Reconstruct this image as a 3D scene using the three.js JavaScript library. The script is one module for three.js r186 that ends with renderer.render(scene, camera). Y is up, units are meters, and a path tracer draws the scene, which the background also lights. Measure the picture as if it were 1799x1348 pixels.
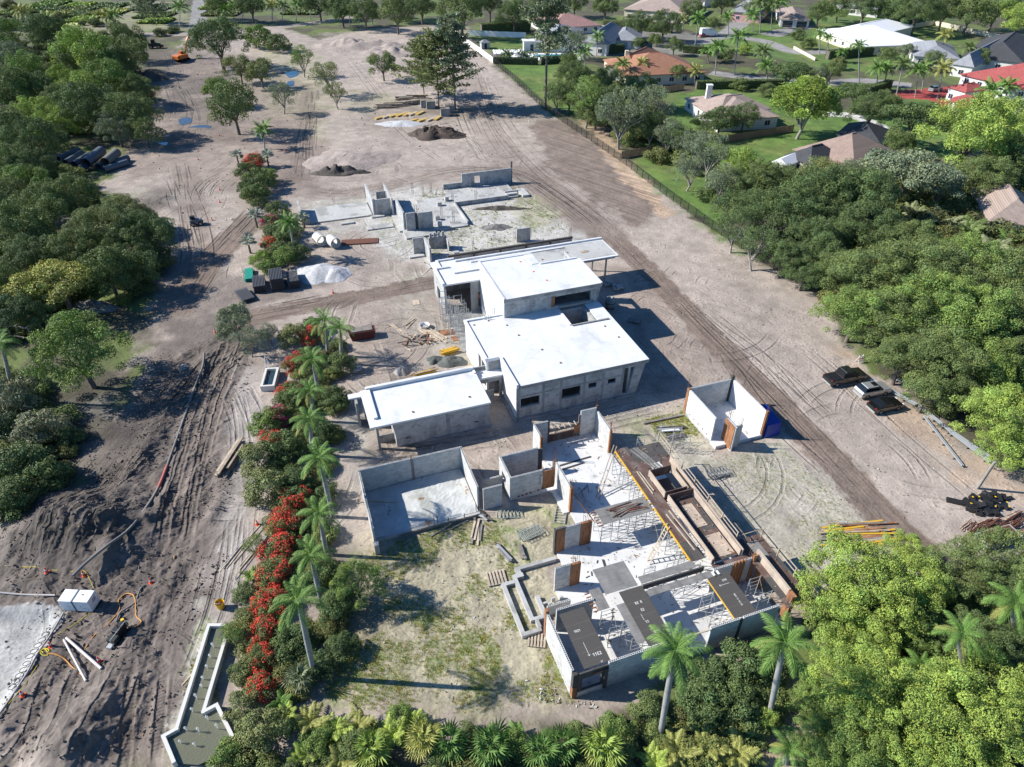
import * as THREE from 'three';
import { Sky } from 'three/addons/objects/Sky.js';
import { mergeGeometries } from 'three/addons/utils/BufferGeometryUtils.js';
import { RoundedBoxGeometry } from 'three/addons/geometries/RoundedBoxGeometry.js';

// ---------- camera, sky, sun, exposure ----------
const PITCH = 37 * Math.PI / 180, CAM_H = 58, FPX = 1210;
const scene = new THREE.Scene();
const camera = new THREE.PerspectiveCamera(2 * Math.atan(674 / FPX) * 180 / Math.PI, 1024 / 767, 1, 4000);
camera.position.set(0, CAM_H, 0);
camera.lookAt(0, CAM_H - Math.sin(PITCH), -Math.cos(PITCH));
scene.add(camera);
const renderer = new THREE.WebGLRenderer({ antialias: true });
renderer.toneMapping = THREE.LinearToneMapping;
renderer.toneMappingExposure = 1.62;
renderer.shadowMap.enabled = true;
const EL = 36 * Math.PI / 180, AZ = 4.5 * Math.PI / 180;   // shadows fall to the right of the picture and slightly towards the camera
const sunDir = new THREE.Vector3(-Math.cos(AZ) * Math.cos(EL), Math.sin(EL), -Math.sin(AZ) * Math.cos(EL));
const sky = new Sky();
sky.name = 'sky'; sky.userData = { kind: 'structure' };
sky.scale.setScalar(3000);
sky.material.uniforms.sunPosition.value.copy(sunDir);
sky.material.uniforms.turbidity.value = 2.5;
sky.material.uniforms.rayleigh.value = 1.2;
sky.material.uniforms.mieCoefficient.value = 0.003;
sky.material.uniforms.cloudCoverage && (sky.material.uniforms.cloudCoverage.value = 0);
scene.add(sky);
scene.environmentIntensity = 0.15;
const sun = new THREE.DirectionalLight(new THREE.Color(1, 0.95, 0.87), 4.6);
sun.position.copy(sunDir).multiplyScalar(400).add(new THREE.Vector3(0, 0, -120));
sun.target.position.set(0, 0, -120);
sun.castShadow = true;
Object.assign(sun.shadow.camera, { left: -300, right: 300, top: 300, bottom: -300, near: 1, far: 1200 });
sun.shadow.mapSize.set(4096, 4096);
scene.add(sun, sun.target);

// ---------- helpers ----------
function mulberry(a) { return () => { a |= 0; a = a + 0x6D2B79F5 | 0; let t = Math.imul(a ^ a >>> 15, 1 | a); t = t + Math.imul(t ^ t >>> 7, 61 | t) ^ t; return ((t ^ t >>> 14) >>> 0) / 4294967296; }; }
let rnd = mulberry(7);
const rr = (a, b) => a + (b - a) * rnd(), pick = a => a[Math.floor(rnd() * a.length)];
const clamp = (x, a = 0, b = 1) => x < a ? a : x > b ? b : x;
const sst = (a, b, x) => { const t = clamp((x - a) / (b - a)); return t * t * (3 - 2 * t); };
const lerp = (a, b, t) => a + (b - a) * t;
const V = (x, y, z) => new THREE.Vector3(x, y, z);
const ST = Math.sin(PITCH), CT = Math.cos(PITCH);
// surveyed position: where a sight line of the survey photograph meets the level y = h (metres)
function ray(px, py) { const x = (px - 899.5) / FPX, y = -(py - 674) / FPX; return [x, -ST + y * CT, -CT - y * ST]; }
function W(px, py, h = 0) { const d = ray(px, py), t = (h - CAM_H) / d[1]; return V(d[0] * t, h, d[2] * t); }
function depthOf(p) { return -p.z * CT + (CAM_H - p.y) * ST; }
function heightAt(base, px, py) { const d = ray(px, py), t = base.z / d[2]; return CAM_H + d[1] * t; }
const HA = 19.15 * Math.PI / 180, HC = Math.cos(HA), HS = Math.sin(HA), HO = W(907, 738);
const HW = (u, v, y = 0) => V(HO.x + u * HC + v * HS, y, HO.z - u * HS + v * HC);   // the building grid of the site
const toUV = p => { const dx = p.x - HO.x, dz = p.z - HO.z; return [dx * HC - dz * HS, dx * HS + dz * HC]; };

// value noise on a table
const NT = 256, ntab = new Float32Array(NT * NT); { const r = mulberry(99); for (let i = 0; i < ntab.length; i++) ntab[i] = r(); }
function vn(x, y) {
  let xi = Math.floor(x), yi = Math.floor(y); let fx = x - xi, fy = y - yi; fx = fx * fx * (3 - 2 * fx); fy = fy * fy * (3 - 2 * fy);
  xi &= 255; yi &= 255; const x1 = (xi + 1) & 255, y1 = (yi + 1) & 255;
  const a = ntab[yi * NT + xi], b = ntab[yi * NT + x1], c = ntab[y1 * NT + xi], d = ntab[y1 * NT + x1];
  return a + (b - a) * fx + (c - a + (a - b + d - c) * fx) * fy;
}
const fbm = (x, y, o = 4) => { let s = 0, a = .5, n = 0; for (let i = 0; i < o; i++) { s += a * vn(x, y); n += a; x = x * 2.03 + 17.7; y = y * 2.03 + 5.3; a *= .5; } return s / n; };

const names = {};
function numbered(n) { const k = names[n] = (names[n] ?? -1) + 1; return k ? n + '_' + String(k).padStart(3, '0') : n; }
function tag(o, label, category, group, kind) { if (label) o.userData.label = label; if (category) o.userData.category = category; if (group) o.userData.group = group; if (kind) o.userData.kind = kind; return o; }
function thing(name, label, category, pos, turn = 0, group) {
  const o = new THREE.Group(); o.name = numbered(name); scene.add(o);
  if (pos) o.position.copy(pos); o.rotation.y = turn;
  return tag(o, label, category, group);
}
function part(parent, name, geo, mat, x = 0, y = 0, z = 0, rx = 0, ry = 0, rz = 0, s) {
  const m = new THREE.Mesh(geo, mat); m.name = parent === scene ? numbered(name) : name; m.position.set(x, y, z); m.rotation.set(rx, ry, rz);
  if (s !== undefined) typeof s === 'number' ? m.scale.setScalar(s) : m.scale.set(...s);
  m.castShadow = m.receiveShadow = true; parent.add(m); return m;
}
function solo(name, geo, mat, label, category, pos, turn = 0, group) { const m = part(scene, name, geo, mat, pos?.x, pos?.y, pos?.z, 0, turn); return tag(m, label, category, group); }
function structure(name, geo, mat, pos) { const m = part(scene, name, geo, mat, pos?.x, pos?.y, pos?.z); m.userData.kind = 'structure'; return m; }

// a box with uv in metres; origin at the centre of its bottom face
const boxCache = new Map();
function bx(w, h, d, ou = 0, ov = 0) {
  const k = [w, h, d, ou, ov].map(x => x.toFixed(3)).join(); if (boxCache.has(k)) return boxCache.get(k);
  const g = new THREE.BoxGeometry(w, h, d), p = g.attributes.position, n = g.attributes.normal, uv = g.attributes.uv;
  for (let i = 0; i < p.count; i++) {
    const X = p.getX(i), Y = p.getY(i) + h / 2, Z = p.getZ(i);
    if (Math.abs(n.getX(i)) > .5) uv.setXY(i, Z + ou, Y + ov); else if (Math.abs(n.getY(i)) > .5) uv.setXY(i, X + ou, Z + ov); else uv.setXY(i, X + ou, Y + ov);
  }
  g.translate(0, h / 2, 0); boxCache.set(k, g); return g;
}
// box between two corners in a frame (u0..u1, y0..y1, v0..v1), already placed
function span(u0, u1, y0, y1, v0, v1) {
  const w = u1 - u0, h = y1 - y0, d = v1 - v0, g = new THREE.BoxGeometry(w, h, d); g.translate((u0 + u1) / 2, (y0 + y1) / 2, (v0 + v1) / 2);
  const p = g.attributes.position, n = g.attributes.normal, uv = g.attributes.uv;
  for (let i = 0; i < p.count; i++) {
    const X = p.getX(i), Y = p.getY(i), Z = p.getZ(i);
    if (Math.abs(n.getX(i)) > .5) uv.setXY(i, Z, Y); else if (Math.abs(n.getY(i)) > .5) uv.setXY(i, X, Z); else uv.setXY(i, X, Y);
  }
  return g;
}
const cyl = (r0, r1, h, s = 8, open = false) => { const g = new THREE.CylinderGeometry(r1, r0, h, s, 1, open); g.translate(0, h / 2, 0); return g; };
// straight round or square bar from a to b
function bar(a, b, r, sides = 5, r2 = r) {
  const d = b.clone().sub(a), L = d.length(), g = new THREE.CylinderGeometry(r2, r, L, sides); g.translate(0, L / 2, 0);
  g.applyQuaternion(new THREE.Quaternion().setFromUnitVectors(V(0, 1, 0), d.normalize())); g.translate(a.x, a.y, a.z); return g;
}
function stick(a, b, w, t) {   // rectangular board along a-b, width w, thickness t
  const d = b.clone().sub(a), L = d.length(), g = bx(w, t, L).clone(); g.translate(0, -t / 2, 0);
  const m = new THREE.Matrix4().lookAt(V(0, 0, 0), d.clone().negate(), V(0, 1, 0)); g.applyMatrix4(m); const c = a.clone().add(b).multiplyScalar(.5); g.translate(c.x, c.y, c.z); return g;
}
function tube(pts, r, seg = 24, sides = 6) { return new THREE.TubeGeometry(new THREE.CatmullRomCurve3(pts), seg, r, sides); }
const clean = g => { const o = g.index ? g.toNonIndexed() : g; for (const k of Object.keys(o.attributes)) if (!['position', 'normal', 'uv'].includes(k)) o.deleteAttribute(k); return o; };
const merge = a => mergeGeometries(a.map(clean));
function tri(verts, faces, uvs) {
  const g = new THREE.BufferGeometry(), P = [], U = []; for (const f of faces) for (const i of f) { P.push(...verts[i]); if (uvs) U.push(...uvs[i]); }
  g.setAttribute('position', new THREE.Float32BufferAttribute(P, 3)); g.setAttribute('uv', new THREE.Float32BufferAttribute(uvs ? U : new Float32Array(P.length / 3 * 2), 2)); g.computeVertexNormals(); return g;
}

// ---------- textures and materials ----------
const toS = v => v <= .0031308 ? v * 12.92 : 1.055 * Math.pow(v, 1 / 2.4) - .055;
function dtex(w, h, fn, srgb = true) {   // fn(u,v) -> [r,g,b] linear
  const a = new Uint8Array(w * h * 4);
  for (let j = 0, k = 0; j < h; j++) for (let i = 0; i < w; i++, k += 4) { const c = fn((i + .5) / w, (j + .5) / h); for (let q = 0; q < 3; q++) a[k + q] = clamp(srgb ? toS(c[q]) : c[q]) * 255; a[k + 3] = 255; }
  const t = new THREE.DataTexture(a, w, h); t.wrapS = t.wrapT = THREE.RepeatWrapping; t.magFilter = THREE.LinearFilter; t.minFilter = THREE.LinearFilter; if (srgb) t.colorSpace = THREE.SRGBColorSpace; t.needsUpdate = true; return t;
}
const grey = (f, c) => [c[0] * f, c[1] * f, c[2] * f];
const tn = (u, v, f, o = 4) => { // tileable-ish noise: blend of shifted copies
  const a = fbm(u * f, v * f, o), b = fbm((u - 1) * f, v * f, o), c = fbm(u * f, (v - 1) * f, o), d = fbm((u - 1) * f, (v - 1) * f, o);
  const su = sst(.7, 1, u), sv = sst(.7, 1, v); return lerp(lerp(a, b, su), lerp(c, d, su), sv); };
const mat = (color, o = {}) => { const m = new THREE.MeshStandardMaterial({ roughness: .85, ...o }); Array.isArray(color) ? m.color.setRGB(...color) : m.color.set(color); return m; };
function tm(size, metres, fn, o = {}, bump) { const t = dtex(size, size, fn); t.repeat.set(1 / metres, 1 / metres); const m = new THREE.MeshStandardMaterial({ map: t, roughness: .9, ...o }); if (bump) { const b = dtex(size, size, (u, v) => { const q = bump(u, v); return [q, q, q]; }, false); b.repeat.copy(t.repeat); m.bumpMap = b; } return m; }
const M = {};
M.concrete = tm(512, 7, (u, v) => { const n = tn(u, v, 6, 5), s = tn(u, v, 22, 3), st = sst(.55, .75, tn(u, v * .4 + .3, 9, 4)); return grey(.72 + .5 * (n - .5) + .3 * (s - .5) - .16 * st, [.40, .395, .38]); });
const cmuTone = []; for (let i = 0; i < 16 * 32; i++) cmuTone.push(rnd());
const cmuFn = (c0, joint, varr) => (u, v) => {
  const row = Math.floor(v * 32), x = u * 16 + (row & 1) * .5, col = Math.floor(x) % 16, fx = x - Math.floor(x), fy = v * 32 - row;
  const j = (fx < .035 || fy < .07) ? 1 : 0, t = cmuTone[row * 16 + col], n = tn(u, v, 14, 4), st = sst(.58, .8, tn(u, v, 5, 4));
  return grey((1 + varr * (t - .5) + .35 * (n - .5) - .22 * st) * (j ? joint : 1), c0); };
const cmuBump = (u, v) => { const row = Math.floor(v * 32), x = u * 16 + (row & 1) * .5, fx = x - Math.floor(x), fy = v * 32 - row; return (fx < .035 || fy < .07) ? .35 : .8 + .2 * vn(u * 250, v * 250); };
M.block = tm(1024, 6.4, cmuFn([.50, .495, .475], .74, .26), { bumpScale: .008 }, cmuBump);
M.blockOld = tm(1024, 6.4, (u, v) => { const c = cmuFn([.42, .42, .41], .86, .2)(u, v), st = sst(.45, .7, tn(u, v, 7, 5)); return grey(1 - .28 * st, c); }, { bumpScale: .006 }, cmuBump);
M.roof = tm(1024, 19, (u, v) => { const n = tn(u, v, 5, 5), s = sst(.56, .74, tn(u, v, 8, 5)), f = tn(u, v, 60, 2); const w = sst(.5, .53, tn(u, v, 3.3, 5)) * (1 - sst(.53, .62, tn(u, v, 3.3, 5))); return grey(.98 + .16 * (n - .5) - .13 * s - .07 * w + .10 * (f - .5), [.70, .70, .695]); }, { roughness: .7 });
M.slab = tm(1024, 14, (u, v) => { const n = tn(u, v, 6, 5), s = sst(.55, .7, tn(u, v, 11, 5)), f = tn(u, v, 70, 2), k = sst(.7, .78, tn(u, v, 30, 3)); return grey(.98 + .25 * (n - .5) - .2 * s + .1 * (f - .5) - .25 * k, [.66, .655, .64]); }, { roughness: .8 });
M.slabOld = tm(1024, 20, (u, v) => { const n = tn(u, v, 6, 5), s = sst(.48, .68, tn(u, v, 9, 5)), f = tn(u, v, 70, 2); return grey(.95 + .3 * (n - .5) - .3 * s + .2 * (f - .5), [.47, .465, .44]); });
const woodFn = (c, k = 1) => (u, v) => { const g = fbm(u * 3 + vn(u * 2, v * 9) * 1.2, v * 60, 3), n = tn(u, v, 4, 4); return grey(.75 + .5 * k * (g - .5) + .6 * (n - .3), c); };
M.plyGrey = tm(512, 2.6, woodFn([.235, .225, .21]));
M.plyDark = tm(512, 2.6, woodFn([.085, .078, .072]));
M.plyBrown = tm(512, 2.6, (u, v) => { const c = woodFn([.135, .082, .066])(u, v), st = sst(.5, .68, tn(u, v, 5, 4)); return [lerp(c[0], .2, st * .45), lerp(c[1], .18, st * .45), lerp(c[2], .16, st * .45)]; });
M.plyPale = tm(512, 2.6, woodFn([.50, .40, .31]));
M.plyOrange = tm(512, 2.6, (u, v) => { const c = woodFn([.36, .165, .075])(u, v), st = sst(.55, .7, fbm(u * 14, v * 2.5, 3)); return grey(1 - .45 * st, c); });
M.board = tm(256, 2, woodFn([.42, .33, .24]));
M.boardPale = tm(256, 2, woodFn([.58, .48, .36]));
M.boardOld = tm(256, 2, woodFn([.25, .22, .19]));
M.beamYellow = mat([.62, .36, .03], { roughness: .6 });
M.steel = mat([.36, .36, .35], { roughness: .5, metalness: .6 });
M.galv = mat([.42, .43, .43], { roughness: .55, metalness: .3 });
M.rust = tm(256, 1, (u, v) => grey(.6 + .8 * (tn(u, v, 12, 4) - .1), [.16, .065, .04]));
M.rebar = mat([.13, .075, .055]);
M.black = mat([.012, .012, .013], { roughness: .5 });
M.white = mat([.78, .78, .78], { roughness: .55 });
M.dark = mat([.02, .02, .022]);
M.orangeCone = mat([.75, .09, .03], { roughness: .6 });
M.yellow = mat([.75, .48, .02], { roughness: .6 });
M.bark = tm(256, 1.5, (u, v) => grey(.6 + .8 * (fbm(u * 12, v * 5, 4)), [.16, .135, .11]));
M.barkPale = tm(256, 1.5, (u, v) => grey(.55 + .8 * fbm(u * 10, v * 6, 4), [.30, .275, .24]));
M.palmTrunk = tm(256, 1.2, (u, v) => { const ring = Math.abs((v * 9) % 1 - .5) * 2; return grey(.72 + .35 * fbm(u * 8, v * 14, 3) - .18 * sst(.75, 1, ring), [.34, .33, .31]); });
M.crownShaft = mat([.13, .22, .06], { roughness: .5 });
// ---------- ground: soil, wheel ruts, grass, lanes ----------
const C = { sand: [.352, .294, .247], sandGrey: [.335, .298, .266], brown: [.18, .134, .106], dark: [.148, .121, .102], wet: [.06, .049, .041], moss: [.16, .205, .055], dry: [.36, .325, .215], lawn: [.095, .17, .03], pale: [.50, .485, .445], silt: [.30, .295, .28], orange: [.42, .30, .20], street: [.27, .255, .24], red: [.36, .06, .05], litter: [.085, .078, .045], dust: [.40, .37, .305], tan: [.40, .30, .22] };
const ops = [];
const wp = pts => pts.map(p => { const q = W(p[0], p[1]); return [q.x, q.z]; });
function smooth(pts, step = 1.2) {
  const c = new THREE.CatmullRomCurve3(pts.map(p => V(p[0], 0, p[1]))), n = Math.max(4, Math.ceil(c.getLength() / step)); return c.getSpacedPoints(n).map(p => [p.x, p.z]);
}
// filled patch; cb(i, x, z, m) with m the mask 0..1
function patch(px, col, amt = 1, edge = 1.2, rough = 1.5, o = {}) { ops.push({ kind: 'patch', pts: wp(px), col, amt, edge, rough, ...o }); }
function lane(px, hw, col, amt, o = {}) { ops.push({ kind: 'lane', pts: smooth(wp(px)), hw, col, amt, depth: .05, ...o }); }
function ruts(px, o = {}) { ops.push({ kind: 'ruts', pts: smooth(wp(px)), gauge: 1.9, w: .32, depth: .06, dark: .3, tread: 0, hw: 1.9, ...o }); }
function rutsW(pts, o) { ops.push({ kind: 'ruts', pts, gauge: 1.9, w: .3, depth: .05, dark: .22, tread: 0, hw: 1.8, ...o }); }

const sitePx = [[-60, 1420], [-60, 930], [60, 880], [130, 870], [215, 700], [270, 560], [270, 430], [180, 335], [225, 275], [270, 205], [300, 110], [330, 62], [480, 45], [560, 70], [640, 50], [780, 45], [830, 85], [960, 192], [1100, 290], [1250, 400], [1440, 520], [1490, 625], [1600, 700], [1720, 790], [1840, 850], [1840, 1000], [1660, 1010], [1560, 1010], [1420, 1090], [1380, 1120], [1140, 1250], [700, 1300], [400, 1360]];
patch(sitePx, C.sand, 1, 1.5, 3);
patch([[0, 950], [150, 870], [240, 700], [290, 560], [430, 535], [460, 600], [430, 700], [400, 900], [330, 1360], [-60, 1360]], C.dark, .95, 3, 4);
patch([[250, 520], [290, 440], [350, 470], [450, 490], [560, 500], [420, 545], [290, 560]], C.dark, .65, 3, 4);
patch([[280, 240], [330, 200], [420, 210], [440, 260], [380, 250], [300, 280]], C.dark, .7, 3, 4);
patch([[280, 90], [380, 90], [400, 120], [360, 150], [250, 130]], C.dark, .5, 5, 6);
patch([[400, 620], [450, 640], [465, 760], [450, 850], [425, 980], [405, 1080], [370, 1130], [380, 960], [400, 830]], C.sandGrey, .8, 1, 1.5);
patch([[60, 890], [140, 850], [250, 890], [230, 960], [150, 1010], [40, 980]], C.wet, .55, 2, 3, { lumps: .1 }); patch([[80, 620], [230, 640], [300, 700], [250, 830], [120, 880], [150, 760]], C.wet, .4, 3, 5); patch([[270, 1100], [330, 940], [380, 760], [410, 640], [380, 640], [330, 800], [250, 1050], [200, 1360], [260, 1360]], C.brown, .5, 1.5, 2);
patch([[560, 60], [800, 40], [870, 110], [900, 220], [820, 250], [560, 200], [540, 120]], C.sand, .6, 6, 6, { gain: 1.12 });
patch([[930, 215], [1000, 205], [1060, 270], [1170, 372], [1110, 398], [1040, 350], [960, 290]], C.brown, .85, 1.5, 2.5, { streak: [.72, .70], sd: .09 });
patch([[1015, 205], [1060, 222], [1180, 372], [1165, 385], [1085, 310]], C.orange, .8, 1, 2, { streak: [.72, .70], sd: .08 });
// yards with grass and moss
patch([[640, 955], [760, 935], [880, 900], [980, 880], [1000, 900], [975, 1010], [960, 1100], [1010, 1240], [880, 1270], [560, 1240], [575, 1100], [620, 980]], C.dry, .8, 1.5, 2.5, { moss: 1, lumps: .14 });
patch([[580, 960], [650, 960], [680, 1100], [600, 1230], [560, 1230]], C.litter, .4, 2, 2, { moss: .5 });
patch([[1105, 760], [1200, 735], [1260, 800], [1370, 775], [1480, 850], [1600, 985], [1440, 1060], [1300, 930]], C.dust, .85, 1.5, 2.5, { moss: .22, lumps: .03 });
patch([[1090, 740], [1215, 715], [1240, 780], [1120, 800]], C.dry, .6, 1, 1.5, { moss: .8 });
patch([[640, 350], [700, 330], [900, 318], [1020, 400], [1015, 425], [760, 470], [640, 420]], C.pale, .75, 2.5, 4, { moss: .4 });
patch([[530, 350], [660, 345], [680, 400], [560, 420]], C.pale, .5, 2.5, 4, { moss: .4 });
patch([[890, 345], [960, 340], [1000, 380], [930, 400]], C.dry, .7, 2, 3, { moss: .8 });
patch([[700, 470], [760, 480], [770, 560], [830, 640], [760, 640], [700, 560]], C.dust, .5, 2, 3, { moss: .5 });
patch([[600, 720], [640, 690], [660, 800], [860, 780], [900, 745], [1120, 700], [1130, 720], [910, 765], [640, 830], [590, 960]], C.silt, .45, 1.5, 2.5, { moss: .3 });
patch([[300, 330], [180, 335], [190, 370], [310, 360]], C.dust, .5, 2, 3, { moss: .7 });
patch([[470, 60], [560, 90], [590, 200], [560, 250], [480, 200], [440, 150]], C.dry, .55, 4, 6, { moss: .85 });
patch([[620, 160], [700, 170], [660, 200], [600, 200]], C.dry, .5, 3, 5, { moss: .8 });
patch([[1470, 600], [1560, 690], [1680, 780], [1799, 840], [1799, 890], [1690, 840], [1560, 730]], C.tan, .8, 1.2, 2.5);
patch([[380, 1110], [350, 1060], [330, 1160], [290, 1300], [330, 1360], [400, 1360]], C.dust, .8, .8, 1.2, { moss: .8 });
patch([[-40, 1063], [100, 1060], [112, 1085], [60, 1165], [15, 1240], [-40, 1290]], C.silt, 1, .25, .5, { gain: 1.35, lumps: .05 });
patch([[1330, 1230], [1400, 1200], [1440, 1260], [1400, 1360], [1320, 1360]], C.tan, .8, 1, 2);
patch([[80, 720], [200, 690], [200, 720], [90, 760]], C.silt, .3, 2, 2);
patch([[290, 70], [420, 90], [560, 160], [560, 330], [380, 330], [230, 300], [260, 150]], C.brown, .45, 4, 9); patch([[270, 140], [400, 130], [390, 160], [300, 170]], C.dark, .85, 3, 5); patch([[300, 170], [390, 175], [380, 200], [280, 210]], C.dark, .8, 3, 6); patch([[180, 340], [300, 335], [330, 370], [240, 385]], C.dark, .85, 3, 5); patch([[470, 200], [540, 230], [530, 330], [470, 300]], C.brown, .5, 3, 5); patch([[600, 520], [760, 500], [790, 560], [700, 700], [610, 700]], C.brown, .3, 3, 5); patch([[1090, 470], [1260, 600], [1290, 680], [1140, 690], [1110, 600]], C.brown, .4, 2, 4); patch([[640, 770], [900, 750], [930, 770], [650, 830]], C.brown, .35, 1, 2); patch([[880, 300], [960, 290], [1090, 420], [1060, 430]], C.brown, .4, 3, 5); patch([[640, 180], [820, 190], [800, 240], [640, 230]], C.brown, .25, 5, 6); patch([[700, 190], [960, 180], [960, 215], [780, 210]], C.litter, .45, 4, 4);
// lawns and lanes of the houses around
const LW = { lawn: .6 };
patch([[820, 62], [935, 62], [935, 90], [870, 92]], C.lawn, .9, 2, 3, LW);
patch([[872, 112], [1000, 108], [1070, 150], [1010, 205], [945, 170]], C.lawn, .95, 1.5, 2, LW);
patch([[1120, 290], [1190, 165], [1270, 150], [1500, 200], [1640, 165], [1850, 200], [1850, 260], [1580, 280], [1420, 300], [1290, 380], [1300, 440], [1240, 400]], C.lawn, .92, 2, 3, LW);
patch([[1230, 90], [1340, 95], [1440, 130], [1640, 115], [1700, 70], [1660, 20], [1480, 8], [1290, 50]], C.lawn, .8, 4, 5, LW);
patch([[940, 60], [1130, 50], [1240, 60], [1230, 95], [1000, 100]], C.street, .6, 4, 4);
lane([[1250, 128], [1330, 138], [1440, 146], [1520, 142], [1600, 150]], 3.4, C.street, 1, { depth: 0 });
lane([[1100, 75], [1200, 78], [1262, 66], [1300, 40], [1310, 10]], 4.5, C.street, 1, { depth: 0 });
lane([[1255, 60], [1340, 72], [1400, 92], [1480, 88], [1530, 80]], 3.5, C.street, 1, { depth: 0 });
lane([[1350, 62], [1400, 50], [1420, 44]], 5, C.street, 1, { depth: 0 });
lane([[1446, 200], [1500, 204], [1560, 230]], 2.5, C.pale, 1, { depth: 0 });
patch([[1540, 163], [1665, 152], [1700, 175], [1712, 196], [1660, 200], [1640, 176], [1570, 172]], C.red, 1, .8, 1);
patch([[0, 20], [160, 5], [330, 5], [330, 52], [0, 62]], C.dry, .5, 5, 8, { moss: .5 });
lane([[60, 70], [180, 60], [330, 60], [470, 50], [620, 30]], 4, C.sand, .8, { depth: 0 });
lane([[345, 60], [350, 20], [352, 0]], 4, C.street, .9, { depth: 0 });
lane([[500, 60], [560, 82], [620, 100]], 6, C.sand, .9, { depth: .03 });
// lanes driven through the soil
lane([[1075, 415], [1150, 488], [1230, 572], [1300, 643], [1400, 745], [1500, 850], [1600, 952], [1700, 1050]], 2.35, C.brown, 1, { depth: .05, even: true });
lane([[1085, 425], [1000, 360], [930, 310], [870, 250], [845, 200], [820, 120]], 4.5, C.brown, .4);
lane([[525, 335], [600, 342], [700, 325], [800, 302], [900, 302], [1000, 357], [1085, 428]], 3.6, C.brown, .5);
lane([[400, 565], [470, 552], [560, 534], [660, 516], [780, 492]], 2.5, C.brown, 1, { depth: .06, even: true });
lane([[322, 290], [335, 340], [345, 400], [352, 450], [330, 510]], 3, C.brown, .5);
lane([[455, 372], [410, 415], [368, 458], [335, 505], [290, 560]], 3.4, C.brown, .95, { depth: .08, even: true });
lane([[545, 160], [538, 210], [532, 260], [527, 320]], 2.8, C.brown, .5);
lane([[-20, 1040], [80, 930], [160, 840], [240, 750], [330, 650], [430, 580]], 3.6, C.wet, .5, { depth: .1 });
lane([[210, 1360], [262, 1150], [318, 900], [360, 740], [415, 600]], 2.9, C.dark, .8, { depth: .1 });
// single wheel and crawler ruts
ruts([[245, 1360], [262, 1180], [298, 1030], [320, 890], [362, 730], [412, 598]], { gauge: 2.5, w: .42, depth: .14, tread: 1, dark: .2, hw: 2.3 });
ruts([[160, 1360], [225, 1200], [275, 1030], [318, 870], [352, 720], [402, 610]], { gauge: 2.4, w: .4, depth: .12, tread: 1, dark: .25, hw: 2.2 });
ruts([[20, 1360], [70, 1290], [100, 1200], [140, 1130]], { gauge: 2.3, w: .38, depth: .12, tread: 1, hw: 2.2 });
ruts([[60, 1000], [150, 880], [230, 770], [330, 660]], { gauge: 2.2, w: .36, depth: .12, hw: 2 });
ruts([[120, 1000], [200, 900], [280, 760], [370, 640]], { gauge: 2.2, w: .36, depth: .12, hw: 2 });
const rb = mulberry(77);
function bundle(px, n, spread, o = {}) { for (let k = 0; k < n; k++) { const off = (rb() - .5) * 2 * spread, t0 = rb() * .3, t1 = 1 - rb() * .3, c = new THREE.CatmullRomCurve3(wp(px).map(p => V(p[0], 0, p[1]))), pts = []; const amp = spread * .4, ph = rb() * 50; const N = Math.max(6, Math.ceil(c.getLength() / 1.5)); for (let i = 0; i <= N; i++) { const t = lerp(t0, t1, i / N), q = c.getPointAt(t), d = c.getTangentAt(t), e = off + (vn(t * 2.2 + ph, k * 3.1) - .5) * 2 * amp; pts.push([q.x - d.z * e, q.z + d.x * e]); } rutsW(pts, { gauge: 1.5 + rb() * .6, w: .12 + rb() * .12, depth: .025 + rb() * .035, dark: .12 + rb() * .22, ...o }); } }
bundle([[1085, 428], [1150, 490], [1230, 573], [1300, 643], [1400, 745], [1500, 850], [1600, 952]], 5, 1.5, { dark: .12, depth: .025 });
bundle([[525, 335], [600, 342], [700, 325], [800, 302], [900, 302], [1000, 357], [1085, 428]], 8, 3.5);
bundle([[820, 110], [850, 210], [880, 260], [940, 320], [1010, 370], [1085, 428]], 9, 6);
bundle([[455, 365], [410, 415], [368, 458], [335, 505], [290, 560]], 8, 3.2, { dark: .3 });
bundle([[315, 280], [330, 340], [343, 400], [350, 460], [330, 510]], 8, 3, { dark: .3 });
bundle([[440, 290], [385, 320], [362, 360], [358, 400]], 6, 4);
bundle([[545, 155], [538, 210], [532, 260], [528, 320]], 7, 3.5, { dark: .3 });
bundle([[400, 563], [470, 550], [560, 533], [660, 516], [780, 492]], 6, 1.6, { dark: .28 });
bundle([[290, 90], [310, 150], [330, 200], [312, 270]], 6, 6);
bundle([[600, 60], [680, 140], [760, 230], [860, 300]], 6, 8);
bundle([[1100, 470], [1200, 520], [1330, 620], [1440, 740], [1600, 880]], 3, 5);
bundle([[1180, 480], [1300, 540], [1420, 640], [1560, 780], [1690, 900]], 3, 6);
bundle([[640, 800], [760, 780], [880, 760], [1000, 745], [1180, 705]], 7, 1.6);
bundle([[390, 660], [430, 760], [415, 900], [380, 1060], [330, 1200]], 5, 2);
bundle([[0, 1000], [110, 900], [220, 780], [330, 660], [420, 590]], 7, 4, { depth: .08, dark: .3 });
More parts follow.
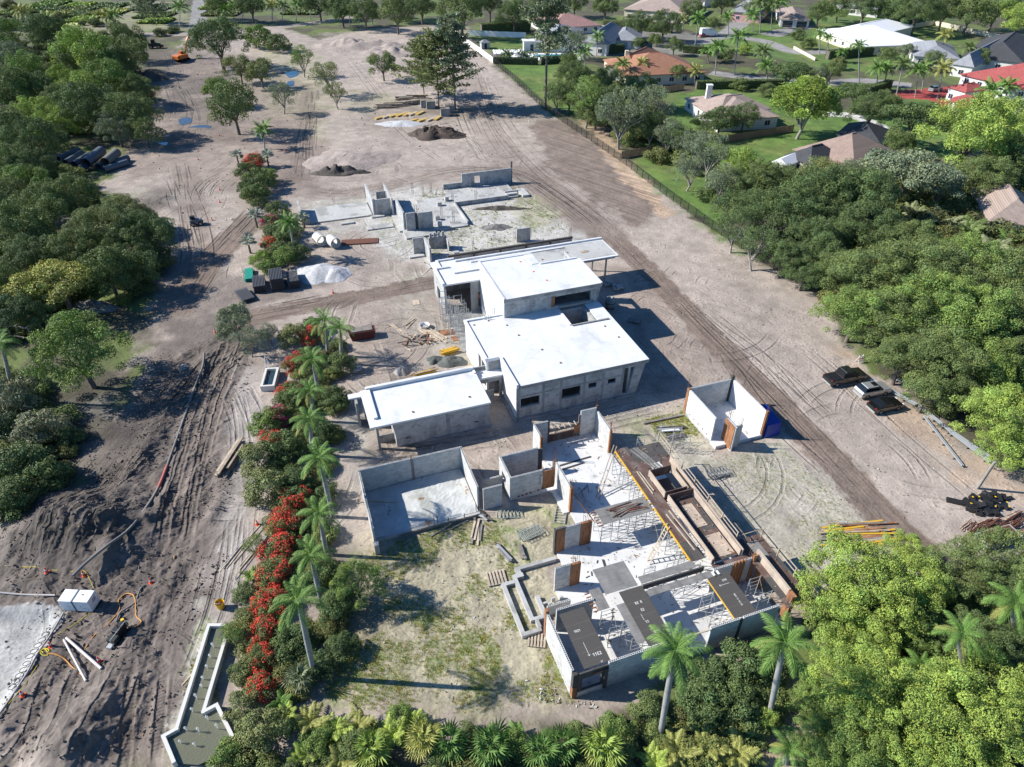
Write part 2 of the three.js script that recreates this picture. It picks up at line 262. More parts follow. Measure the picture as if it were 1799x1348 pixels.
{ // scuffs: short single marks left by turning wheels and dragged loads
  const r = mulberry(91), Z = [[[1090, 440], [1480, 640], 90], [[1400, 640], [1720, 900], 80], [[1120, 780], [1500, 960], 40], [[620, 380], [780, 640], 60], [[560, 80], [940, 330], 90], [[280, 110], [560, 480], 110], [[60, 600], [450, 1300], 120], [[640, 740], [1200, 800], 40]];
  for (const [a, b, n] of Z) for (let k = 0; k < n; k++) { const c = W(lerp(a[0], b[0], r()), lerp(a[1], b[1], r())), t0 = -.85 + (r() - .5) * 2.2, L = 2 + r() * 7, cv = (r() - .5) * .25, pts = []; let x = c.x, z = c.z, t = t0; for (let i = 0; i <= 8; i++) { pts.push([x, z]); x += Math.cos(t) * L / 8; z -= Math.sin(t) * L / 8; t += cv; } rutsW(pts, { gauge: 0, w: .15 + r() * .35, depth: .015 + r() * .035, dark: .06 + r() * .16, hw: 1.2 }); }
}
{ // turning circles and loops of tyre marks
  const zones = [[[1130, 520], [1250, 640], 16], [[1210, 600], [1290, 660], 8], [[1250, 470], [1440, 620], 14], [[1480, 700], [1700, 860], 14], [[1100, 470], [1400, 560], 6], [[640, 540], [760, 640], 16], [[600, 400], [720, 480], 14], [[700, 200], [900, 300], 10], [[560, 100], [760, 170], 8], [[1150, 800], [1500, 920], 12], [[880, 750], [1180, 790], 8], [[660, 790], [900, 830], 4], [[200, 280], [330, 340], 6], [[420, 620], [460, 840], 6]];
  const r = mulberry(31);
  for (const [a, b, n] of zones) for (let k = 0; k < n; k++) {
    const c = W(lerp(a[0], b[0], r()), lerp(a[1], b[1], r())), R = 3 + r() * 9, t0 = r() * 6.28, sw = .8 + r() * 2.6, pts = []; const dr = (r() - .5) * 4;
    for (let i = 0; i <= 18; i++) { const t = t0 + sw * i / 18; pts.push([c.x + Math.cos(t) * (R + dr * i / 18), c.z + Math.sin(t) * (R + dr * i / 18)]); }
    rutsW(pts, { gauge: 1.5 + r() * .4, w: .18, depth: .035 + r() * .03, dark: .1 + r() * .18 });
  }
}
// relief of the terrain itself
const pitPts = wp([[-60, 1063], [96, 1063], [106, 1085], [55, 1165], [10, 1240], [-60, 1320]]);
function inPoly(x, z, P) { let c = false; for (let i = 0, j = P.length - 1; i < P.length; j = i++) { const [xi, zi] = P[i], [xj, zj] = P[j]; if ((zi > z) !== (zj > z) && x < (xj - xi) * (z - zi) / (zj - zi) + xi) c = !c; } return c; }
function edgeDist(x, z, P, open) { let m = 1e9, s = 0, bs = 0, side = 0; const n = P.length, e = open ? n - 1 : n; for (let i = 0; i < e; i++) { const a = P[i], b = P[(i + 1) % n], dx = b[0] - a[0], dz = b[1] - a[1], L2 = dx * dx + dz * dz; const t = clamp(((x - a[0]) * dx + (z - a[1]) * dz) / L2); const ex = x - a[0] - dx * t, ez = z - a[1] - dz * t, d = ex * ex + ez * ez; if (d < m) m = d; } return Math.sqrt(m); }
const leftZone = wp([[-60, 1000], [90, 880], [200, 800], [300, 620], [420, 560], [450, 620], [410, 800], [370, 1000], [330, 1100], [270, 1360], [-60, 1420]]);
const mounds = [[150, 935, 7, 5.5, 3.6], [60, 945, 6, 3.5, 1.0], [205, 985, 4, 3, .9], [150, 1285, 3.2, 4.2, 1.5], [115, 1340, 3, 3, 1.0], [205, 1190, 1.2, 6, .5], [345, 840, 1.2, 4, .55], [290, 880, 1.0, 6, .4], [375, 900, 1.1, 4, .5], [350, 640, 1.6, 4, .5], [235, 360, 8, 2.5, .8], [280, 350, 4, 2, .8], [330, 232, 6, 3, .5], [265, 130, 7, 4, 1.6], [300, 200, 9, 2, .5], [330, 180, 10, 2.5, .5], [300, 160, 8, 2, .5], [60, 880, 9, 2.5, .8], [250, 800, 1.3, 9, .6], [190, 760, 5, 2, .5], [250, 260, 3, 2, .4], [345, 105, 8, 3, .8], [415, 700, 2, 2, .35], [45, 1030, 9, 1.1, .55]].map(m => { const p = W(m[0], m[1]); return [p.x, p.z, m[2], m[3], m[4]]; });
function terr(x, z) {
  let h = 0;
  for (const m of mounds) { const dx = (x - m[0]) / m[2], dz = (z - m[1]) / m[3], d = dx * dx + dz * dz; if (d < 2.2) h += m[4] * Math.exp(-d * 1.6) * (1 - sst(1.6, 2.2, d)) * (.75 + .5 * fbm(x * .6, z * .6, 3)); }
  if (x < -8 && z > -100) { if (inPoly(x, z, leftZone)) { const e = sst(0, 3, edgeDist(x, z, leftZone)); h += e * ((fbm(x * .45 + 9, z * .12, 4) - .5) * .7 + (fbm(x * .9, z * .9, 4) - .5) * .6 + (Math.abs(fbm(x * 2.3, z * 2.3, 3) - .5) - .12) * .5); } }
  if (x < -20 && z > -50) { if (inPoly(x, z, pitPts)) h = -1.1 * sst(0, 1.8, edgeDist(x, z, pitPts)); }
  return h;
}
const pitC = W(-10, 1190);
function buildMap(x0, x1, z0, z1, N, Nz = N) {
  const n = N * Nz, R = new Float32Array(n), G = new Float32Array(n), B = new Float32Array(n), Hh = new Float32Array(n), D = new Float32Array(n), S = new Float32Array(n);
  const sx = (x1 - x0) / N, sz = (z1 - z0) / Nz;
  for (let j = 0, k = 0; j < Nz; j++) for (let i = 0; i < N; i++, k++) { const x = x0 + (i + .5) * sx, z = z0 + (j + .5) * sz, a = fbm(x * .12, z * .12, 3), g = sst(.45, .62, a); R[k] = lerp(C.litter[0], C.moss[0] * .7, g); G[k] = lerp(C.litter[1], C.moss[1] * .7, g); B[k] = lerp(C.litter[2], C.moss[2] * .7, g); }
  for (const o of ops) {
    let a0 = 1e9, a1 = -1e9, b0 = 1e9, b1 = -1e9; const pad = o.kind === 'patch' ? o.rough + o.edge : o.hw + 1.2;
    for (const p of o.pts) { a0 = Math.min(a0, p[0]); a1 = Math.max(a1, p[0]); b0 = Math.min(b0, p[1]); b1 = Math.max(b1, p[1]); }
    const i0 = Math.max(0, Math.floor((a0 - pad - x0) / sx)), i1 = Math.min(N - 1, Math.ceil((a1 + pad - x0) / sx)), j0 = Math.max(0, Math.floor((b0 - pad - z0) / sz)), j1 = Math.min(Nz - 1, Math.ceil((b1 + pad - z0) / sz));
    if (i0 > i1 || j0 > j1) continue;
    if (o.kind === 'patch') {
      // signed distance on a coarse grid, then noise and colour on every texel
      const q = 8, cw = Math.ceil((i1 - i0) / q) + 2, ch = Math.ceil((j1 - j0) / q) + 2, sd = new Float32Array(cw * ch);
      for (let b = 0; b < ch; b++) for (let a = 0; a < cw; a++) { const x = x0 + (i0 + a * q) * sx, z = z0 + (j0 + b * q) * sz; sd[b * cw + a] = (inPoly(x, z, o.pts) ? 1 : -1) * edgeDist(x, z, o.pts); }
      for (let j = j0; j <= j1; j++) for (let i = i0; i <= i1; i++) {
        const fa = (i - i0) / q, fb = (j - j0) / q, a = fa | 0, b = fb | 0, ta = fa - a, tb = fb - b, k0 = b * cw + a;
        let d = lerp(lerp(sd[k0], sd[k0 + 1], ta), lerp(sd[k0 + cw], sd[k0 + cw + 1], ta), tb); if (d < -pad) continue;
        const x = x0 + (i + .5) * sx, z = z0 + (j + .5) * sz; if (d < pad + 1) d += (fbm(x * .9 / o.rough + 3, z * .9 / o.rough, 4) - .5) * 2.6 * o.rough;
        let m = sst(-o.edge, o.edge, d) * o.amt; if (m <= 0) continue; const k = j * N + i; let c = o.col, f = o.gain || 1;
        if (o.moss) { const g = sst(.42, .66, fbm(x * .28 + 40, z * .28, 4)) * sst(.3, .62, fbm(x * 1.7, z * 1.7, 3)) * o.moss; c = [lerp(c[0], C.moss[0], g), lerp(c[1], C.moss[1], g), lerp(c[2], C.moss[2], g)]; f *= .8 + .4 * fbm(x * 4, z * 4, 3); }
        if (o.lawn) { f *= .7 + .6 * fbm(x * .3, z * .3, 4); const y = sst(.5, .75, fbm(x * .1 + 7, z * .1, 3)) * .5; c = [lerp(c[0], .2, y), lerp(c[1], .2, y), lerp(c[2], .06, y)]; }
        if (o.lumps) Hh[k] += m * o.lumps * (fbm(x * 1.3, z * 1.3, 4) - .5) * 2;
        if (o.streak) { const s = x * o.streak[0] + z * o.streak[1], t = x * o.streak[1] - z * o.streak[0], e = fbm(t * 1.6, s * .05, 4) - .5; f *= 1 + e * 1.1; Hh[k] += m * o.sd * e * 2; }
        R[k] = lerp(R[k], c[0] * f, m); G[k] = lerp(G[k], c[1] * f, m); B[k] = lerp(B[k], c[2] * f, m);
      }
      continue;
    }
    for (let j = j0; j <= j1; j++) D.fill(1e9, j * N + i0, j * N + i1 + 1);
    const P = o.pts, hw = o.hw + .9; let s0 = 0;
    for (let q = 0; q + 1 < P.length; q++) {
      const [ax, az] = P[q], [cx, cz] = P[q + 1], dx = cx - ax, dz = cz - az, L = Math.hypot(dx, dz); if (L < 1e-6) continue;
      const u0 = Math.max(i0, Math.floor((Math.min(ax, cx) - hw - x0) / sx)), u1 = Math.min(i1, Math.ceil((Math.max(ax, cx) + hw - x0) / sx)), w0 = Math.max(j0, Math.floor((Math.min(az, cz) - hw - z0) / sz)), w1 = Math.min(j1, Math.ceil((Math.max(az, cz) + hw - z0) / sz));
      for (let j = w0; j <= w1; j++) for (let i = u0; i <= u1; i++) { const x = x0 + (i + .5) * sx - ax, z = z0 + (j + .5) * sz - az; const t = (x * dx + z * dz) / (L * L); if (t < -.25 || t > 1.25) continue; const d = (x * dz - z * dx) / L, k = j * N + i; if (Math.abs(d) < Math.abs(D[k])) { D[k] = d; S[k] = s0 + t * L; } }
      s0 += L;
    }
    for (let j = j0; j <= j1; j++) for (let i = i0; i <= i1; i++) {
      const k = j * N + i; if (D[k] > 1e8) continue; const d = D[k], s = S[k], x = x0 + (i + .5) * sx, z = z0 + (j + .5) * sz, endf = sst(0, 2.5, s) * sst(0, 2.5, s0 - s);
      if (o.kind === 'lane') {
        const e = Math.abs(d) + (fbm(x * .8, z * .8, 3) - .5) * 1.5; const m = (1 - sst(o.hw * .8, o.hw + .35, e)) * o.amt * (o.even ? .8 + .3 * fbm(d * .6 + 30, s * .05, 3) : o.depth ? .45 + .75 * fbm(d * 1.1 + 30, s * .06, 3) : 1); if (m <= 0) continue; const mm = Math.min(1, m) * (o.depth ? endf : 1), st = fbm(d * 2.6, s * .09, 4) - .5, f = o.even ? 1 + st * .3 : o.depth ? 1 + st * .55 : 1;
        R[k] = lerp(R[k], o.col[0] * f, mm); G[k] = lerp(G[k], o.col[1] * f, mm); B[k] = lerp(B[k], o.col[2] * f, mm); Hh[k] += mm * o.depth * st * 1.6;
      } else {
        const wob = (vn(s * .2, 7) - .5) * .12, gap = sst(.25, .5, vn(s * .11 + x * .01, 3.3)); let e = Math.min(Math.abs(d - o.gauge / 2 - wob), Math.abs(d + o.gauge / 2 - wob)) / o.w; if (e > 2.2) continue; const a = endf * gap;
        const inn = 1 - sst(.8, 1.15, e), berm = sst(.9, 1.2, e) * (1 - sst(1.3, 2.1, e)); let h = -o.depth * inn + o.depth * .6 * berm * (.5 + vn(x * 3, z * 3));
        let f = 1 - o.dark * inn * (.6 + .7 * vn(x * 1.3, z * 1.3)) + .08 * berm; if (o.tread) { const tr = Math.sin(s * 6.283 / .33) * inn; h += tr * .03; f *= 1 + .1 * tr; }
        f = lerp(1, f, a); R[k] *= f; G[k] *= f; B[k] *= f; Hh[k] += h * a;
      }
    }
  }
  const fine = Math.min(1, .09 / sx), col = new Uint8Array(n * 4), hgt = new Uint8Array(n * 4);
  for (let j = 0, k = 0; j < Nz; j++) for (let i = 0; i < N; i++, k++) {
    const x = x0 + (i + .5) * sx, z = z0 + (j + .5) * sz, big = fbm(x * .07 + 60, z * .07, 3), mid = fbm(x * .55, z * .55, 4), sm = vn(x * 5.3, z * 5.3), gr = ntab[(k * 7919 + j * 31) & 65535];
    const rg = Math.abs(vn(x * 1.7 + 31, z * 1.7) + .5 * vn(x * 4.1, z * 4.1 + 9) - .75), crack = (1 - sst(.0, .09, rg)) * sst(.42, .6, vn(x * .21 + 5, z * .21)); const clod = sst(.72, .85, vn(x * 2.9 + 80, z * 2.9)) * sst(.5, .65, mid); const f = (.84 + .32 * big) * (.68 + .64 * mid) * (.88 + .24 * sm) * (.9 + .2 * gr) * (1 - .18 * clod) * (1 - .22 * crack);
    const p = k * 4; col[p] = clamp(toS(R[k] * f)) * 255; col[p + 1] = clamp(toS(G[k] * f)) * 255; col[p + 2] = clamp(toS(B[k] * f)) * 255; col[p + 3] = 255;
    const h = Hh[k] + (mid - .5) * .10 + (sm - .5) * .025 * fine + clod * .035 - crack * .03 + (gr - .5) * .012 * fine; const q = clamp(.5 + h * 2) * 255; hgt[p] = hgt[p + 1] = hgt[p + 2] = q; hgt[p + 3] = 255;
  }
  const mk = (a, srgb) => { const t = new THREE.DataTexture(a, N, Nz); t.magFilter = t.minFilter = THREE.LinearFilter; t.wrapS = t.wrapT = THREE.ClampToEdgeWrapping; if (srgb) t.colorSpace = THREE.SRGBColorSpace; t.needsUpdate = true; return t; };
  return new THREE.MeshStandardMaterial({ map: mk(col, true), bumpMap: mk(hgt, false), bumpScale: .5, roughness: .95 });
}
function sheet(x0, x1, z0, z1, nx, nz, f) {
  const P = new Float32Array((nx + 1) * (nz + 1) * 3), U = new Float32Array((nx + 1) * (nz + 1) * 2), I = []; let k = 0;
  for (let j = 0; j <= nz; j++) for (let i = 0; i <= nx; i++, k++) { const u = i / nx, v = j / nz, x = lerp(x0, x1, u), z = lerp(z0, z1, v); P[k * 3] = x; P[k * 3 + 1] = f(x, z); P[k * 3 + 2] = z; U[k * 2] = u; U[k * 2 + 1] = v; }
  for (let j = 0; j < nz; j++) for (let i = 0; i < nx; i++) { const a = j * (nx + 1) + i; I.push(a, a + nx + 1, a + 1, a + 1, a + nx + 1, a + nx + 2); }
  const g = new THREE.BufferGeometry(); g.setAttribute('position', new THREE.BufferAttribute(P, 3)); g.setAttribute('uv', new THREE.BufferAttribute(U, 2)); g.setIndex(I); g.computeVertexNormals(); return g;
}
const TERR = true;
structure('ground', sheet(-112, 76, -152, -20, 940, 660, terr), buildMap(-112, 76, -152, -20, 2048));
structure('ground', sheet(-230, 230, -480, -152, 220, 160, terr), buildMap(-230, 230, -480, -152, 2048));
{ // the land beyond, down to the horizon: four sheets butted round the surveyed ground
  const far = tm(512, 60, (u, v) => { const n = tn(u, v, 8, 5), g = sst(.4, .6, n); return [lerp(.085, .105, g) * (.6 + .8 * n), lerp(.078, .13, g) * (.6 + .8 * n), lerp(.045, .035, g) * (.6 + .8 * n)]; });
  const fl = (x0, x1, z0, z1) => { const g = sheet(x0, x1, z0, z1, 1, 1, () => -.03), u = g.attributes.uv, p = g.attributes.position; for (let i = 0; i < u.count; i++) u.setXY(i, p.getX(i), p.getZ(i)); structure('land', g, far); };
  fl(-2500, 2500, -3500, -480); fl(-2500, -230, -480, -152); fl(230, 2500, -480, -152); fl(-2500, -112, -152, 900); fl(76, 2500, -152, 900); fl(-112, 76, -20, 900);
}
const gy = p => { p.y = terr(p.x, p.z); return p; };
const Wg = (px, py) => gy(W(px, py));
// ---------- buildings of the site, all on one grid (u, y, v) ----------
const frame = (name, label, category, group) => thing(name, label, category, HO, HA, group);
const P = (o, name, m, u0, u1, y0, y1, v0, v1) => part(o, name, span(Math.min(u0, u1), Math.max(u0, u1), y0, y1, Math.min(v0, v1), Math.max(v0, v1)), m);
// wall with rectangular openings [a0,a1,y0,y1] along its length
function wall(o, m, axis, a0, a1, b0, b1, y0, y1, holes = [], name = 'wall') {
  const gs = [], add = (p, q, r, s) => { if (q - p > .005 && s - r > .005) gs.push(axis === 'u' ? span(p, q, r, s, b0, b1) : span(b0, b1, r, s, p, q)); };
  let x = a0; for (const h of [...holes].sort((p, q) => p[0] - q[0])) { add(x, h[0], y0, y1); add(h[0], h[1], y0, h[2]); add(h[0], h[1], h[3], y1); x = h[1]; } add(x, a1, y0, y1);
  return part(o, name, merge(gs), m);
}
// hollow top course of a block wall: two shells and the webs between them
function cores(o, m, axis, a0, a1, c, y, t = .2) {
  const gs = [], s = (p, q, r, w) => gs.push(axis === 'u' ? span(p, q, y, y + .2, r, w) : span(r, w, y, y + .2, p, q));
  s(a0, a1, c - t / 2, c - t / 2 + .045); s(a0, a1, c + t / 2 - .045, c + t / 2);
  const n = Math.max(1, Math.round((a1 - a0) / .2)); for (let i = 0; i <= n; i++) { const p = lerp(a0, a1 - .05, i / n); s(p, p + .05, c - t / 2 + .045, c + t / 2 - .045); }
  const q = part(o, 'hollow_course', merge(gs), m); return q;
}
function blockWall(o, axis, a0, a1, c, y1, holes = [], m = M.block, y0 = 0) { wall(o, m, axis, a0, a1, c - .1, c + .1, y0, y1 - .2, holes); cores(o, m, axis, a0, a1, c, y1 - .2); }
const barsCache = new Map();
function starters(o, u, v, y, h, n = 4, s = .14) { for (let i = 0; i < n; i++) { const k = h.toFixed(2); if (!barsCache.has(k)) barsCache.set(k, cyl(.022, .022, h, 5)); part(o, 'rebar', barsCache.get(k), M.rebar, u + (i % 2 ? s : -s), y, v + (i > 1 ? s : -s)); } }

// --- finished shell of the large house ---
{
  const o = frame('concrete_house', 'large unfinished concrete house with stepped white flat roofs', 'house'), c = M.blockOld;
  wall(o, c, 'u', 0, 16.9, -.3, 0, 0, 5.2, [[.6, 3.2, 1.95, 3.32], [6.3, 9, 1.9, 3.45], [10.1, 11.3, 2.65, 3.45], [12.9, 14.1, 2.67, 3.45], [15.25, 16.9, .4, 4.7]]);
  { const s = new THREE.Shape([[16.0, 0], [17.3, 0], [18.35, 5.2], [16.9, 5.2]].map(p => new THREE.Vector2(...p))), g = new THREE.ExtrudeGeometry(s, { depth: .3, bevelEnabled: false }); g.translate(0, 0, -.299); part(o, 'slanted_pier', g, c); }
  for (const [a, b, y0, y1] of [[.6, 3.2, 1.95, 3.32], [6.3, 9, 1.9, 3.45]]) P(o, 'window_sill', M.concrete, a - .06, b + .06, y0 - .1, y0 - .002, 0, .06);
  for (const u of [.1, 3.55, 6, 9.3, 12.0, 14.9]) P(o, 'pilaster', M.concrete, u, u + .34, .25, 4.9, .002, .02);
  P(o, 'tie_beam', M.concrete, .5, 14.8, 3.55, 3.8, .003, .016);
  P(o, 'footing', M.concrete, -.35, 17.6, 0, .22, .0, .4); P(o, 'footing', M.concrete, -.4, 0, 0, .22, -6.6, 0);
  wall(o, M.roof, 'v', -6.7, -.3, 0, .3, 0, 5.2); wall(o, c, 'v', -15.7, -.3, 16.0, 16.3, 0, 5.2, [[-11, -8, .3, 2.8], [-5, -3, 1, 2.8]]);
  wall(o, c, 'u', 3.8, 16, -16, -15.7, 0, 5.2, [[12.2, 15.5, .2, 2.6]]); wall(o, c, 'u', -1.9, 3.8, -17, -16.7, 0, 5.2);
  wall(o, M.roof, 'v', -16.7, -6.7, -1.9, -1.6, 0, 5.2, [[-10.4, -9.2, .1, 4.4], [-8.9, -7.0, .1, 4.4]]); wall(o, M.concrete, 'u', -1.6, 0, -7, -6.7, 0, 5.2);
  wall(o, c, 'u', .3, 15.9, -8.5, -8.3, 0, 5.18);   // inner partition
  P(o, 'floor_slab', M.concrete, .3, 16, 0, .2, -15.7, -.3);
  // roof slab with the light well cut out, kerbs along its edges
  const R = (u0, u1, v0, v1, y = 5.2) => P(o, 'roof_slab', M.roof, u0, u1, y, y + .3, v0, v1);
  R(-2, 0, -17.1, -6.7); R(0, 12.2, -17.1, .1); R(12.2, 16.5, -11.05, .1); R(16.5, 18.7, -16, .1);
  P(o, 'roof_kerb', M.roof, -2.05, 12.2, 5.5, 5.72, -17.15, -16.75); P(o, 'roof_kerb', M.roof, -2.05, -1.65, 5.5, 5.72, -16.75, -6.7); P(o, 'roof_kerb', M.roof, -1.65, 0, 5.5, 5.68, -6.95, -6.68); P(o, 'roof_kerb', M.roof, -.04, .25, 5.5, 5.76, -6.68, .12);
  P(o, 'roof_kerb', M.roof, 11.9, 12.25, 5.5, 5.66, -15.9, -11.05); P(o, 'roof_kerb', M.concrete, 12.25, 18.0, 5.5, 5.68, -10.95, -10.72);
  P(o, 'fascia', M.concrete, .26, 18.72, 5.0, 5.48, .102, .13); P(o, 'soffit_beam', M.concrete, 16.4, 18.6, 4.9, 5.19, -15.9, -.35);
  // light well
  wall(o, M.concrete, 'v', -15.7, -11.1, 12.2, 12.4, .2, 5.19); wall(o, M.concrete, 'u', 12.4, 16.3, -11.3, -11.1, .2, 5.19, [[13, 15.6, .2, 3.5]]); wall(o, M.concrete, 'v', -15.7, -11.3, 16.32, 16.5, 3.9, 5.19);
  { const b = bar(V(15.6, .2, -12), V(16.4, 5.2, -15), .22, 4); part(o, 'raking_column', b, M.concrete); }
  // upper storey
  wall(o, c, 'u', 3.8, 18.3, -16.3, -16.02, 5.5, 8.3, [[11.6, 17.4, 5.95, 7.55]]); wall(o, M.roof, 'v', -28, -16.3, 3.8, 4.05, 0, 8.3); wall(o, c, 'v', -28, -16.3, 18.05, 18.3, 5.2, 8.3, [[-26, -20, 6, 7.8]]); wall(o, c, 'u', 4.05, 12.4, -28.3, -28, 5.75, 8.3); wall(o, c, 'v', -28, -24.4, 12.2, 12.4, 5.75, 8.3); wall(o, c, 'u', 12.4, 18.05, -24.6, -24.4, 5.75, 8.3); P(o, 'roof_slab', M.roof, 12.6, 18.6, 5.46, 5.72, -28.398, -24.65);
  P(o, 'upper_floor', M.concrete, 4.05, 18.05, 5.21, 5.45, -24.4, -17.2); wall(o, c, 'u', 4.1, 18, -21, -20.8, 5.45, 8.28);
  { const s = new THREE.Shape([[18.3, 5.5], [18.5, 5.5], [19.05, 8.3], [18.3, 8.3]].map(p => new THREE.Vector2(...p))), g = new THREE.ExtrudeGeometry(s, { depth: .28, bevelEnabled: false }); g.translate(0, 0, -16.3); part(o, 'slanted_pier', g, M.concrete); }
  P(o, 'window_form', M.plyOrange, 11.12, 11.58, 5.9, 7.6, -16.0, -15.93); P(o, 'window_sill', M.concrete, 12.2, 17.9, 5.55, 5.93, -16.0, -15.85);
  P(o, 'roof_slab', M.roof, 3.7, 19.1, 8.3, 8.6, -24.2, -15.9); P(o, 'roof_slab', M.roof, 3.7, 12.5, 8.3, 8.6, -28.4, -24.2); P(o, 'roof_slab', M.roof, 12.5, 18.6, 8.3, 8.6, -24.6, -24.2);
  P(o, 'roof_kerb', M.roof, 3.66, 3.95, 8.6, 8.72, -28.4, -15.9); P(o, 'roof_kerb', M.roof, 3.95, 12.5, 8.6, 8.74, -28.42, -28.15); P(o, 'roof_kerb', M.roof, 11.2, 12.5, 8.6, 8.68, -28.1, -24.7); P(o, 'roof_kerb', M.roof, 12.5, 18.6, 8.6, 8.78, -24.62, -24.35); P(o, 'roof_kerb', M.roof, 18.8, 19.12, 8.6, 8.68, -24.2, -15.9); P(o, 'fascia', M.concrete, 3.7, 19.1, 8.05, 8.58, -15.9, -15.87);
  // rear canopy and entrance roof
  P(o, 'roof_slab', M.roof, 1.7, 28.2, 5.45, 5.7, -35.3, -28.4); P(o, 'roof_kerb', M.roof, 1.65, 28.2, 5.7, 5.98, -35.35, -35.0); P(o, 'roof_kerb', M.roof, 4, 20.5, 5.7, 5.9, -34.2, -33.9); P(o, 'roof_slab', M.roof, -2.3, 1.7, 5.45, 5.7, -36.2, -28); P(o, 'roof_slab', M.roof, 1.7, 4.75, 5.45, 5.7, -28.4, -28);
  P(o, 'roof_kerb', M.roof, -2.35, -1.95, 5.7, 5.98, -33.3, -28); P(o, 'roof_kerb', M.roof, -2.35, .2, 5.7, 5.95, -33.6, -33.3); P(o, 'roof_kerb', M.roof, -1.4, -1.05, 5.7, 5.95, -36.2, -33.6); P(o, 'roof_kerb', M.roof, -1.05, 1.7, 5.7, 5.95, -36.25, -35.95); P(o, 'roof_kerb', M.roof, .4, 4.6, 5.7, 5.95, -31.3, -31.0);
  P(o, 'roof_deck', M.slabOld, 12.8, 27.9, 5.702, 5.74, -34.6, -28.9);
  wall(o, M.concrete, 'u', 2.2, 11.0, -28.32, -28.02, 0, 5.44, [[3.4, 3.85, .8, 3.4], [4.5, 4.95, .8, 3.2], [5.6, 6.1, .8, 3.6], [6.9, 7.4, .8, 3.6]]); for (const [u, y] of [[3.4, 2.3], [4.5, 2.5], [5.6, 2.2], [6.9, 2.2]]) P(o, 'slot_form', M.plyOrange, u + .04, u + .42, y, 3.2 + (u > 5 ? .35 : -.1), -28.1, -28.0);
  P(o, 'column', M.concrete, 3.85, 4.15, 0, 5.45, -27.9, -27.6); wall(o, c, 'v', -36, -29, -1.9, -1.6, 0, 5.45, [[-34, -32, .2, 2.6]]); wall(o, c, 'u', -1.6, 14, -36, -35.7, 0, 5.45); wall(o, c, 'v', -35, -28.4, 18.0, 18.3, 0, 5.2);
  P(o, 'column', M.steel, 26.4, 26.65, 0, 5.45, -29.6, -29.35); P(o, 'column', M.steel, 26.4, 26.65, 0, 5.45, -34.8, -34.55); P(o, 'canopy_beam', M.concrete, 18.3, 27.9, 4.9, 5.44, -29.4, -29.1);
  P(o, 'floor_slab', M.concrete, -2, 3.75, 0, .18, -28, -17.2);
  const dr = cyl(.11, .13, .1, 10); for (const [u, v, y] of [[3.5, -14, 5.5], [4.2, -11, 5.5], [6, -6.6, 5.5], [7.2, -2.9, 5.5], [16.6, -9.2, 5.5], [17.2, -6, 5.5], [-.9, -15.6, 5.5], [1.4, -16, 5.5], [4.8, -30.5, 5.7], [20.4, -32, 5.74], [15.5, -31, 5.74]]) part(o, 'roof_drain', dr, M.rust, u, y, v);
  for (const [u, v] of [[9.9, -26.2], [10.7, -22.5], [11.6, -19.3]]) part(o, 'roof_marker', cyl(.16, .16, .04, 10), M.orangeCone, u, 8.6, v);
  P(o, 'roof_board', M.board, 22.6, 24, 5.745, 5.8, -31.8, -31.1);
  const st = cyl(.05, .05, .7, 6); for (const [u, v] of [[1.2, -16.4], [1.5, -16.5], [1.8, -16.3], [1.0, -16.5]]) part(o, 'vent_pipe', st, M.galv, u, 5.5, v);
  // ladder standing on the lower roof against the upper storey
  const lad = thing('ladder', 'grey ladder leaning on the upper storey of the white-roofed house', 'ladder', HW(10.4, -15.6, 5.5), HA); const A = V(-.22, .02, .5), B = V(-.22, 2.5, -.2);
  for (const s of [-1, 1]) part(lad, 'rail', bar(V(s * .22, .02, .6), V(s * .22, 2.6, -.2), .035, 4), M.galv); for (let i = 1; i < 8; i++) { const t = i / 8; part(lad, 'rung', bar(V(-.22, 2.6 * t, .6 - .8 * t), V(.22, 2.6 * t, .6 - .8 * t), .025, 4), M.galv); }
}
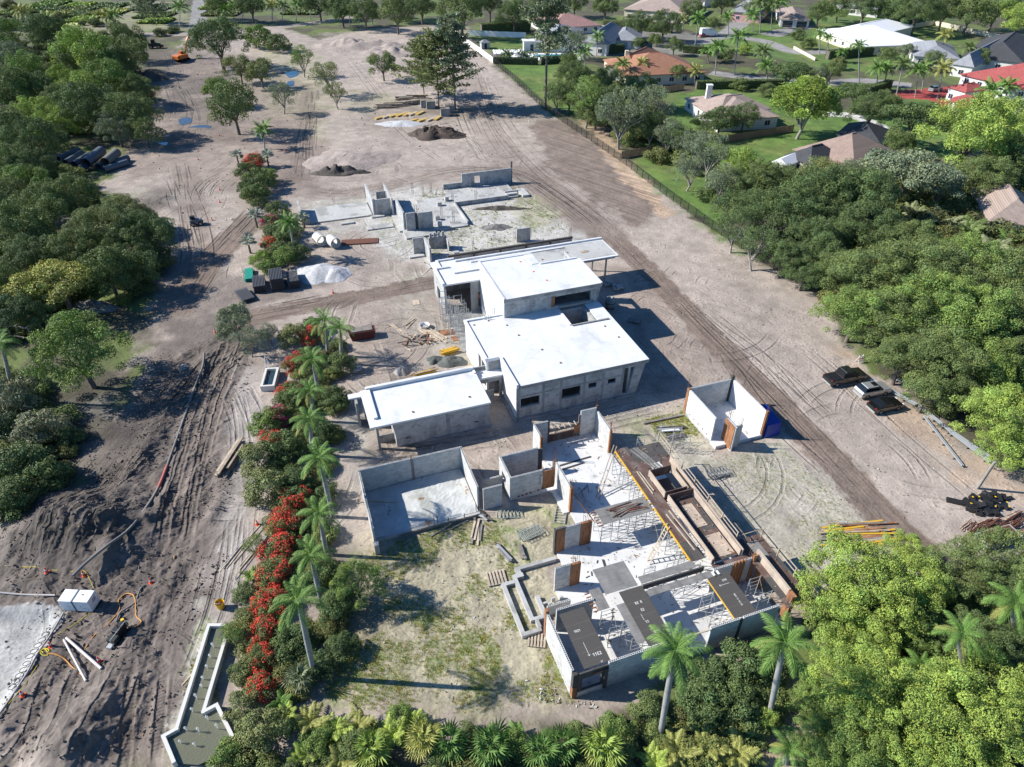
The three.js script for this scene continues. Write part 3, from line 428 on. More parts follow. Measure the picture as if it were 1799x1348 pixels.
// --- flat roofed side wing ---
{
  const o = frame('concrete_garage', 'low concrete garage with white parapet roof left of the large house', 'garage'), c = M.blockOld;
  wall(o, c, 'u', -15.5, -3.65, -.25, 0, 0, 4.0, [[-14.6, -14, .9, 1.15], [-5.6, -5.1, 1.05, 1.3]]); P(o, 'pilaster', M.concrete, -9.3, -8.8, .1, 3.9, .002, .02); P(o, 'tie_beam', M.concrete, -15.5, -3.7, 3.5, 3.95, .003, .03);
  P(o, 'footing', M.concrete, -12, -3.5, 0, .12, .03, .3); P(o, 'footing', M.concrete, -3.6, -3.3, 0, .12, -6.9, .03);
  wall(o, c, 'v', -6.9, -.25, -3.9, -3.65, 0, 4.0); wall(o, c, 'u', -18.6, -3.9, -7.1, -6.9, 0, 4.0, [[-17, -10, 0, 2.8]]); wall(o, c, 'v', -6.9, 0, -15.75, -15.5, 0, 4.0);
  P(o, 'column', M.concrete, -18.0, -17.7, 0, 4, -.5, -.1); P(o, 'half_wall', M.concrete, -17.6, -15.8, 0, 1.2, -1.5, -1.3); wall(o, M.concrete, 'v', -6.9, -5.2, -19.6, -19.3, 0, 3.9); wall(o, M.concrete, 'v', -6.9, -5.4, -18.4, -18.1, 0, 3.9);
  P(o, 'roof_slab', M.roof, -18.7, -3.55, 4.0, 4.25, -7.2, .5); P(o, 'roof_slab', M.roof, -20.3, -18.7, 3.9, 4.1, -7.15, -6.2);
  P(o, 'roof_kerb', M.roof, -18.0, -3.6, 4.25, 4.72, -7.25, -6.8); P(o, 'roof_kerb', M.roof, -3.85, -3.55, 4.25, 4.4, -6.8, -6.0); P(o, 'roof_kerb', M.roof, -18.0, -17.5, 4.25, 4.55, -6.8, -.9);
  const dr = cyl(.12, .14, .1, 10); part(o, 'roof_drain', dr, M.rust, -5.8, 4.25, -1.4); part(o, 'roof_drain', dr, M.rust, -13.2, 4.25, -.8);
  const b = frame('roofed_link', 'low concrete passage joining the garage to the large house', 'passage');
  P(b, 'roof_slab', M.roof, -3.54, -.05, 3.5, 3.75, -7.4, -5.3); P(b, 'beam', M.concrete, -3.54, -.05, 2.9, 3.49, -5.5, -5.3); P(b, 'roof_kerb', M.concrete, -3.54, -1.2, 3.75, 4.3, -7.4, -7.15); P(b, 'column', M.concrete, -.55, -.1, 0, 2.9, -5.5, -5.3); wall(b, M.blockOld, 'u', -3.6, -1.3, -5.48, -5.32, 0, 1.6);
}
// --- roofless block building in front ---
const BB = frame('block_building', 'roofless concrete block building with timber formwork in the foreground', 'building');
{
  const o = BB, y = .2;
  // floors
  for (const [a, b, c, d] of [[.2, 8.75, 5.6, 9.9], [-.5, 8.9, 9.9, 17.2], [.3, 13.3, 17.2, 21.9], [-3.3, 13.3, 21.9, 26.2], [-5.2, 14.2, 26.2, 30.3], [-8, 14.2, 30.3, 37.1], [-5.5, -.5, 9.6, 13.4], [8.9, 13.3, 12.6, 17.2]]) P(o, 'floor_slab', M.slab, a, b, 0, y, c, d);
  // garage room at the left
  blockWall(o, 'u', -21.2, -15.25, 6.5, 3.6); blockWall(o, 'u', -14.9, -9.1, 6.5, 3.6); P(o, 'column_form', M.boardOld, -15.24, -14.91, 0, 3.4, 6.42, 6.58); starters(o, -15.08, 6.5, 3.4, .6, 3, .05);
  blockWall(o, 'v', 6.6, 15.4, -21.1, 3.5); blockWall(o, 'v', 6.6, 13.3, -9.2, 3.5); P(o, 'pier', M.block, -21.3, -20.8, 0, 1.5, 15.42, 16.0);
  P(o, 'edge_beam', M.slabOld, -20.95, -9.3, 0, .35, 14.0, 14.3); for (const u of [-17.2, -15.2, -13, -11.2]) P(o, 'stake', M.boardOld, u, u + .1, 0, 1.1, 14.32, 14.4); P(o, 'form_board', M.boardOld, -18.5, -9.8, .1, .4, 14.42, 14.46);
  starters(o, -14.3, 14.15, .35, 1.3, 4, .2); starters(o, -9.5, 13.8, 0, 1.6, 3, .12); blockWall(o, 'u', -8.7, -6.5, 13.6, 3.3, [], M.block); blockWall(o, 'u', -8.0, -5.55, 10.9, 1.9);
  { // rumpled plastic sheet spread over the room's fill
    const g = sheet(-20.9, -9.4, 6.7, 13.95, 90, 60, (u, v) => .16 + .28 * sst(-20, -14, u) * (.5 + fbm(u * .5, v * .5, 3)) * .7 + .09 * Math.abs(fbm(u * 2.2 + v, v * 2.2 - u * .5, 3) - .5) * 2), uv = g.attributes.uv, p = g.attributes.position; for (let i = 0; i < uv.count; i++) uv.setXY(i, p.getX(i), p.getZ(i));
    part(o, 'plastic_sheet', g, M.sheeting = tm(512, 9, (a, b) => { const n = tn(a, b, 8, 5), s = sst(.6, .72, tn(a, b, 5, 4)), r = sst(.72, .78, tn(a + .3, b, 9, 3)); return [lerp(.5, .34, r) * (.75 + .5 * n) * (1 - .2 * s), lerp(.51, .22, r) * (.75 + .5 * n) * (1 - .2 * s), lerp(.49, .13, r) * (.75 + .5 * n) * (1 - .25 * s)]; }, { roughness: .45 })); }
  // small room
  blockWall(o, 'u', -5.5, -.75, 9.7, 3.7); blockWall(o, 'v', 9.8, 13.2, -5.4, 3.7, [[10.6, 12, 1.2, 2.4]]); blockWall(o, 'u', -5.5, -1.6, 13.3, 3.7); P(o, 'form_panel', M.plyOrange, -1.59, -.1, .6, 3.4, 13.24, 13.36); P(o, 'form_panel', M.plyDark, -.74, -.2, .2, 3.4, 9.6, 9.8); for (let i = 0; i < 7; i++) P(o, 'patch_block', pick([M.plyBrown, M.concrete, M.rust]), -4.6 + i * .48, -4.3 + i * .48, .35 + i * .05, .6 + i * .05, 13.402, 13.412);
  P(o, 'column', M.block, -1.85, -1.62, 1.6, 3.0, 13.42, 13.55);
  // back room
  blockWall(o, 'u', .2, 2.05, 5.7, 3.8); blockWall(o, 'u', 6.45, 8.5, 5.7, 4.2); blockWall(o, 'v', 5.82, 8.1, .25, 3.8); blockWall(o, 'v', 5.82, 9.6, 8.62, 3.8);
  P(o, 'form_panel', M.plyBrown, 2.1, 6.4, .3, 1.5, 5.62, 5.78); P(o, 'form_panel', M.boardOld, 2.1, 6.4, 1.9, 2.4, 5.62, 5.78); for (let i = 0; i < 5; i++) P(o, 'form_tie', M.boardPale, 2.7 + i * .75, 2.8 + i * .75, 2.42, 2.5, 5.3, 6.1); for (const [a, b] of [[2.3, 2.05], [6.2, 6.4]]) P(o, 'column_form', M.plyBrown, Math.min(a, b), Math.max(a, b), 0, 3.6, 5.6, 5.8); P(o, 'form_panel', M.plyOrange, 5.6, 6.4, .9, 2.2, 5.79, 5.83);
  P(o, 'column_form', M.plyBrown, 8.5, 8.75, 0, 4.5, 5.58, 5.8); P(o, 'column_form', M.plyOrange, 8.5, 8.76, 0, 3.8, 9.62, 9.9); P(o, 'column_form', M.plyOrange, .1, .38, 0, 3.9, 8.12, 8.4); starters(o, .15, 5.7, 3.8, 1.2, 2, .05); starters(o, 8.6, 9.75, 3.8, 1.4, 3, .08); starters(o, 8.6, 5.7, 4.4, .9, 2, .08); starters(o, .2, 8.3, 3.8, 1.2, 3, .1);
  blockWall(o, 'v', 12.7, 16.9, .35, 3.8); P(o, 'column_form', M.plyOrange, .2, .52, 0, 3.9, 16.92, 17.3); P(o, 'column_form', M.plyBrown, .2, .52, 0, 3.9, 12.2, 12.68); starters(o, .3, 17.1, 3.9, 1.2, 4, .1); starters(o, .3, 12.4, 3.9, 1.3, 4, .12); starters(o, -.3, 13.4, 3.4, 1.6, 3, .1);
  // piers with formwork ends
  blockWall(o, 'u', -2.4, -.7, 21.9, 3.7); P(o, 'form_panel', M.plyOrange, -3.4, -2.42, .1, 3.65, 21.78, 22.03); P(o, 'form_panel', M.plyOrange, -.68, .6, .2, 3.65, 21.76, 22.04); P(o, 'form_panel', M.plyDark, -3.6, -3.42, .1, 3.8, 21.7, 22.1); starters(o, -.1, 21.9, 3.65, 1.2, 4, .2); cores(o, M.boardOld, 'u', -3.4, -2.45, 21.9, 3.66);
  blockWall(o, 'u', -5.3, -3.7, 26.3, 3.6); P(o, 'form_panel', M.plyOrange, -3.68, -2.6, .2, 3.5, 26.18, 26.42); starters(o, -3.1, 26.3, 3.5, 1.3, 4, .2);
  for (let i = 0; i < 5; i++) P(o, 'loose_block', M.block, -6.9 + i * .42, -6.52 + i * .42, .2, .4 + (i % 3) * .2, 27.4 + (i % 2) * .3, 27.6 + (i % 2) * .3); blockWall(o, 'u', -7, -4.6, 28.7, 1.5); blockWall(o, 'u', -6.9, -3.2, 30.6, 3.5);
  // front room
  blockWall(o, 'v', 30.9, 36.7, -7.9, 3.8); P(o, 'column_form', M.plyOrange, -8.05, -7.75, 0, 4.1, 30.5, 30.88); P(o, 'column_form', M.plyOrange, -8.0, -7.6, 0, 1.6, 36.72, 37.15); P(o, 'column_form', M.plyDark, -8.0, -7.6, 1.6, 3.6, 36.72, 37.1);
  wall(o, M.plyDark, 'u', -7.58, -4.75, 36.95, 37.1, .2, 3.5, [[-7.1, -5.3, .9, 2.6]]); P(o, 'form_panel', M.block, -7.5, -4.9, 0, .75, 37.11, 37.16); P(o, 'form_tie', M.plyOrange, -6.2, -5.2, 2.9, 3.05, 37.12, 37.2); P(o, 'form_panel', M.plyDark, -5.1, -4.75, .2, 3.2, 37.12, 37.25);
  blockWall(o, 'u', -4.7, 3.3, 37.0, 3.8); blockWall(o, 'u', 5.3, 8.3, 37.0, 3.8); blockWall(o, 'u', 8.7, 12.5, 37.0, 3.8); P(o, 'column_form', M.plyDark, 8.32, 8.68, .2, 3.6, 36.92, 37.08); P(o, 'window_sill', M.concrete, 3.32, 5.28, 0, .3, 36.9, 37.12); P(o, 'form_tie', M.boardPale, 3.3, 5.3, 3.5, 3.6, 36.92, 37.06);
  P(o, 'cross_brace', M.boardOld, 3.4, 3.5, .2, 3.4, 36.6, 36.7);
  blockWall(o, 'u', 9.1, 13.4, 31.5, 3.7); P(o, 'form_panel', M.plyOrange, 11.2, 12.6, .3, 3.9, 31.62, 31.7); for (let i = 0; i < 4; i++) P(o, 'form_stud', M.plyOrange, 11.35 + i * .35, 11.43 + i * .35, .3, 4.3, 31.71, 31.8); P(o, 'column_form', M.plyOrange, 13.42, 13.75, .2, 4.2, 31.4, 31.8); starters(o, 13.2, 31.5, 4, .9, 3, .12);
  P(o, 'lintel_form', M.plyPale, 14.05, 14.3, 3.1, 4.3, 31.2, 36.2); P(o, 'column_form', M.plyOrange, 13.95, 14.3, .2, 3.1, 31.9, 32.9); P(o, 'column_form', M.plyOrange, 13.9, 14.35, .2, 4.2, 36.25, 37.0); starters(o, 13.4, 37, 3.2, 1.4, 4, .2);
  // deck formwork: sheets laid side by side on yellow beams
  const sheetDeck = (u0, u1, v0, v1, h, m, w = 1.22, l = 2.44, alongV = true) => { for (let a = u0; a < u1 - .05; a += alongV ? w : l) for (let b = v0; b < v1 - .05; b += alongV ? l : w) { const t = Array.isArray(m) ? pick(m) : m; P(o, 'plywood_sheet', t, a + .008, Math.min(u1, a + (alongV ? w : l)) - .008, h + rr(0, .012), h + .03 + rr(0, .01), b + .008, Math.min(v1, b + (alongV ? l : w)) - .008); } };
  const br = [M.plyBrown, M.plyBrown, M.plyBrown, M.plyDark];
  sheetDeck(7.6, 9.2, 12.9, 30.0, 3.58, br); sheetDeck(9.2, 13.15, 13.3, 17.85, 3.58, br); sheetDeck(9.5, 12.3, 22.1, 30.7, 3.58, br); sheetDeck(9.2, 13.2, 30.9, 31.35, 3.58, br); sheetDeck(13.3, 16.2, 28.9, 37.3, 3.3, br); sheetDeck(12.75, 13.2, 17.9, 30.8, 3.58, br); sheetDeck(9.5, 11.8, 18.1, 21.4, 2.6, br);
  const up = (u0, u1, v0, v1, y0 = 3.62, y1 = 4.45, m = M.plyPale) => P(o, 'form_panel', m, u0, u1, y0, y1, v0, v1);
  up(9.24, 9.34, 17.95, 21.55); up(11.95, 12.05, 17.95, 21.7); up(9.34, 11.95, 17.95, 18.05, 3.2, 4.45, M.plyBrown); up(9.34, 11.95, 21.45, 21.55, 3.62, 4.45, M.plyBrown);
  up(9.36, 9.46, 21.95, 30.8); up(12.4, 12.5, 21.95, 30.8); up(9.46, 12.4, 21.95, 22.05, 3.62, 4.45, M.plyBrown); up(12.6, 12.72, 16.7, 30.9, 3.62, 4.5); up(9.2, 9.5, 30.82, 30.9, 3.62, 4.3, M.plyBrown);
  P(o, 'plywood_sheet', M.plyPale, 10.3, 11.6, 3.63, 3.66, 23.2, 26.4); P(o, 'plywood_sheet', M.plyPale, 10.6, 12.2, 3.63, 3.66, 27.6, 30.4); P(o, 'plywood_sheet', M.plyDark, 10.6, 11.9, 3.64, 3.68, 13.9, 16.3); P(o, 'plywood_sheet', M.slab, 10.2, 11.5, 3.64, 3.67, 16.4, 17.4); P(o, 'plywood_sheet', M.plyGrey, 14.2, 15.4, 3.36, 3.4, 29.6, 32);
  for (const [u, v0, v1] of [[9.3, 13.6, 17.2], [9.75, 13.4, 17.6], [10.1, 13.5, 17.3]]) part(o, 'scaffold_plank', stick(V(u, 3.7, v0), V(u + 1.1, 3.72, v1), .26, .05), M.plyGrey);
  sheetDeck(1.6, 7.55, 20.4, 22.6, 3.28, M.plyGrey, 1.22, 2.44, false); sheetDeck(-1.95, 1.4, 27.6, 30.6, 3.5, M.plyGrey); sheetDeck(-3.2, -2.1, 29.5, 31.9, 3.3, M.plyGrey); sheetDeck(-1.5, -.62, 31.9, 36.1, 3.4, M.plyGrey); sheetDeck(1.7, 7.6, 29.9, 30.75, 3.7, M.plyGrey, .85, 2.44, false); P(o, 'lintel_form', M.plyDark, 1.8, 8.4, 3.0, 3.68, 30.8, 30.95); sheetDeck(1.8, 8.9, 31.4, 32.1, 3.45, M.plyGrey, .72, 2.44, false);
  // dark deck sheets with painted notes
  const note = (seed, lines) => { const cv = document.createElement('canvas'); cv.width = 256; cv.height = 512; const g = cv.getContext('2d'); const r = mulberry(seed); g.fillStyle = '#4c4844'; g.fillRect(0, 0, 256, 512); for (let i = 0; i < 900; i++) { const q = 60 + r() * 40 | 0; g.fillStyle = `rgba(${q},${q - 4},${q - 8},.35)`; g.fillRect(r() * 256, r() * 512, 40 * r() + 2, 1 + r() * 2); } g.strokeStyle = '#8a8680'; g.lineWidth = 1; for (let y = 128; y < 512; y += 128) { g.beginPath(); g.moveTo(0, y); g.lineTo(256, y); g.stroke(); } g.fillStyle = g.strokeStyle = '#c9c7c2'; g.lineWidth = 4; g.textAlign = 'center'; lines(g); const t = new THREE.CanvasTexture(cv); t.colorSpace = THREE.SRGBColorSpace; return new THREE.MeshStandardMaterial({ map: t, roughness: .9 }); };
  const noted = (u0, u1, v0, v1, h, m) => { const b = P(o, 'plywood_sheet', M.plyDark, u0, u1, h, h + .03, v0, v1); const g = new THREE.PlaneGeometry(u1 - u0 - .04, v1 - v0 - .04); g.rotateX(-Math.PI / 2); part(o, 'deck_sheet', g, m, (u0 + u1) / 2, h + .034, (v0 + v1) / 2); };
  const line = (g, ...p) => { g.beginPath(); g.moveTo(p[0], p[1]); for (let i = 2; i < p.length; i += 2) g.lineTo(p[i], p[i + 1]); g.stroke(); };
  noted(-6.9, -4.45, 31.2, 36.85, 3.6, note(3, g => { g.font = 'bold 40px sans-serif'; g.fillText('11E2', 170, 440); g.font = 'bold 30px sans-serif'; g.fillText('1021', 90, 200); line(g, 96, 300, 96, 420); line(g, 84, 410, 96, 424, 108, 410); line(g, 170, 490, 176, 504, 190, 488); }));
  noted(-.7, 1.7, 30.8, 36.7, 3.55, note(4, g => { g.font = 'bold 34px sans-serif'; g.fillText('E2', 130, 220); g.fillText('11', 110, 330); line(g, 90, 240, 90, 300); g.fillText('RE  R', 130, 150); g.fillText('R 10', 150, 430); }));
  noted(7.95, 10.25, 32.2, 36.8, 3.6, note(5, g => { line(g, 70, 120, 190, 120); line(g, 86, 106, 70, 120, 86, 134); g.font = 'bold 34px sans-serif'; g.fillText('378', 160, 84); g.font = 'bold 26px sans-serif'; g.save(); g.translate(150, 330); g.rotate(Math.PI / 2); g.fillText('REF 11 12 10', 0, 0); g.restore(); }));
  for (const [u, v] of [[8.6, 31.75], [9.1, 31.75]]) P(o, 'paper_notice', M.white, u, u + .22, 3.75, 3.78, v, v + .45);
  // joists and yellow beams below the deck
  for (let k = 0; k < 22; k++) P(o, 'joist', M.beamYellow, 7.35, 7.75, 3.36, 3.52, 13.2 + k * .77, 13.28 + k * .77); for (const [a, b] of [[13.2, 17.2], [17.4, 21.2], [22.6, 25.6], [25.8, 29.8]]) P(o, 'edge_joist', M.beamYellow, 7.46, 7.58, 3.53, 3.67, a, b);
  for (let k = 0; k < 6; k++) { P(o, 'joist', M.plyOrange, 1.1, 1.6, 3.12, 3.24, 20.5 + k * .4, 20.58 + k * .4); P(o, 'joist', M.plyOrange, -3.7, -3.2, 3.14, 3.26, 29.7 + k * .4, 29.78 + k * .4); } P(o, 'edge_joist', M.beamYellow, 7.9, 7.97, 3.45, 3.58, 32.3, 36.8); P(o, 'edge_joist', M.beamYellow, -.6, -.53, 3.4, 3.52, 30.9, 32.6);
  // guard rails of the deck edge
  for (const y1 of [4.15, 4.7]) { part(o, 'guard_rail', stick(V(13.28, y1, 12.9), V(13.28, y1, 29.1), .09, .05), M.boardPale); part(o, 'guard_rail', stick(V(16.15, y1 - .3, 29.2), V(16.25, y1 - .3, 37.4), .09, .05), M.boardPale); } for (let k = 0; k < 7; k++) part(o, 'guard_post', bx(.09, 1.3, .09), M.boardPale, 13.2, 3.5, 13 + k * 2.68); for (let k = 0; k < 4; k++) part(o, 'guard_post', bx(.09, 1.3, .09), M.boardPale, 16.1, 3.2, 29.3 + k * 2.6); part(o, 'guard_rail', stick(V(13.3, 4.4, 29.2), V(16.1, 4.4, 29.2), .08, .05), M.board);
  for (const [a, b] of [[V(8.3, 3.7, 17), V(8.35, 3.7, 20.7)], [V(8.55, 3.72, 17.2), V(8.65, 3.72, 20.3)], [V(7.9, 4.3, 24.2), V(8.2, 4.35, 29.3)], [V(8.3, 4.5, 24), V(8.6, 4.5, 29.1)]]) part(o, 'scaffold_board', stick(a, b, .12, .06), M.boardPale);
  part(o, 'prop_board', stick(V(3.9, .3, 16.3), V(7.7, 3.9, 12.4), .1, .06), M.board); part(o, 'prop_board', stick(V(4.2, .3, 16.6), V(7.9, 3.9, 12.7), .1, .06), M.board); part(o, 'prop_board', stick(V(.5, 3.0, 16.6), V(2.2, .3, 19.6), .12, .06), M.plyOrange);
}
// loose boards on the grey platform
for (let k = 0; k < 14; k++) { const a = HW(2.6 + rr(0, 1), 20.9 + k * .1, 3.36 + (k % 3) * .05), b = HW(5.6 + rr(0, 1.6), 20.6 + rr(0, 1.6), 3.37 + (k % 3) * .05); solo('loose_board', stick(a, b, .12, .045), pick([M.rust, M.boardOld, M.plyBrown]), 'brown weathered board lying on the raised grey platform', 'board', null, 0, 'boards on the platform'); }
// shoring frames under the decks
const shoringGeo = (() => { const g = {}; g.leg = cyl(.04, .04, 3.1, 6); g.rung = bar(V(-.6, 0, 0), V(.6, 0, 0), .028, 5); g.cross = merge([bar(V(0, .5, 0), V(0, 2.6, 1.8), .022, 4), bar(V(0, 2.6, 0), V(0, .5, 1.8), .022, 4)]); return g; })();
function shoring(u, v, turn, label, group, y = .2, s = 1) { const o = thing('shoring_frame', label, 'scaffold', HW(u, v, y), HA + turn, group); o.scale.y = s; for (const z of [0, 1.8]) for (const x of [-.6, .6]) part(o, 'leg', shoringGeo.leg, M.galv, x, 0, z); for (const z of [0, 1.8]) for (const y1 of [.6, 1.2, 1.8, 2.4, 3]) part(o, 'rung', shoringGeo.rung, M.galv, 0, y1, z); for (const x of [-.6, .6]) part(o, 'cross_brace', shoringGeo.cross, M.galv, x, 0, 0); return o; }
for (const v of [13.4, 16, 18.6, 23, 26, 28.4]) shoring(7.9, v, 0, 'steel shoring frame under the edge of the brown formwork deck', 'shoring under the brown deck');
for (const u of [2.2, 4.2, 6.2]) shoring(u, 20.6, 0, 'steel shoring frame carrying the raised grey plywood platform', 'shoring under the grey platform');
for (const [u, v] of [[-2.4, 32], [-1, 33.6], [3.6, 29], [6, 29.2], [7.4, 33.4], [12.6, 33.4]]) shoring(u, v, 0, 'steel shoring frame inside the front room of the block building', 'shoring in the front room');
for (const [u, v, t] of [[12.5, 10.5, .2], [15.2, 10, .4], [17.4, 10.8, .1]]) shoring(u, v, t, 'empty scaffold frame standing on grass by the small roofless shed', 'scaffold frames on the grass', 0, .8);
for (let k = 0; k < 12; k++) { const u = -1.4 + (k % 4) * 1.25, v = -27.4 + Math.floor(k / 4) * 2.6 + rr(-.3, .3); if (k % 4 < 3) shoring(u - 1.2, v, rr(-.1, .1), 'steel scaffold frame crowding the entrance of the white-roofed house', 'entrance scaffolding', 0, k % 4 === 0 ? 1.7 : 1.25); }
for (const [u, v] of [[6.1, -22.5], [7.6, -20.2]]) { }
{ const o = thing('scaffold_tower', 'tall scaffold tower under the upper storey by the slotted wall', 'scaffold', HW(1.9, -20.6, .2), HA); for (const x of [0, 1.5]) for (const z of [0, 1.2]) part(o, 'post', cyl(.045, .045, 5.2, 6), M.galv, x, 0, z); for (let i = 1; i < 14; i++) for (const x of [0, 1.5]) part(o, 'rung', bar(V(x, i * .37, 0), V(x, i * .37, 1.2), .03, 4), M.galv); for (let i = 0; i < 3; i++) part(o, 'brace', bar(V(0, i * 1.7 + .2, 1.2), V(1.5, i * 1.7 + 1.8, 1.2), .03, 4), M.galv); part(o, 'plank', stick(V(-.3, 3.4, .6), V(1.9, 3.4, .6), .4, .06), M.boardOld); }
// wooden ladder and sawhorse on the slab
{ const o = thing('wooden_ladder', 'wooden ladder leaning against the brown formwork deck', 'ladder', HW(5.2, 26.4, .2), HA); for (const s of [-.25, .25]) part(o, 'rail', stick(V(0, 0, s), V(2.5, 3.6, s - 1.2), .1, .06), M.boardPale); for (let i = 1; i < 12; i++) { const t = i / 12; part(o, 'rung', stick(V(2.5 * t, 3.6 * t, -.25 - 1.2 * t), V(2.5 * t, 3.6 * t, .25 - 1.2 * t), .08, .05), M.boardPale); }
  const b = thing('sawhorse', 'small wooden sawhorse on the white slab', 'sawhorse', HW(2.9, 15.2, .2), HA + .5); part(b, 'beam', bx(1.3, .14, .12), M.boardOld, 0, .75, 0); for (const x of [-.55, .55]) for (const s of [-1, 1]) part(b, 'leg', stick(V(x, 0, s * .3), V(x, .78, s * .04), .1, .05), M.boardOld); }
for (const [u0, v0, u1, v1, l] of [[.9, 10.1, 6.2, 9.8, 'long dark plank lying on the slab behind the sawhorse'], [1.4, 10.8, 5, 10.5, 'short dark plank lying beside the long dark plank'], [.4, 27.1, .9, 24.5, 'narrow steel pipe lying on the slab near the orange pier']]) solo('plank', stick(HW(u0, v0, .25), HW(u1, v1, .25), .2, .06), M.plyDark, l, 'plank');
// --- small roofless shed with blue wrapped skip ---
{
  const o = frame('block_shed', 'small roofless white block shed beside the blue tarpaulin', 'shed');
  P(o, 'floor_slab', M.slab, 21.4, 28.2, 0, .5, 5.9, 13.5); blockWall(o, 'u', 21.6, 27.7, 6.0, 4.1, [], M.block, .5); blockWall(o, 'v', 6.3, 12.3, 21.5, 4.1, [], M.roof, 0); blockWall(o, 'v', 6.2, 13.2, 28.1, 4.1, [], M.roof, .5);
  P(o, 'column_form', M.plyOrange, 21.35, 21.65, .1, 4.2, 5.8, 6.28); P(o, 'column_form', M.plyDark, 27.75, 28.15, .5, 4.6, 5.85, 6.18); P(o, 'column_form', M.plyOrange, 28.0, 28.3, .4, 4.3, 13.22, 13.5); starters(o, 21.4, 5.9, 4.1, 1.5, 2, .05); starters(o, 28, 6, 4.5, 1.2, 3, .08); starters(o, 28.15, 13.4, 4.2, 1.4, 3, .1);
  blockWall(o, 'v', 12.4, 14.4, 23.1, 3.8, [], M.roof); blockWall(o, 'u', 23.22, 24.3, 13.9, 3.6, [], M.block); P(o, 'column_form', M.plyOrange, 22.9, 23.0, .2, 3.8, 12.3, 14.3); starters(o, 23.3, 12.6, 3.8, 1.3, 4, .15); starters(o, 24.2, 13.9, 3.6, 1.3, 3, .1); for (let i = 0; i < 5; i++) P(o, 'weep_patch', M.plyBrown, 21.38, 21.398, .7, .95, 7.2 + i, 7.42 + i);
  P(o, 'wall_plank', M.boardOld, 21.6, 23, 3.85, 4.0, 5.7, 5.88);
  const b = thing('tarpaulin', 'bright blue tarpaulin cover leaning on the small roofless shed', 'tarpaulin', HW(29.6, 11.9), HA); const r = new RoundedBoxGeometry(2.2, 2.3, 3.6, 3, .12), p = r.attributes.position; for (let i = 0; i < p.count; i++) { const x = p.getX(i), y = p.getY(i), z = p.getZ(i); const dn = y < 0 ? 1.05 : .95; p.setXYZ(i, x * dn + .09 * (vn(z * 3 + 5, y * 2) - .5), y + 1.15 + (z > 0 ? -.25 : .1) * (y > 0 ? 1 : 0), z * dn + .1 * (vn(x * 3, y * 3 + 8) - .5)); } r.computeVertexNormals(); part(b, 'cover', r, mat([.012, .04, .30], { roughness: .45 })); part(b, 'pallet', bx(2.0, .12, 3.3), M.boardOld);
}
// --- low foundation trench walls on the grass ---
{ const o = frame('foundation_strip', 'low white concrete foundation strips on the grass yard', 'foundation'), s = (a, b, c, d) => P(o, 'strip', M.slabOld, a, b, 0, .45, c, d); s(-8.2, -3.7, 22.6, 23.0); s(-8.7, -7.6, 23.4, 23.9); s(-8.2, -7.7, 23.0, 23.4); s(-10.1, -8.7, 24.0, 24.4); s(-10.1, -9.7, 24.4, 29.9); s(-8.75, -8.35, 23.9, 29.0); s(-10.1, -8.1, 29.9, 30.3); s(-8.35, -7, 28.7, 29.1); s(-7.4, -7, 26.5, 28.7); s(-8.35, -8.0, 29.1, 29.9); }
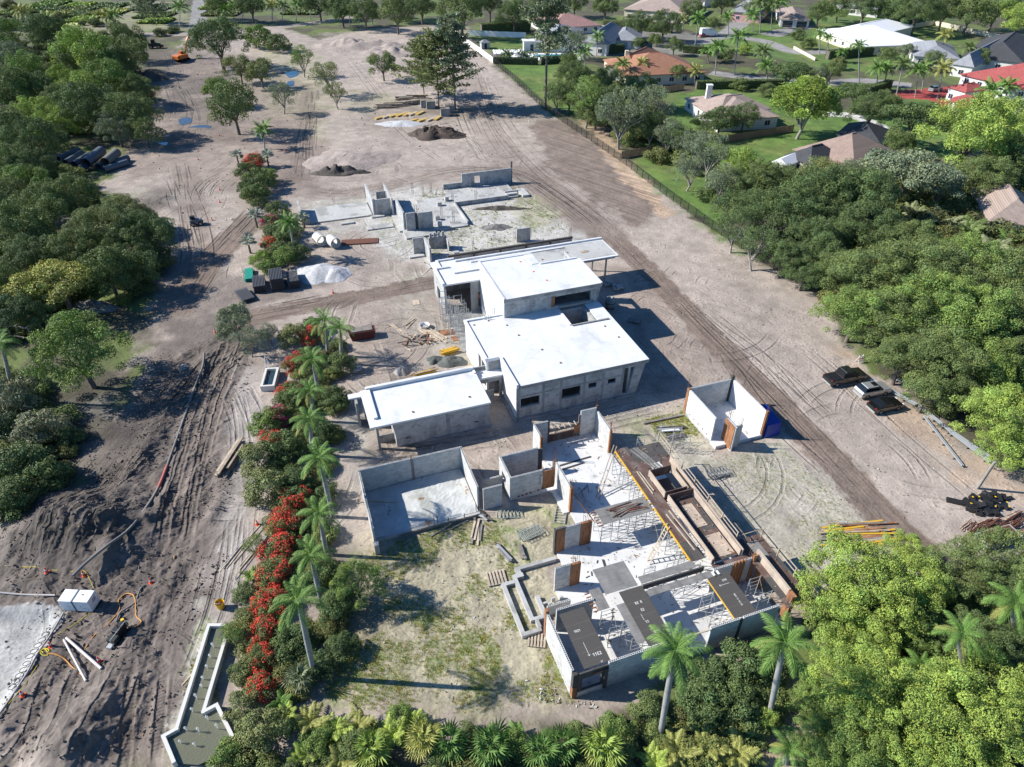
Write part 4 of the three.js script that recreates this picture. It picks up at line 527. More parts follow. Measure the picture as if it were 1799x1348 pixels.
// --- abandoned foundations behind ---
{
  const o = frame('ruined_foundations', 'abandoned grey foundations and stub walls behind the white roofs', 'foundation'), c = M.blockOld;
  P(o, 'floor_slab', M.slabOld, 11, 25.5, 0, .35, -79.5, -71); P(o, 'floor_slab', M.slabOld, 4, 11, 0, .3, -76, -60); P(o, 'floor_slab', M.slabOld, -20, -6.3, 0, .25, -79, -71.5); P(o, 'floor_slab', M.slabOld, -2, 4, 0, .32, -74, -58);
  wall(o, c, 'u', 15.3, 27, -80, -79.7, 0, 3.4, [[18.2, 19.4, 1, 2.6]]); P(o, 'tie_beam', M.blockOld, 17, 27.1, 3.0, 3.42, -79.69, -79.6); P(o, 'column', M.blockOld, 16.9, 17.4, 0, 3.5, -79.7, -79.5); P(o, 'column', M.plyDark, 26.9, 27.15, 0, 4.8, -80.1, -79.7); wall(o, c, 'u', 11, 15.3, -80, -79.8, 0, 1.5); for (let i = 0; i < 9; i++) starters(o, 15.5 + i * 1.4, -79.9, 3.3, 1.2, 1, 0);
  P(o, 'edge_wall', M.blockOld, 11.2, 23.2, 0, .9, -71, -70.7); P(o, 'edge_wall', M.slabOld, 11, 11.3, 0, .8, -70.9, -60.8); P(o, 'edge_wall', c, 23.3, 27, 0, .6, -74, -73.6);
  wall(o, c, 'v', -80.6, -71.3, -6.0, -5.7, 0, 3.6); wall(o, c, 'u', -5.6, -2.4, -71.6, -71.3, 0, 3.4); wall(o, c, 'v', -79, -70, -2.3, -2.0, 0, 3.8); P(o, 'footing', M.slabOld, -6.6, -4, 0, .3, -71.1, -70.2); P(o, 'footing', M.slabOld, -2.6, -1.9, 0, .3, -70, -61.7);
  wall(o, c, 'v', -69.4, -62, -1.6, -1.3, 0, 3.9); wall(o, c, 'u', -1.2, .6, -61.6, -61.3, 0, 3.9); wall(o, c, 'u', 1.2, 4.1, -61.6, -61.2, 0, 3.7); wall(o, c, 'u', -4.4, -2.4, -76.2, -76, 0, 3.2); P(o, 'column', M.plyDark, .65, 1.15, 0, 3.6, -61.8, -61.5); starters(o, .9, -61.6, 3.7, 1.6, 4, .2);
  wall(o, c, 'u', 1.2, 4.6, -53, -52.7, 0, 2.2); for (let i = 0; i < 4; i++) P(o, 'block_pier', c, 1.4 + i * .8, 1.8 + i * .8, 2.2, 3.1, -53, -52.7); wall(o, c, 'v', -52.6, -50.6, 4.4, 4.6, 0, 2); wall(o, c, 'u', -2.1, 0, -51.4, -51.1, 0, 3.3); wall(o, c, 'v', -51, -46.5, -.1, .2, 0, 3.3); P(o, 'footing', M.slabOld, -3.2, -.4, 0, .3, -50.8, -49.8); P(o, 'footing', M.slabOld, -.6, .6, 0, .25, -46.4, -44.8);
  wall(o, c, 'u', 17.7, 20.5, -50.2, -49.9, 0, 2.7); P(o, 'retaining_wall', M.blockOld, 2.8, 27, 0, 1.7, -45.1, -44.8); P(o, 'retaining_cap', M.plyDark, 2.7, 27.1, 1.7, 2.0, -45.2, -44.75); for (const u of [7.5, 12.6, 17.6, 22.4]) P(o, 'retaining_pier', M.plyDark, u, u + .25, 0, 1.9, -44.79, -44.6);
  for (const [u, v] of [[-6, -80.5], [-2.2, -79], [6, -78], [8, -79], [10, -76], [11, -72], [16, -71.5], [7, -66], [8.5, -62], [6.6, -57], [14, -52], [9, -50], [17.5, -50.5], [20.7, -50.4], [28, -48], [-13, -79.5], [24, -79.9], [4, -79.5]]) starters(o, u, v, .3, rr(1.6, 2.8), 4, .15);
  for (const [u, v, w, h] of [[7.5, -72, .9, .8], [5.3, -65, .9, .9], [5, -61.5, .8, 1.2], [9.7, -74, .8, .9], [4.6, -48, 1.0, .9], [5.8, -47.2, .9, .8], [8.5, -45.9, 1.2, 1.3], [10.3, -45.8, 1, 1.1], [23, -72.3, 2.6, .5]]) P(o, 'loose_block', M.slabOld, u, u + w, .3, .3 + h, v, v + .8);
  P(o, 'fallen_slab', M.slabOld, -8.5, -3.2, 0, .25, -66.5, -64.5); P(o, 'fallen_slab', M.slabOld, -13, -10.5, 0, .3, -69.8, -68.9); P(o, 'fallen_slab', M.slabOld, 26.4, 28, 0, .5, -74.6, -70.5); P(o, 'stub_wall', c, -20.5, -18.8, 0, 1.6, -72, -71.6); P(o, 'stub_wall', c, -20.5, -20.2, 0, 2.6, -79, -72);
}
// ---------- plants: generators ----------
const leafMat = (c, tr = .18) => { const m = new THREE.MeshPhysicalMaterial({ vertexColors: true, roughness: .75, transmission: tr, thickness: 0, side: THREE.DoubleSide }); m.color.setRGB(...c); return m; };
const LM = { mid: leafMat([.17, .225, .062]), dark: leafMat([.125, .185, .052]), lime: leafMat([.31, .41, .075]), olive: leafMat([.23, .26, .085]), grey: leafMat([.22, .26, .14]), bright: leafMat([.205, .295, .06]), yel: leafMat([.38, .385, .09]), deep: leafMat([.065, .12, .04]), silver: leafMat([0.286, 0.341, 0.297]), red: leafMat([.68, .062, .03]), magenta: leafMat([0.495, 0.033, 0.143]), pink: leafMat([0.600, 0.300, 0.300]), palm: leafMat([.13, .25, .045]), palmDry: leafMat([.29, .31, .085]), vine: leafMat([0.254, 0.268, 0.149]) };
function leafBuffer() { const P = [], C = []; return { P, C, geo() { const g = new THREE.BufferGeometry(); g.setAttribute('position', new THREE.Float32BufferAttribute(P, 3)); g.setAttribute('color', new THREE.Float32BufferAttribute(C, 3)); return g; } }; }
const _a = V(0, 0, 0), _b = V(0, 0, 0), _n = V(0, 0, 0);
function addLeaf(L, r, x, y, z, nx, ny, nz, s, asp, tone, warm) {
  _n.set(nx, ny, nz).normalize(); _a.set(r() - .5, r() - .5, r() - .5).cross(_n).normalize(); _b.crossVectors(_n, _a);
  const hx = s * .5, hy = s * .5 * asp, k = .22 * s; const pts = [[-hx, 0, 0], [0, hy, k], [hx, 0, 0], [0, -hy, k]];
  const v = pts.map(q => [x + _a.x * q[0] + _b.x * q[1] + _n.x * q[2], y + _a.y * q[0] + _b.y * q[1] + _n.y * q[2], z + _a.z * q[0] + _b.z * q[1] + _n.z * q[2]]);
  const c = [tone * (1 + warm), tone, tone * (1 - warm)]; for (const i of [0, 2, 1, 0, 3, 2]) { L.P.push(...v[i]); L.C.push(...c); }
}
// crown of unit radius: leaf-sized faces scattered over many uneven clumps
function crownGeo(seed, { lobes = 24, leaves = 8000, s = .06, asp = .6, ry = .85, flat = 1, rmin = .2, rmax = .36, spread = .72, jit = .55, skirt = -.35, droop = 0, core = .5 } = {}) {
  const r = mulberry(seed), L = leafBuffer(), lb = [];
  for (let i = 0; i < lobes; i++) { const t = r() * 6.283, cy = lerp(skirt, 1, Math.pow(r(), .8)), rad = Math.sqrt(Math.max(0, 1 - cy * cy)) * (.75 + .3 * r()), q = spread * (.8 + .35 * r()); lb.push([Math.cos(t) * rad * q, cy * ry * q * flat, Math.sin(t) * rad * q, lerp(rmin, rmax, r()), .8 + .4 * r(), (r() - .5) * .3]); }
  lb.push([0, 0, 0, core, .8, 0]); let tot = 0; const cum = lb.map(l => tot += l[3] * l[3]);
  for (let i = 0, g = 0; i < leaves && g < leaves * 3; g++) {
    const q = r() * tot; let k = 0; while (cum[k] < q) k++; const l = lb[k]; const t = r() * 6.283, c = r() * 1.7 - .7, w = Math.sqrt(1 - c * c); const d = [Math.cos(t) * w, c, Math.sin(t) * w], stray = r() < .06 ? 1.1 + .4 * r() : 1, rad = l[3] * stray * (.62 + .45 * Math.sqrt(r()) + .3 * (vn(t * 2 + k * 3, c * 3) - .5)); const x = l[0] + d[0] * rad, y = l[1] + d[1] * rad * .85 * Math.max(flat, .55), z = l[2] + d[2] * rad;
    let inside = false; for (let m = 0; m < lb.length && !inside; m++) if (m !== k) { const o = lb[m]; const ax = x - o[0], ay = (y - o[1]) / .85, az = z - o[2]; inside = ax * ax + ay * ay + az * az < o[3] * o[3] * .36; } if (inside) continue;
    addLeaf(L, r, x, y, z, d[0] + (r() - .5) * 2 * jit, d[1] + .25 + (r() - .5) * 2 * jit - droop, d[2] + (r() - .5) * 2 * jit, s * (.6 + .8 * r()), asp, l[4] * (.65 + .7 * r()), l[5] * .5 + (r() - .5) * .25); i++;
  }
  return L.geo();
}
// tall casuarina-like crown, unit height, sprays hanging from upswept branches
function pineGeo(seed, { n = 90, per = 95, bare = .2, w = .34, s = .024 } = {}) {
  const r = mulberry(seed), L = leafBuffer();
  for (let i = 0; i < n; i++) { const y0 = lerp(bare, 1, Math.pow(r(), .85)), len = w * (.35 + .9 * r()) * (1.15 - .75 * y0), t = r() * 6.283, up = .4 + .5 * r(), tone = .75 + .5 * r(); for (let k = 0; k < per; k++) { const q = Math.pow(r(), .6), x = Math.cos(t) * len * q, z = Math.sin(t) * len * q, y = y0 + len * up * q - .05 * q * q; addLeaf(L, r, x + (r() - .5) * .05, y + (r() - .7) * .045, z + (r() - .5) * .05, r() - .5, .4 * r(), r() - .5, s * (.7 + r()), .35, tone * (.65 + .7 * r()), (r() - .5) * .3); } }
  return L.geo();
}
function limbs(seed, { n = 6, trunk = .55, lean = .1, r0 = .075, reach = .6, top = 1.05, forks = 2, y0 = .35 } = {}) { // unit: x,z in crown radii, y from ground (0) to crown centre (1)
  const r = mulberry(seed), gs = [], T = V((r() - .5) * lean, trunk, (r() - .5) * lean); gs.push(bar(V(0, -.04, 0), T.clone().multiplyScalar(.5).setY(trunk * .5), r0, 7, r0 * .85), bar(T.clone().multiplyScalar(.5).setY(trunk * .48), T, r0 * .85, 7, r0 * .7));
  for (let i = 0; i < n; i++) { const a = i / n * 6.283 + r(), q = reach * (.5 + .6 * r()), b = V(Math.cos(a) * q * .5, lerp(trunk, top, .5 + .2 * r()), Math.sin(a) * q * .5), s = V(T.x * .8, trunk * (y0 + .6 * r()), T.z * .8).lerp(T, r()); gs.push(bar(s, b, r0 * .5, 5, r0 * .32)); for (let k = 0; k < forks; k++) { const a2 = a + (r() - .5) * 1.2, e = V(Math.cos(a2) * q * (1 + .3 * r()), lerp(trunk, top, .9 + .5 * r()), Math.sin(a2) * q * (1 + .3 * r())); gs.push(bar(b, e, r0 * .3, 4, r0 * .1)); } }
  return merge(gs);
}
const CR = {
  dense: [1, 2, 3, 4].map(s => crownGeo(s * 11, { leaves: 10000, s: .05, lobes: 44, rmin: .12, rmax: .25, spread: .86, core: .42 })),
  fine: [5, 6, 7].map(s => crownGeo(s * 13, { lobes: 78, leaves: 20000, s: .036, rmin: .09, rmax: .2, spread: .9, core: .4 })),
  loose: [8, 9].map(s => crownGeo(s * 17, { lobes: 26, leaves: 4600, s: .05, rmin: .12, rmax: .25, spread: .85, jit: 1 })),
  flat: [10, 11].map(s => crownGeo(s * 19, { lobes: 34, leaves: 9000, s: .05, flat: .42, rmin: .14, rmax: .28, spread: .85, skirt: -.1 })),
  feather: [12, 13].map(s => crownGeo(s * 23, { lobes: 30, leaves: 11000, s: .085, asp: .22, rmin: .16, rmax: .3, droop: .5 })),
  shrub: [14, 15, 16].map(s => crownGeo(s * 29, { lobes: 34, leaves: 5600, s: .075, rmin: .15, rmax: .28, ry: .9, skirt: -.6, spread: .8 })),
  hedge: [crownGeo(511, { lobes: 16, leaves: 3800, s: .1, rmin: .3, rmax: .42, skirt: -.7 })],
  bloom: [17, 18, 19].map(s => crownGeo(s * 31, { lobes: 40, leaves: 2500, s: .06, asp: .9, rmin: .12, rmax: .26, spread: .9, skirt: -.3 })),
  pine: [20, 21].map(s => pineGeo(s * 37)), pineThin: [pineGeo(901, { n: 60, per: 80, bare: .4, w: .24 })]
};
const TR = { tree: [1, 2, 3].map(s => limbs(s * 41)), loose: [4, 5].map(s => limbs(s * 43, { n: 9, trunk: .35, r0: .06, reach: .8, forks: 3, top: 1.15, lean: .3 })), pine: [limbs(77, { n: 5, trunk: .95, r0: .02, reach: .1, forks: 1, lean: .02, top: 1 })] };
const KIND = { // crown set, trunk set, crown centre height / R, vertical scale, trunk material
  d: ['dense', 'tree', .98, 1.16], f: ['fine', 'tree', .95, 1.12], l: ['loose', 'loose', 1.3, 1.15], u: ['flat', 'tree', 1.05, 1.1], w: ['feather', 'loose', 1.1, 1.1], s: ['shrub', null, .6, 1], h: ['hedge', null, .6, 1] };
const pos3 = (cx, cy, rpx, k) => { let R = 3, p; for (let i = 0; i < 5; i++) { p = W(cx, cy, R * k); R = rpx * depthOf(p) / FPX; } return [p, R]; };
let treeN = 0; const GS = 1.17;
function tree(cx, cy, rpx, kc, label, group, o = {}) {
  const K = KIND[kc[0]], col = kc.slice(1), hk = o.k ?? K[2], [p, R] = pos3(cx, cy, rpx, hk), n = treeN++, g0 = terr(p.x, p.z);
  const shrub = !K[1]; const t = thing(shrub ? (o.name || 'shrub') : (o.name || 'broadleaf_tree'), label, shrub ? 'shrub' : 'tree', V(p.x, g0, p.z), (n * 2.4) % 6.28, group);
  const cs = CR[K[0]], sy = R * K[3] * (.92 + .16 * ((n * .37) % 1)); part(t, 'crown', cs[n % cs.length], LM[col], 0, R * hk, 0, 0, 0, 0, [R * GS * (.96 + .1 * ((n * .61) % 1)), sy, R * GS * (.94 + .12 * ((n * .23) % 1))]);
  if (K[1]) { const ts = TR[K[1]]; part(t, 'trunk', ts[n % ts.length], K[1] === 'loose' ? M.barkPale : M.bark, 0, 0, 0, 0, 0, 0, [R, R * hk, R]); }
  if (o.bloom) part(t, 'blossoms', CR.bloom[n % 3], LM[o.bloom], 0, R * hk, 0, 0, 0, 0, [R * GS * 1.03, sy * 1.05, R * GS * 1.03]);
  return t;
}
function pine(bx, by, tx, ty, wk, thin, label, col = 'grey') { const b = Wg(bx, by), h = heightAt(b, tx, ty), t = thing('casuarina_tree', label, 'tree', b, bx); const cs = thin ? CR.pineThin : CR.pine; part(t, 'crown', cs[bx % cs.length], LM[col], 0, 0, 0, 0, 0, 0, [h * wk, h, h * wk]); part(t, 'trunk', TR.pine[0], M.bark, 0, 0, 0, 0, 0, 0, [h * .6, h * .97, h * .6]); return t; }
// feather fronds, unit length, growing along +x
function frondGeo(seed, el, curl, nl = 38, lw = .011, ll = .25, hang = .6) {
  const r = mulberry(seed), L = leafBuffer(), pt = t => { const a = el - curl * t; return null; }; const pts = []; let x = 0, y = 0; const st = 20; for (let i = 0; i <= st; i++) { pts.push([x, y, el - curl * (i / st)]); const a = el - curl * (i / st); x += Math.cos(a) / st; y += Math.sin(a) / st; }
  const quad = (a, b, c, d, n, tone) => { for (const v of [a, b, c, a, c, d]) { L.P.push(...v); L.C.push(tone * 1.02, tone, tone * .9); } };
  for (let i = 0; i < st; i++) { const [x0, y0] = pts[i], [x1, y1] = pts[i + 1], w = .012 * (1 - i / st) + .003; quad([x0, y0, -w], [x1, y1, -w], [x1, y1, w], [x0, y0, w], [0, 1, 0], 1.5); quad([x0, y0 - w, 0], [x1, y1 - w, 0], [x1, y1 + w, 0], [x0, y0 + w, 0], [0, 0, 1], 1.5); }
  for (let i = 0; i < nl; i++) for (const sd of [-1, 1]) { const t = .12 + .87 * (i + .5 * (sd > 0 ? 1 : .6)) / nl, k = t * st, a = Math.min(st - 1, k | 0), f = k - a, px = lerp(pts[a][0], pts[a + 1][0], f), py = lerp(pts[a][1], pts[a + 1][1], f), an = pts[a][2]; const len = ll * Math.pow(Math.sin(Math.PI * (.12 + .84 * t)), .7) * (.85 + .3 * r()), fw = .55 + .4 * t, dr = hang * (.6 + .8 * r());
    const dx = Math.cos(an) * fw, dy = Math.sin(an) * fw - dr + .12, dz = sd * 1.0, q = Math.hypot(dx, dy, dz), e = [dx / q * len, dy / q * len, dz / q * len], wx = Math.cos(an) * lw, wy = Math.sin(an) * lw, m = [px + e[0] * .45, py + e[1] * .45 + len * .05, e[2] * .45], tip = [px + e[0], py + e[1] - len * .12, e[2]], tone = .75 + .5 * r(); const nn = [-Math.sin(an) * .6, .8, sd * -.2];
    for (const v of [[px, py, 0], [m[0] - wx, m[1] - wy, m[2]], [m[0] + wx, m[1] + wy, m[2]], [m[0] + wx, m[1] + wy, m[2]], [m[0] - wx, m[1] - wy, m[2]], tip]) { L.P.push(...v); L.C.push(tone * 1.05, tone, tone * .85); } }
  return L.geo();
}
const FR = [frondGeo(1, 1.3, 1.1), frondGeo(2, .95, 1.6), frondGeo(3, .6, 1.75), frondGeo(4, .15, 1.5), frondGeo(5, -.35, 1.0)];
const FRs = [frondGeo(6, 1.2, 1.0, 14, .04, .28), frondGeo(7, .7, 1.4, 14, .04, .28), frondGeo(8, .15, 1.3, 14, .04, .28)];
function turned(g, ry, s, y = 0) { const q = g.clone(); q.scale(s, s, s); q.rotateY(ry); q.translate(0, y, 0); return q; }
const mergeC = a => mergeGeometries(a);
const farCrown = [1, 2, 3].map(k => { const r = mulberry(k * 7), gs = []; for (let i = 0; i < 19; i++) gs.push(turned(FRs[i % 3], i * 2.4 + r() * .4, .85 + .3 * r())); return mergeC(gs); });
const clumpCrown = [1, 2].map(k => { const r = mulberry(k * 70), gs = []; for (let i = 0; i < 34; i++) { const g = turned(FRs[i % 2 ? 0 : 1], i * 2.4 + r(), .7 + .5 * r()); g.translate((r() - .5) * .5, r() * .25, (r() - .5) * .5); gs.push(g); } return mergeC(gs); });
const palmTrunkGeo = (() => { const p = [[.24, 0], [.17, .06], [.155, .25], [.175, .5], [.15, .8], [.12, 1]].map(q => new THREE.Vector2(q[0], q[1])); return new THREE.LatheGeometry(p, 9); })();
const shaftGeo = (() => { const p = [[.13, 0], [.15, .15], [.12, .6], [.06, 1]].map(q => new THREE.Vector2(q[0], q[1])); return new THREE.LatheGeometry(p, 8); })();
let palmN = 0;
// near palm: every frond is a part; far palm: one crown
function palm(bx, by, tx, ty, fl, label, group, o = {}) {
  const b = Wg(bx, by); let h = heightAt(b, tx, ty) - b.y; h = Math.max(h, .8); const top = W(tx, ty, h + b.y), n = palmN++, rg = mulberry(n + 400), t = thing(o.name || 'palm_tree', label, 'palm', b, 0, group), lx = top.x - b.x, cm = LM[o.col || 'palm'];
  const F = fl * depthOf(top) / FPX; const tk = part(t, 'trunk', palmTrunkGeo, M.palmTrunk, 0, -.05, 0, 0, 0, 0, [o.thick || 1.5, h, o.thick || 1.5]); { const ang = Math.atan2(lx, h); tk.rotation.z = -ang; tk.scale.y = Math.hypot(lx, h); }
  if (!o.far) { if (o.shaft !== false) part(t, 'crownshaft', shaftGeo, M.crownShaft, lx, h - .1, 0, 0, 0, 0, [1, 1.1, 1]); const nf = o.n || 15 + n % 5; for (let i = 0; i < nf; i++) { const e = i / nf, v = e < .2 ? 0 : e < .42 ? 1 : e < .66 ? 2 : e < .88 ? 3 : 4; part(t, 'frond', FR[v], i > nf - 2 - n % 3 && o.dry !== false ? LM.palmDry : cm, lx, h + (o.shaft === false ? 0 : .75), 0, 0, i * 2.4 + rg() * .5, 0, F * (.85 + .3 * rg()) * (v === 0 ? .75 : 1)); } }
  else part(t, 'fronds', farCrown[n % 3], cm, lx, h, 0, 0, n * 1.3, 0, F);
  return t;
}
function clump(cx, cy, rpx, col, label, group, name = 'areca_palm') { const [p, R] = pos3(cx, cy, rpx, .5), n = palmN++, t = thing(name, label, 'palm', V(p.x, terr(p.x, p.z), p.z), n, group); part(t, 'fronds', clumpCrown[n % 2], LM[col], 0, R * .15, 0, 0, 0, 0, [R, R * .95, R]); for (let i = 0; i < 4; i++) part(t, 'stem', bar(V(Math.cos(i * 1.6) * .1, -.05, Math.sin(i * 1.6) * .1), V(Math.cos(i * 1.6) * .25 * R, R * .5, Math.sin(i * 1.6) * .25 * R), .05, 5), M.crownShaft); return t; }
// fan palm leaf: a pleated fan on a stalk
const fanLeaf = (() => { const L = leafBuffer(), r = mulberry(55), n = 15; const q = (a, b, c, nn, t) => { for (const v of [a, b, c]) { L.P.push(...v); L.C.push(t, t, t * .9); } }; q([0, 0, -.012], [.5, .0, -.012], [.5, 0, .012], [0, 1, 0], 1.3); q([0, 0, -.012], [.5, 0, .012], [0, 0, .012], [0, 1, 0], 1.3); for (let i = 0; i < n; i++) { const a = (i / (n - 1) - .5) * 4.3, len = .58 * (1 - .12 * Math.abs(a)) * (.85 + .3 * r()), d = .085, c = Math.cos(a), s = Math.sin(a), t = .7 + .6 * r(), up = .05; q([.5, 0, 0], [.5 + Math.cos(a - d) * len * .6, up, Math.sin(a - d) * len * .6], [.5 + Math.cos(a + d) * len * .6, -.01, Math.sin(a + d) * len * .6], [0, 1, 0], t); q([.5 + Math.cos(a - d) * len * .6, up, Math.sin(a - d) * len * .6], [.5 + c * len, -.1, s * len], [.5 + Math.cos(a + d) * len * .6, -.01, Math.sin(a + d) * len * .6], [0, 1, 0], t); } return L.geo(); })();
function fanPalm(bx, by, h, R, col, label, group, nl = 22) { const b = Wg(bx, by), t = thing('fan_palm', label, 'palm', b, bx, group), rg = mulberry(bx); part(t, 'trunk', cyl(.22, .17, h, 7), M.bark, 0, -.05, 0); for (let i = 0; i < nl; i++) { const e = i / nl, up = lerp(1.25, -.35, e) + (rg() - .5) * .2; const m = part(t, 'leaf', fanLeaf, i > nl - 4 ? LM.palmDry : LM[col], 0, h, 0); m.rotation.order = 'YZX'; m.rotation.set((rg() - .5) * .5, i * 2.4 + rg() * .4, up); m.scale.setScalar(R * (.8 + .35 * rg())); } return t; }
// ---------- plants: where they stand ----------
rnd = mulberry(21);
const T = (rows, group) => { for (const [x, y, r, k, l, o] of rows) tree(x, y, r, k, l, group, o); };
// wood at the left of the site
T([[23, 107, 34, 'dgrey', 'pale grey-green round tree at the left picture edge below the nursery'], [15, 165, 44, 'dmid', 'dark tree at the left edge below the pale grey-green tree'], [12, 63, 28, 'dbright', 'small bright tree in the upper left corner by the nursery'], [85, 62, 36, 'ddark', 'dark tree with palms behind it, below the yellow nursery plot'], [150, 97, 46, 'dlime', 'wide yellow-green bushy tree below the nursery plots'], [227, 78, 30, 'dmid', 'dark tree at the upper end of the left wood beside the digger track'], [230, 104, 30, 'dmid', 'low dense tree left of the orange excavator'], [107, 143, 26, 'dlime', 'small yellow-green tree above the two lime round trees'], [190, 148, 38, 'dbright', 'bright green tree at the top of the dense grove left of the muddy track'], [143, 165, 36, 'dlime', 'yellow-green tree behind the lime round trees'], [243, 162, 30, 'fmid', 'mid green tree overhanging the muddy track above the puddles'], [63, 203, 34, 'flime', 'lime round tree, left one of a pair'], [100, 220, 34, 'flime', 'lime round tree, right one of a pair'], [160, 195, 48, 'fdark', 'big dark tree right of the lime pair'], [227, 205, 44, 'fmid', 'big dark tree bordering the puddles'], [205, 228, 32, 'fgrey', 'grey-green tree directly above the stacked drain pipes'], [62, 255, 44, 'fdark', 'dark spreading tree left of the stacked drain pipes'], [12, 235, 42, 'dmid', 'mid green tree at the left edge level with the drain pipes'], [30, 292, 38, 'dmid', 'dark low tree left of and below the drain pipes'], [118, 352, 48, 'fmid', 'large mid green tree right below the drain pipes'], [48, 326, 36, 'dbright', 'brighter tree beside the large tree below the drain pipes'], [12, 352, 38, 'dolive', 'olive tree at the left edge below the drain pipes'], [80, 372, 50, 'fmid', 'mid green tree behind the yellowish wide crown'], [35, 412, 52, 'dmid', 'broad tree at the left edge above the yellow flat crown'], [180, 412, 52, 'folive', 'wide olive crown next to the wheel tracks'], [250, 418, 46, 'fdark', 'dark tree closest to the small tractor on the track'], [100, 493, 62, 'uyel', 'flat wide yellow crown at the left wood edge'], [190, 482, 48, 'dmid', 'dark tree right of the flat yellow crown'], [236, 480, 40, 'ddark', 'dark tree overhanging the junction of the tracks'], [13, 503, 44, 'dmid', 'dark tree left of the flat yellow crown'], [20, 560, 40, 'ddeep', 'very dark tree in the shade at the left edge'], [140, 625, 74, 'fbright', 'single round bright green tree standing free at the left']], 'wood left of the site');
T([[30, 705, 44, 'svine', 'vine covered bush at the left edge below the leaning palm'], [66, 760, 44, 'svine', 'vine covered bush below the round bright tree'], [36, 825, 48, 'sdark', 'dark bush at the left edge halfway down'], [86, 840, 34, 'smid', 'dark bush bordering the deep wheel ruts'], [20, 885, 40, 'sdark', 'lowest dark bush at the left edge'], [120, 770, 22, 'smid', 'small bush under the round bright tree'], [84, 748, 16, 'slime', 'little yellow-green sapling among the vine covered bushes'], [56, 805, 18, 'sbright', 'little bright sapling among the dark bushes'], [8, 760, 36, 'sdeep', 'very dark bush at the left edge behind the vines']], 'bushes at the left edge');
// scattered trees on the site
T([[383, 77, 46, 'fdark', 'dense dark tree right of the orange excavator'], [420, 122, 24, 'dolive', 'olive tree below the dense dark tree by the excavator'], [457, 130, 24, 'dolive', 'olive tree left of the shallow ditch'], [493, 168, 24, 'lgrey', 'thin grey tree standing in the weedy strip'], [530, 105, 22, 'lbright', 'slim light green tree beside the ditch'], [575, 132, 27, 'lolive', 'thin olive tree nearest the row of long wood piles'], [590, 165, 20, 'lolive', 'small thin olive tree in front of its taller twin'], [410, 193, 44, 'dmid', 'dense green tree beside the puddles'], [384, 163, 26, 'dbright', 'small bright tree touching the dense green tree by the puddles'], [672, 117, 24, 'dmid', 'single green tree among the far sand heaps'], [413, 570, 34, 'dgrey', 'feathery grey-green tree by the track junction'], [435, 600, 26, 'lgrey', 'nearly bare lower half of a tree by the trench'], [471, 588, 20, 'lgrey', 'leafless grey sapling left of the flowering hedge'], [130, 78, 20, 'dmid', 'round bush at the upper left wood edge'], [487, 78, 20, 'smid', 'low bush heap beside the far sandy road'], [455, 68, 24, 'sbright', 'weedy green heap left of the far sandy road']], 'trees scattered on the site');
pine(771, 190, 758, 58, 1.7, false, 'tall dense casuarina above the piles of long timber', 'olive'); pine(800, 193, 800, 26, 1.5, true, 'tall thin casuarina right of the dense casuarina'); pine(958, 190, 945, -35, 1.3, true, 'very tall bare-stemmed casuarina beside the chain fence'); pine(745, 168, 735, 75, 1.6, false, 'shorter casuarina left of the tall dense casuarina', 'olive');
pine(275, 45, 270, -25, 1.1, false, 'grey feathery casuarina behind the nursery'); pine(255, 40, 250, -20, 1.1, false, 'grey casuarina left of the feathery one behind the nursery');
// far edge at the top
{ const rows = [[697, 28, 30, 'dmid', 'round green tree behind the far sand heaps'], [640, 25, 26, 'ddark', 'dark tree left of the round green tree behind the sand heaps'], [600, 20, 26, 'ddark', 'dark tree at the top edge left of centre'], [740, 15, 26, 'ddark', 'dark tree at the top edge above the sand heaps'], [810, 22, 42, 'dmid', 'broad tree at the top above the white fence'], [903, 30, 27, 'fdark', 'dark conical tree above the white fence'], [860, 10, 26, 'ddark', 'dark tree between the broad and the conical tree at the top'], [1010, 5, 24, 'ddark', 'dark tree behind the pink roof'], [1063, 15, 22, 'dmid', 'tree behind the three door garage'], [1122, 44, 24, 'fdark', 'dark round tree right of the three door garage'], [1167, 47, 26, 'fdark', 'dark round tree below the beige villa at the top'], [1216, 20, 20, 'dmid', 'tree right of the beige villa at the top'], [1440, 25, 22, 'dmid', 'tree right of the small white garage'], [1475, 14, 24, 'dmid', 'tree behind the white metal roof'], [1520, 16, 30, 'fdark', 'dark tree above the white metal roof'], [1560, 14, 32, 'fdark', 'dark tree above the right end of the white metal roof'], [1612, 24, 36, 'fdark', 'tall dark hedge-like tree at the upper right'], [1660, 22, 32, 'fdark', 'dark tree left of the upper right corner'], [1705, 26, 34, 'dmid', 'mid green tree at the upper right above the grey roofs'], [1750, 18, 34, 'dbright', 'brighter tree close to the upper right corner'], [1790, 40, 30, 'dlime', 'yellow-green tree in the upper right corner'], [700, 4, 30, 'ddark', 'dark tree on the top edge behind the round green tree'], [950, 12, 22, 'ddark', 'small dark tree behind the tallest casuarina'], [560, 8, 26, 'ddark', 'dark tree on the top edge above the sandy road'], [440, 12, 26, 'ddark', 'dark tree on the top edge right of the lane'], [380, 12, 22, 'dmid', 'mid green tree on the top edge by the lane'], [1330, 12, 24, 'dmid', 'tree beside the pink house at the top'], [1270, 6, 22, 'ddark', 'dark tree left of the pink house at the top']]; T(rows, 'trees along the far edge'); }
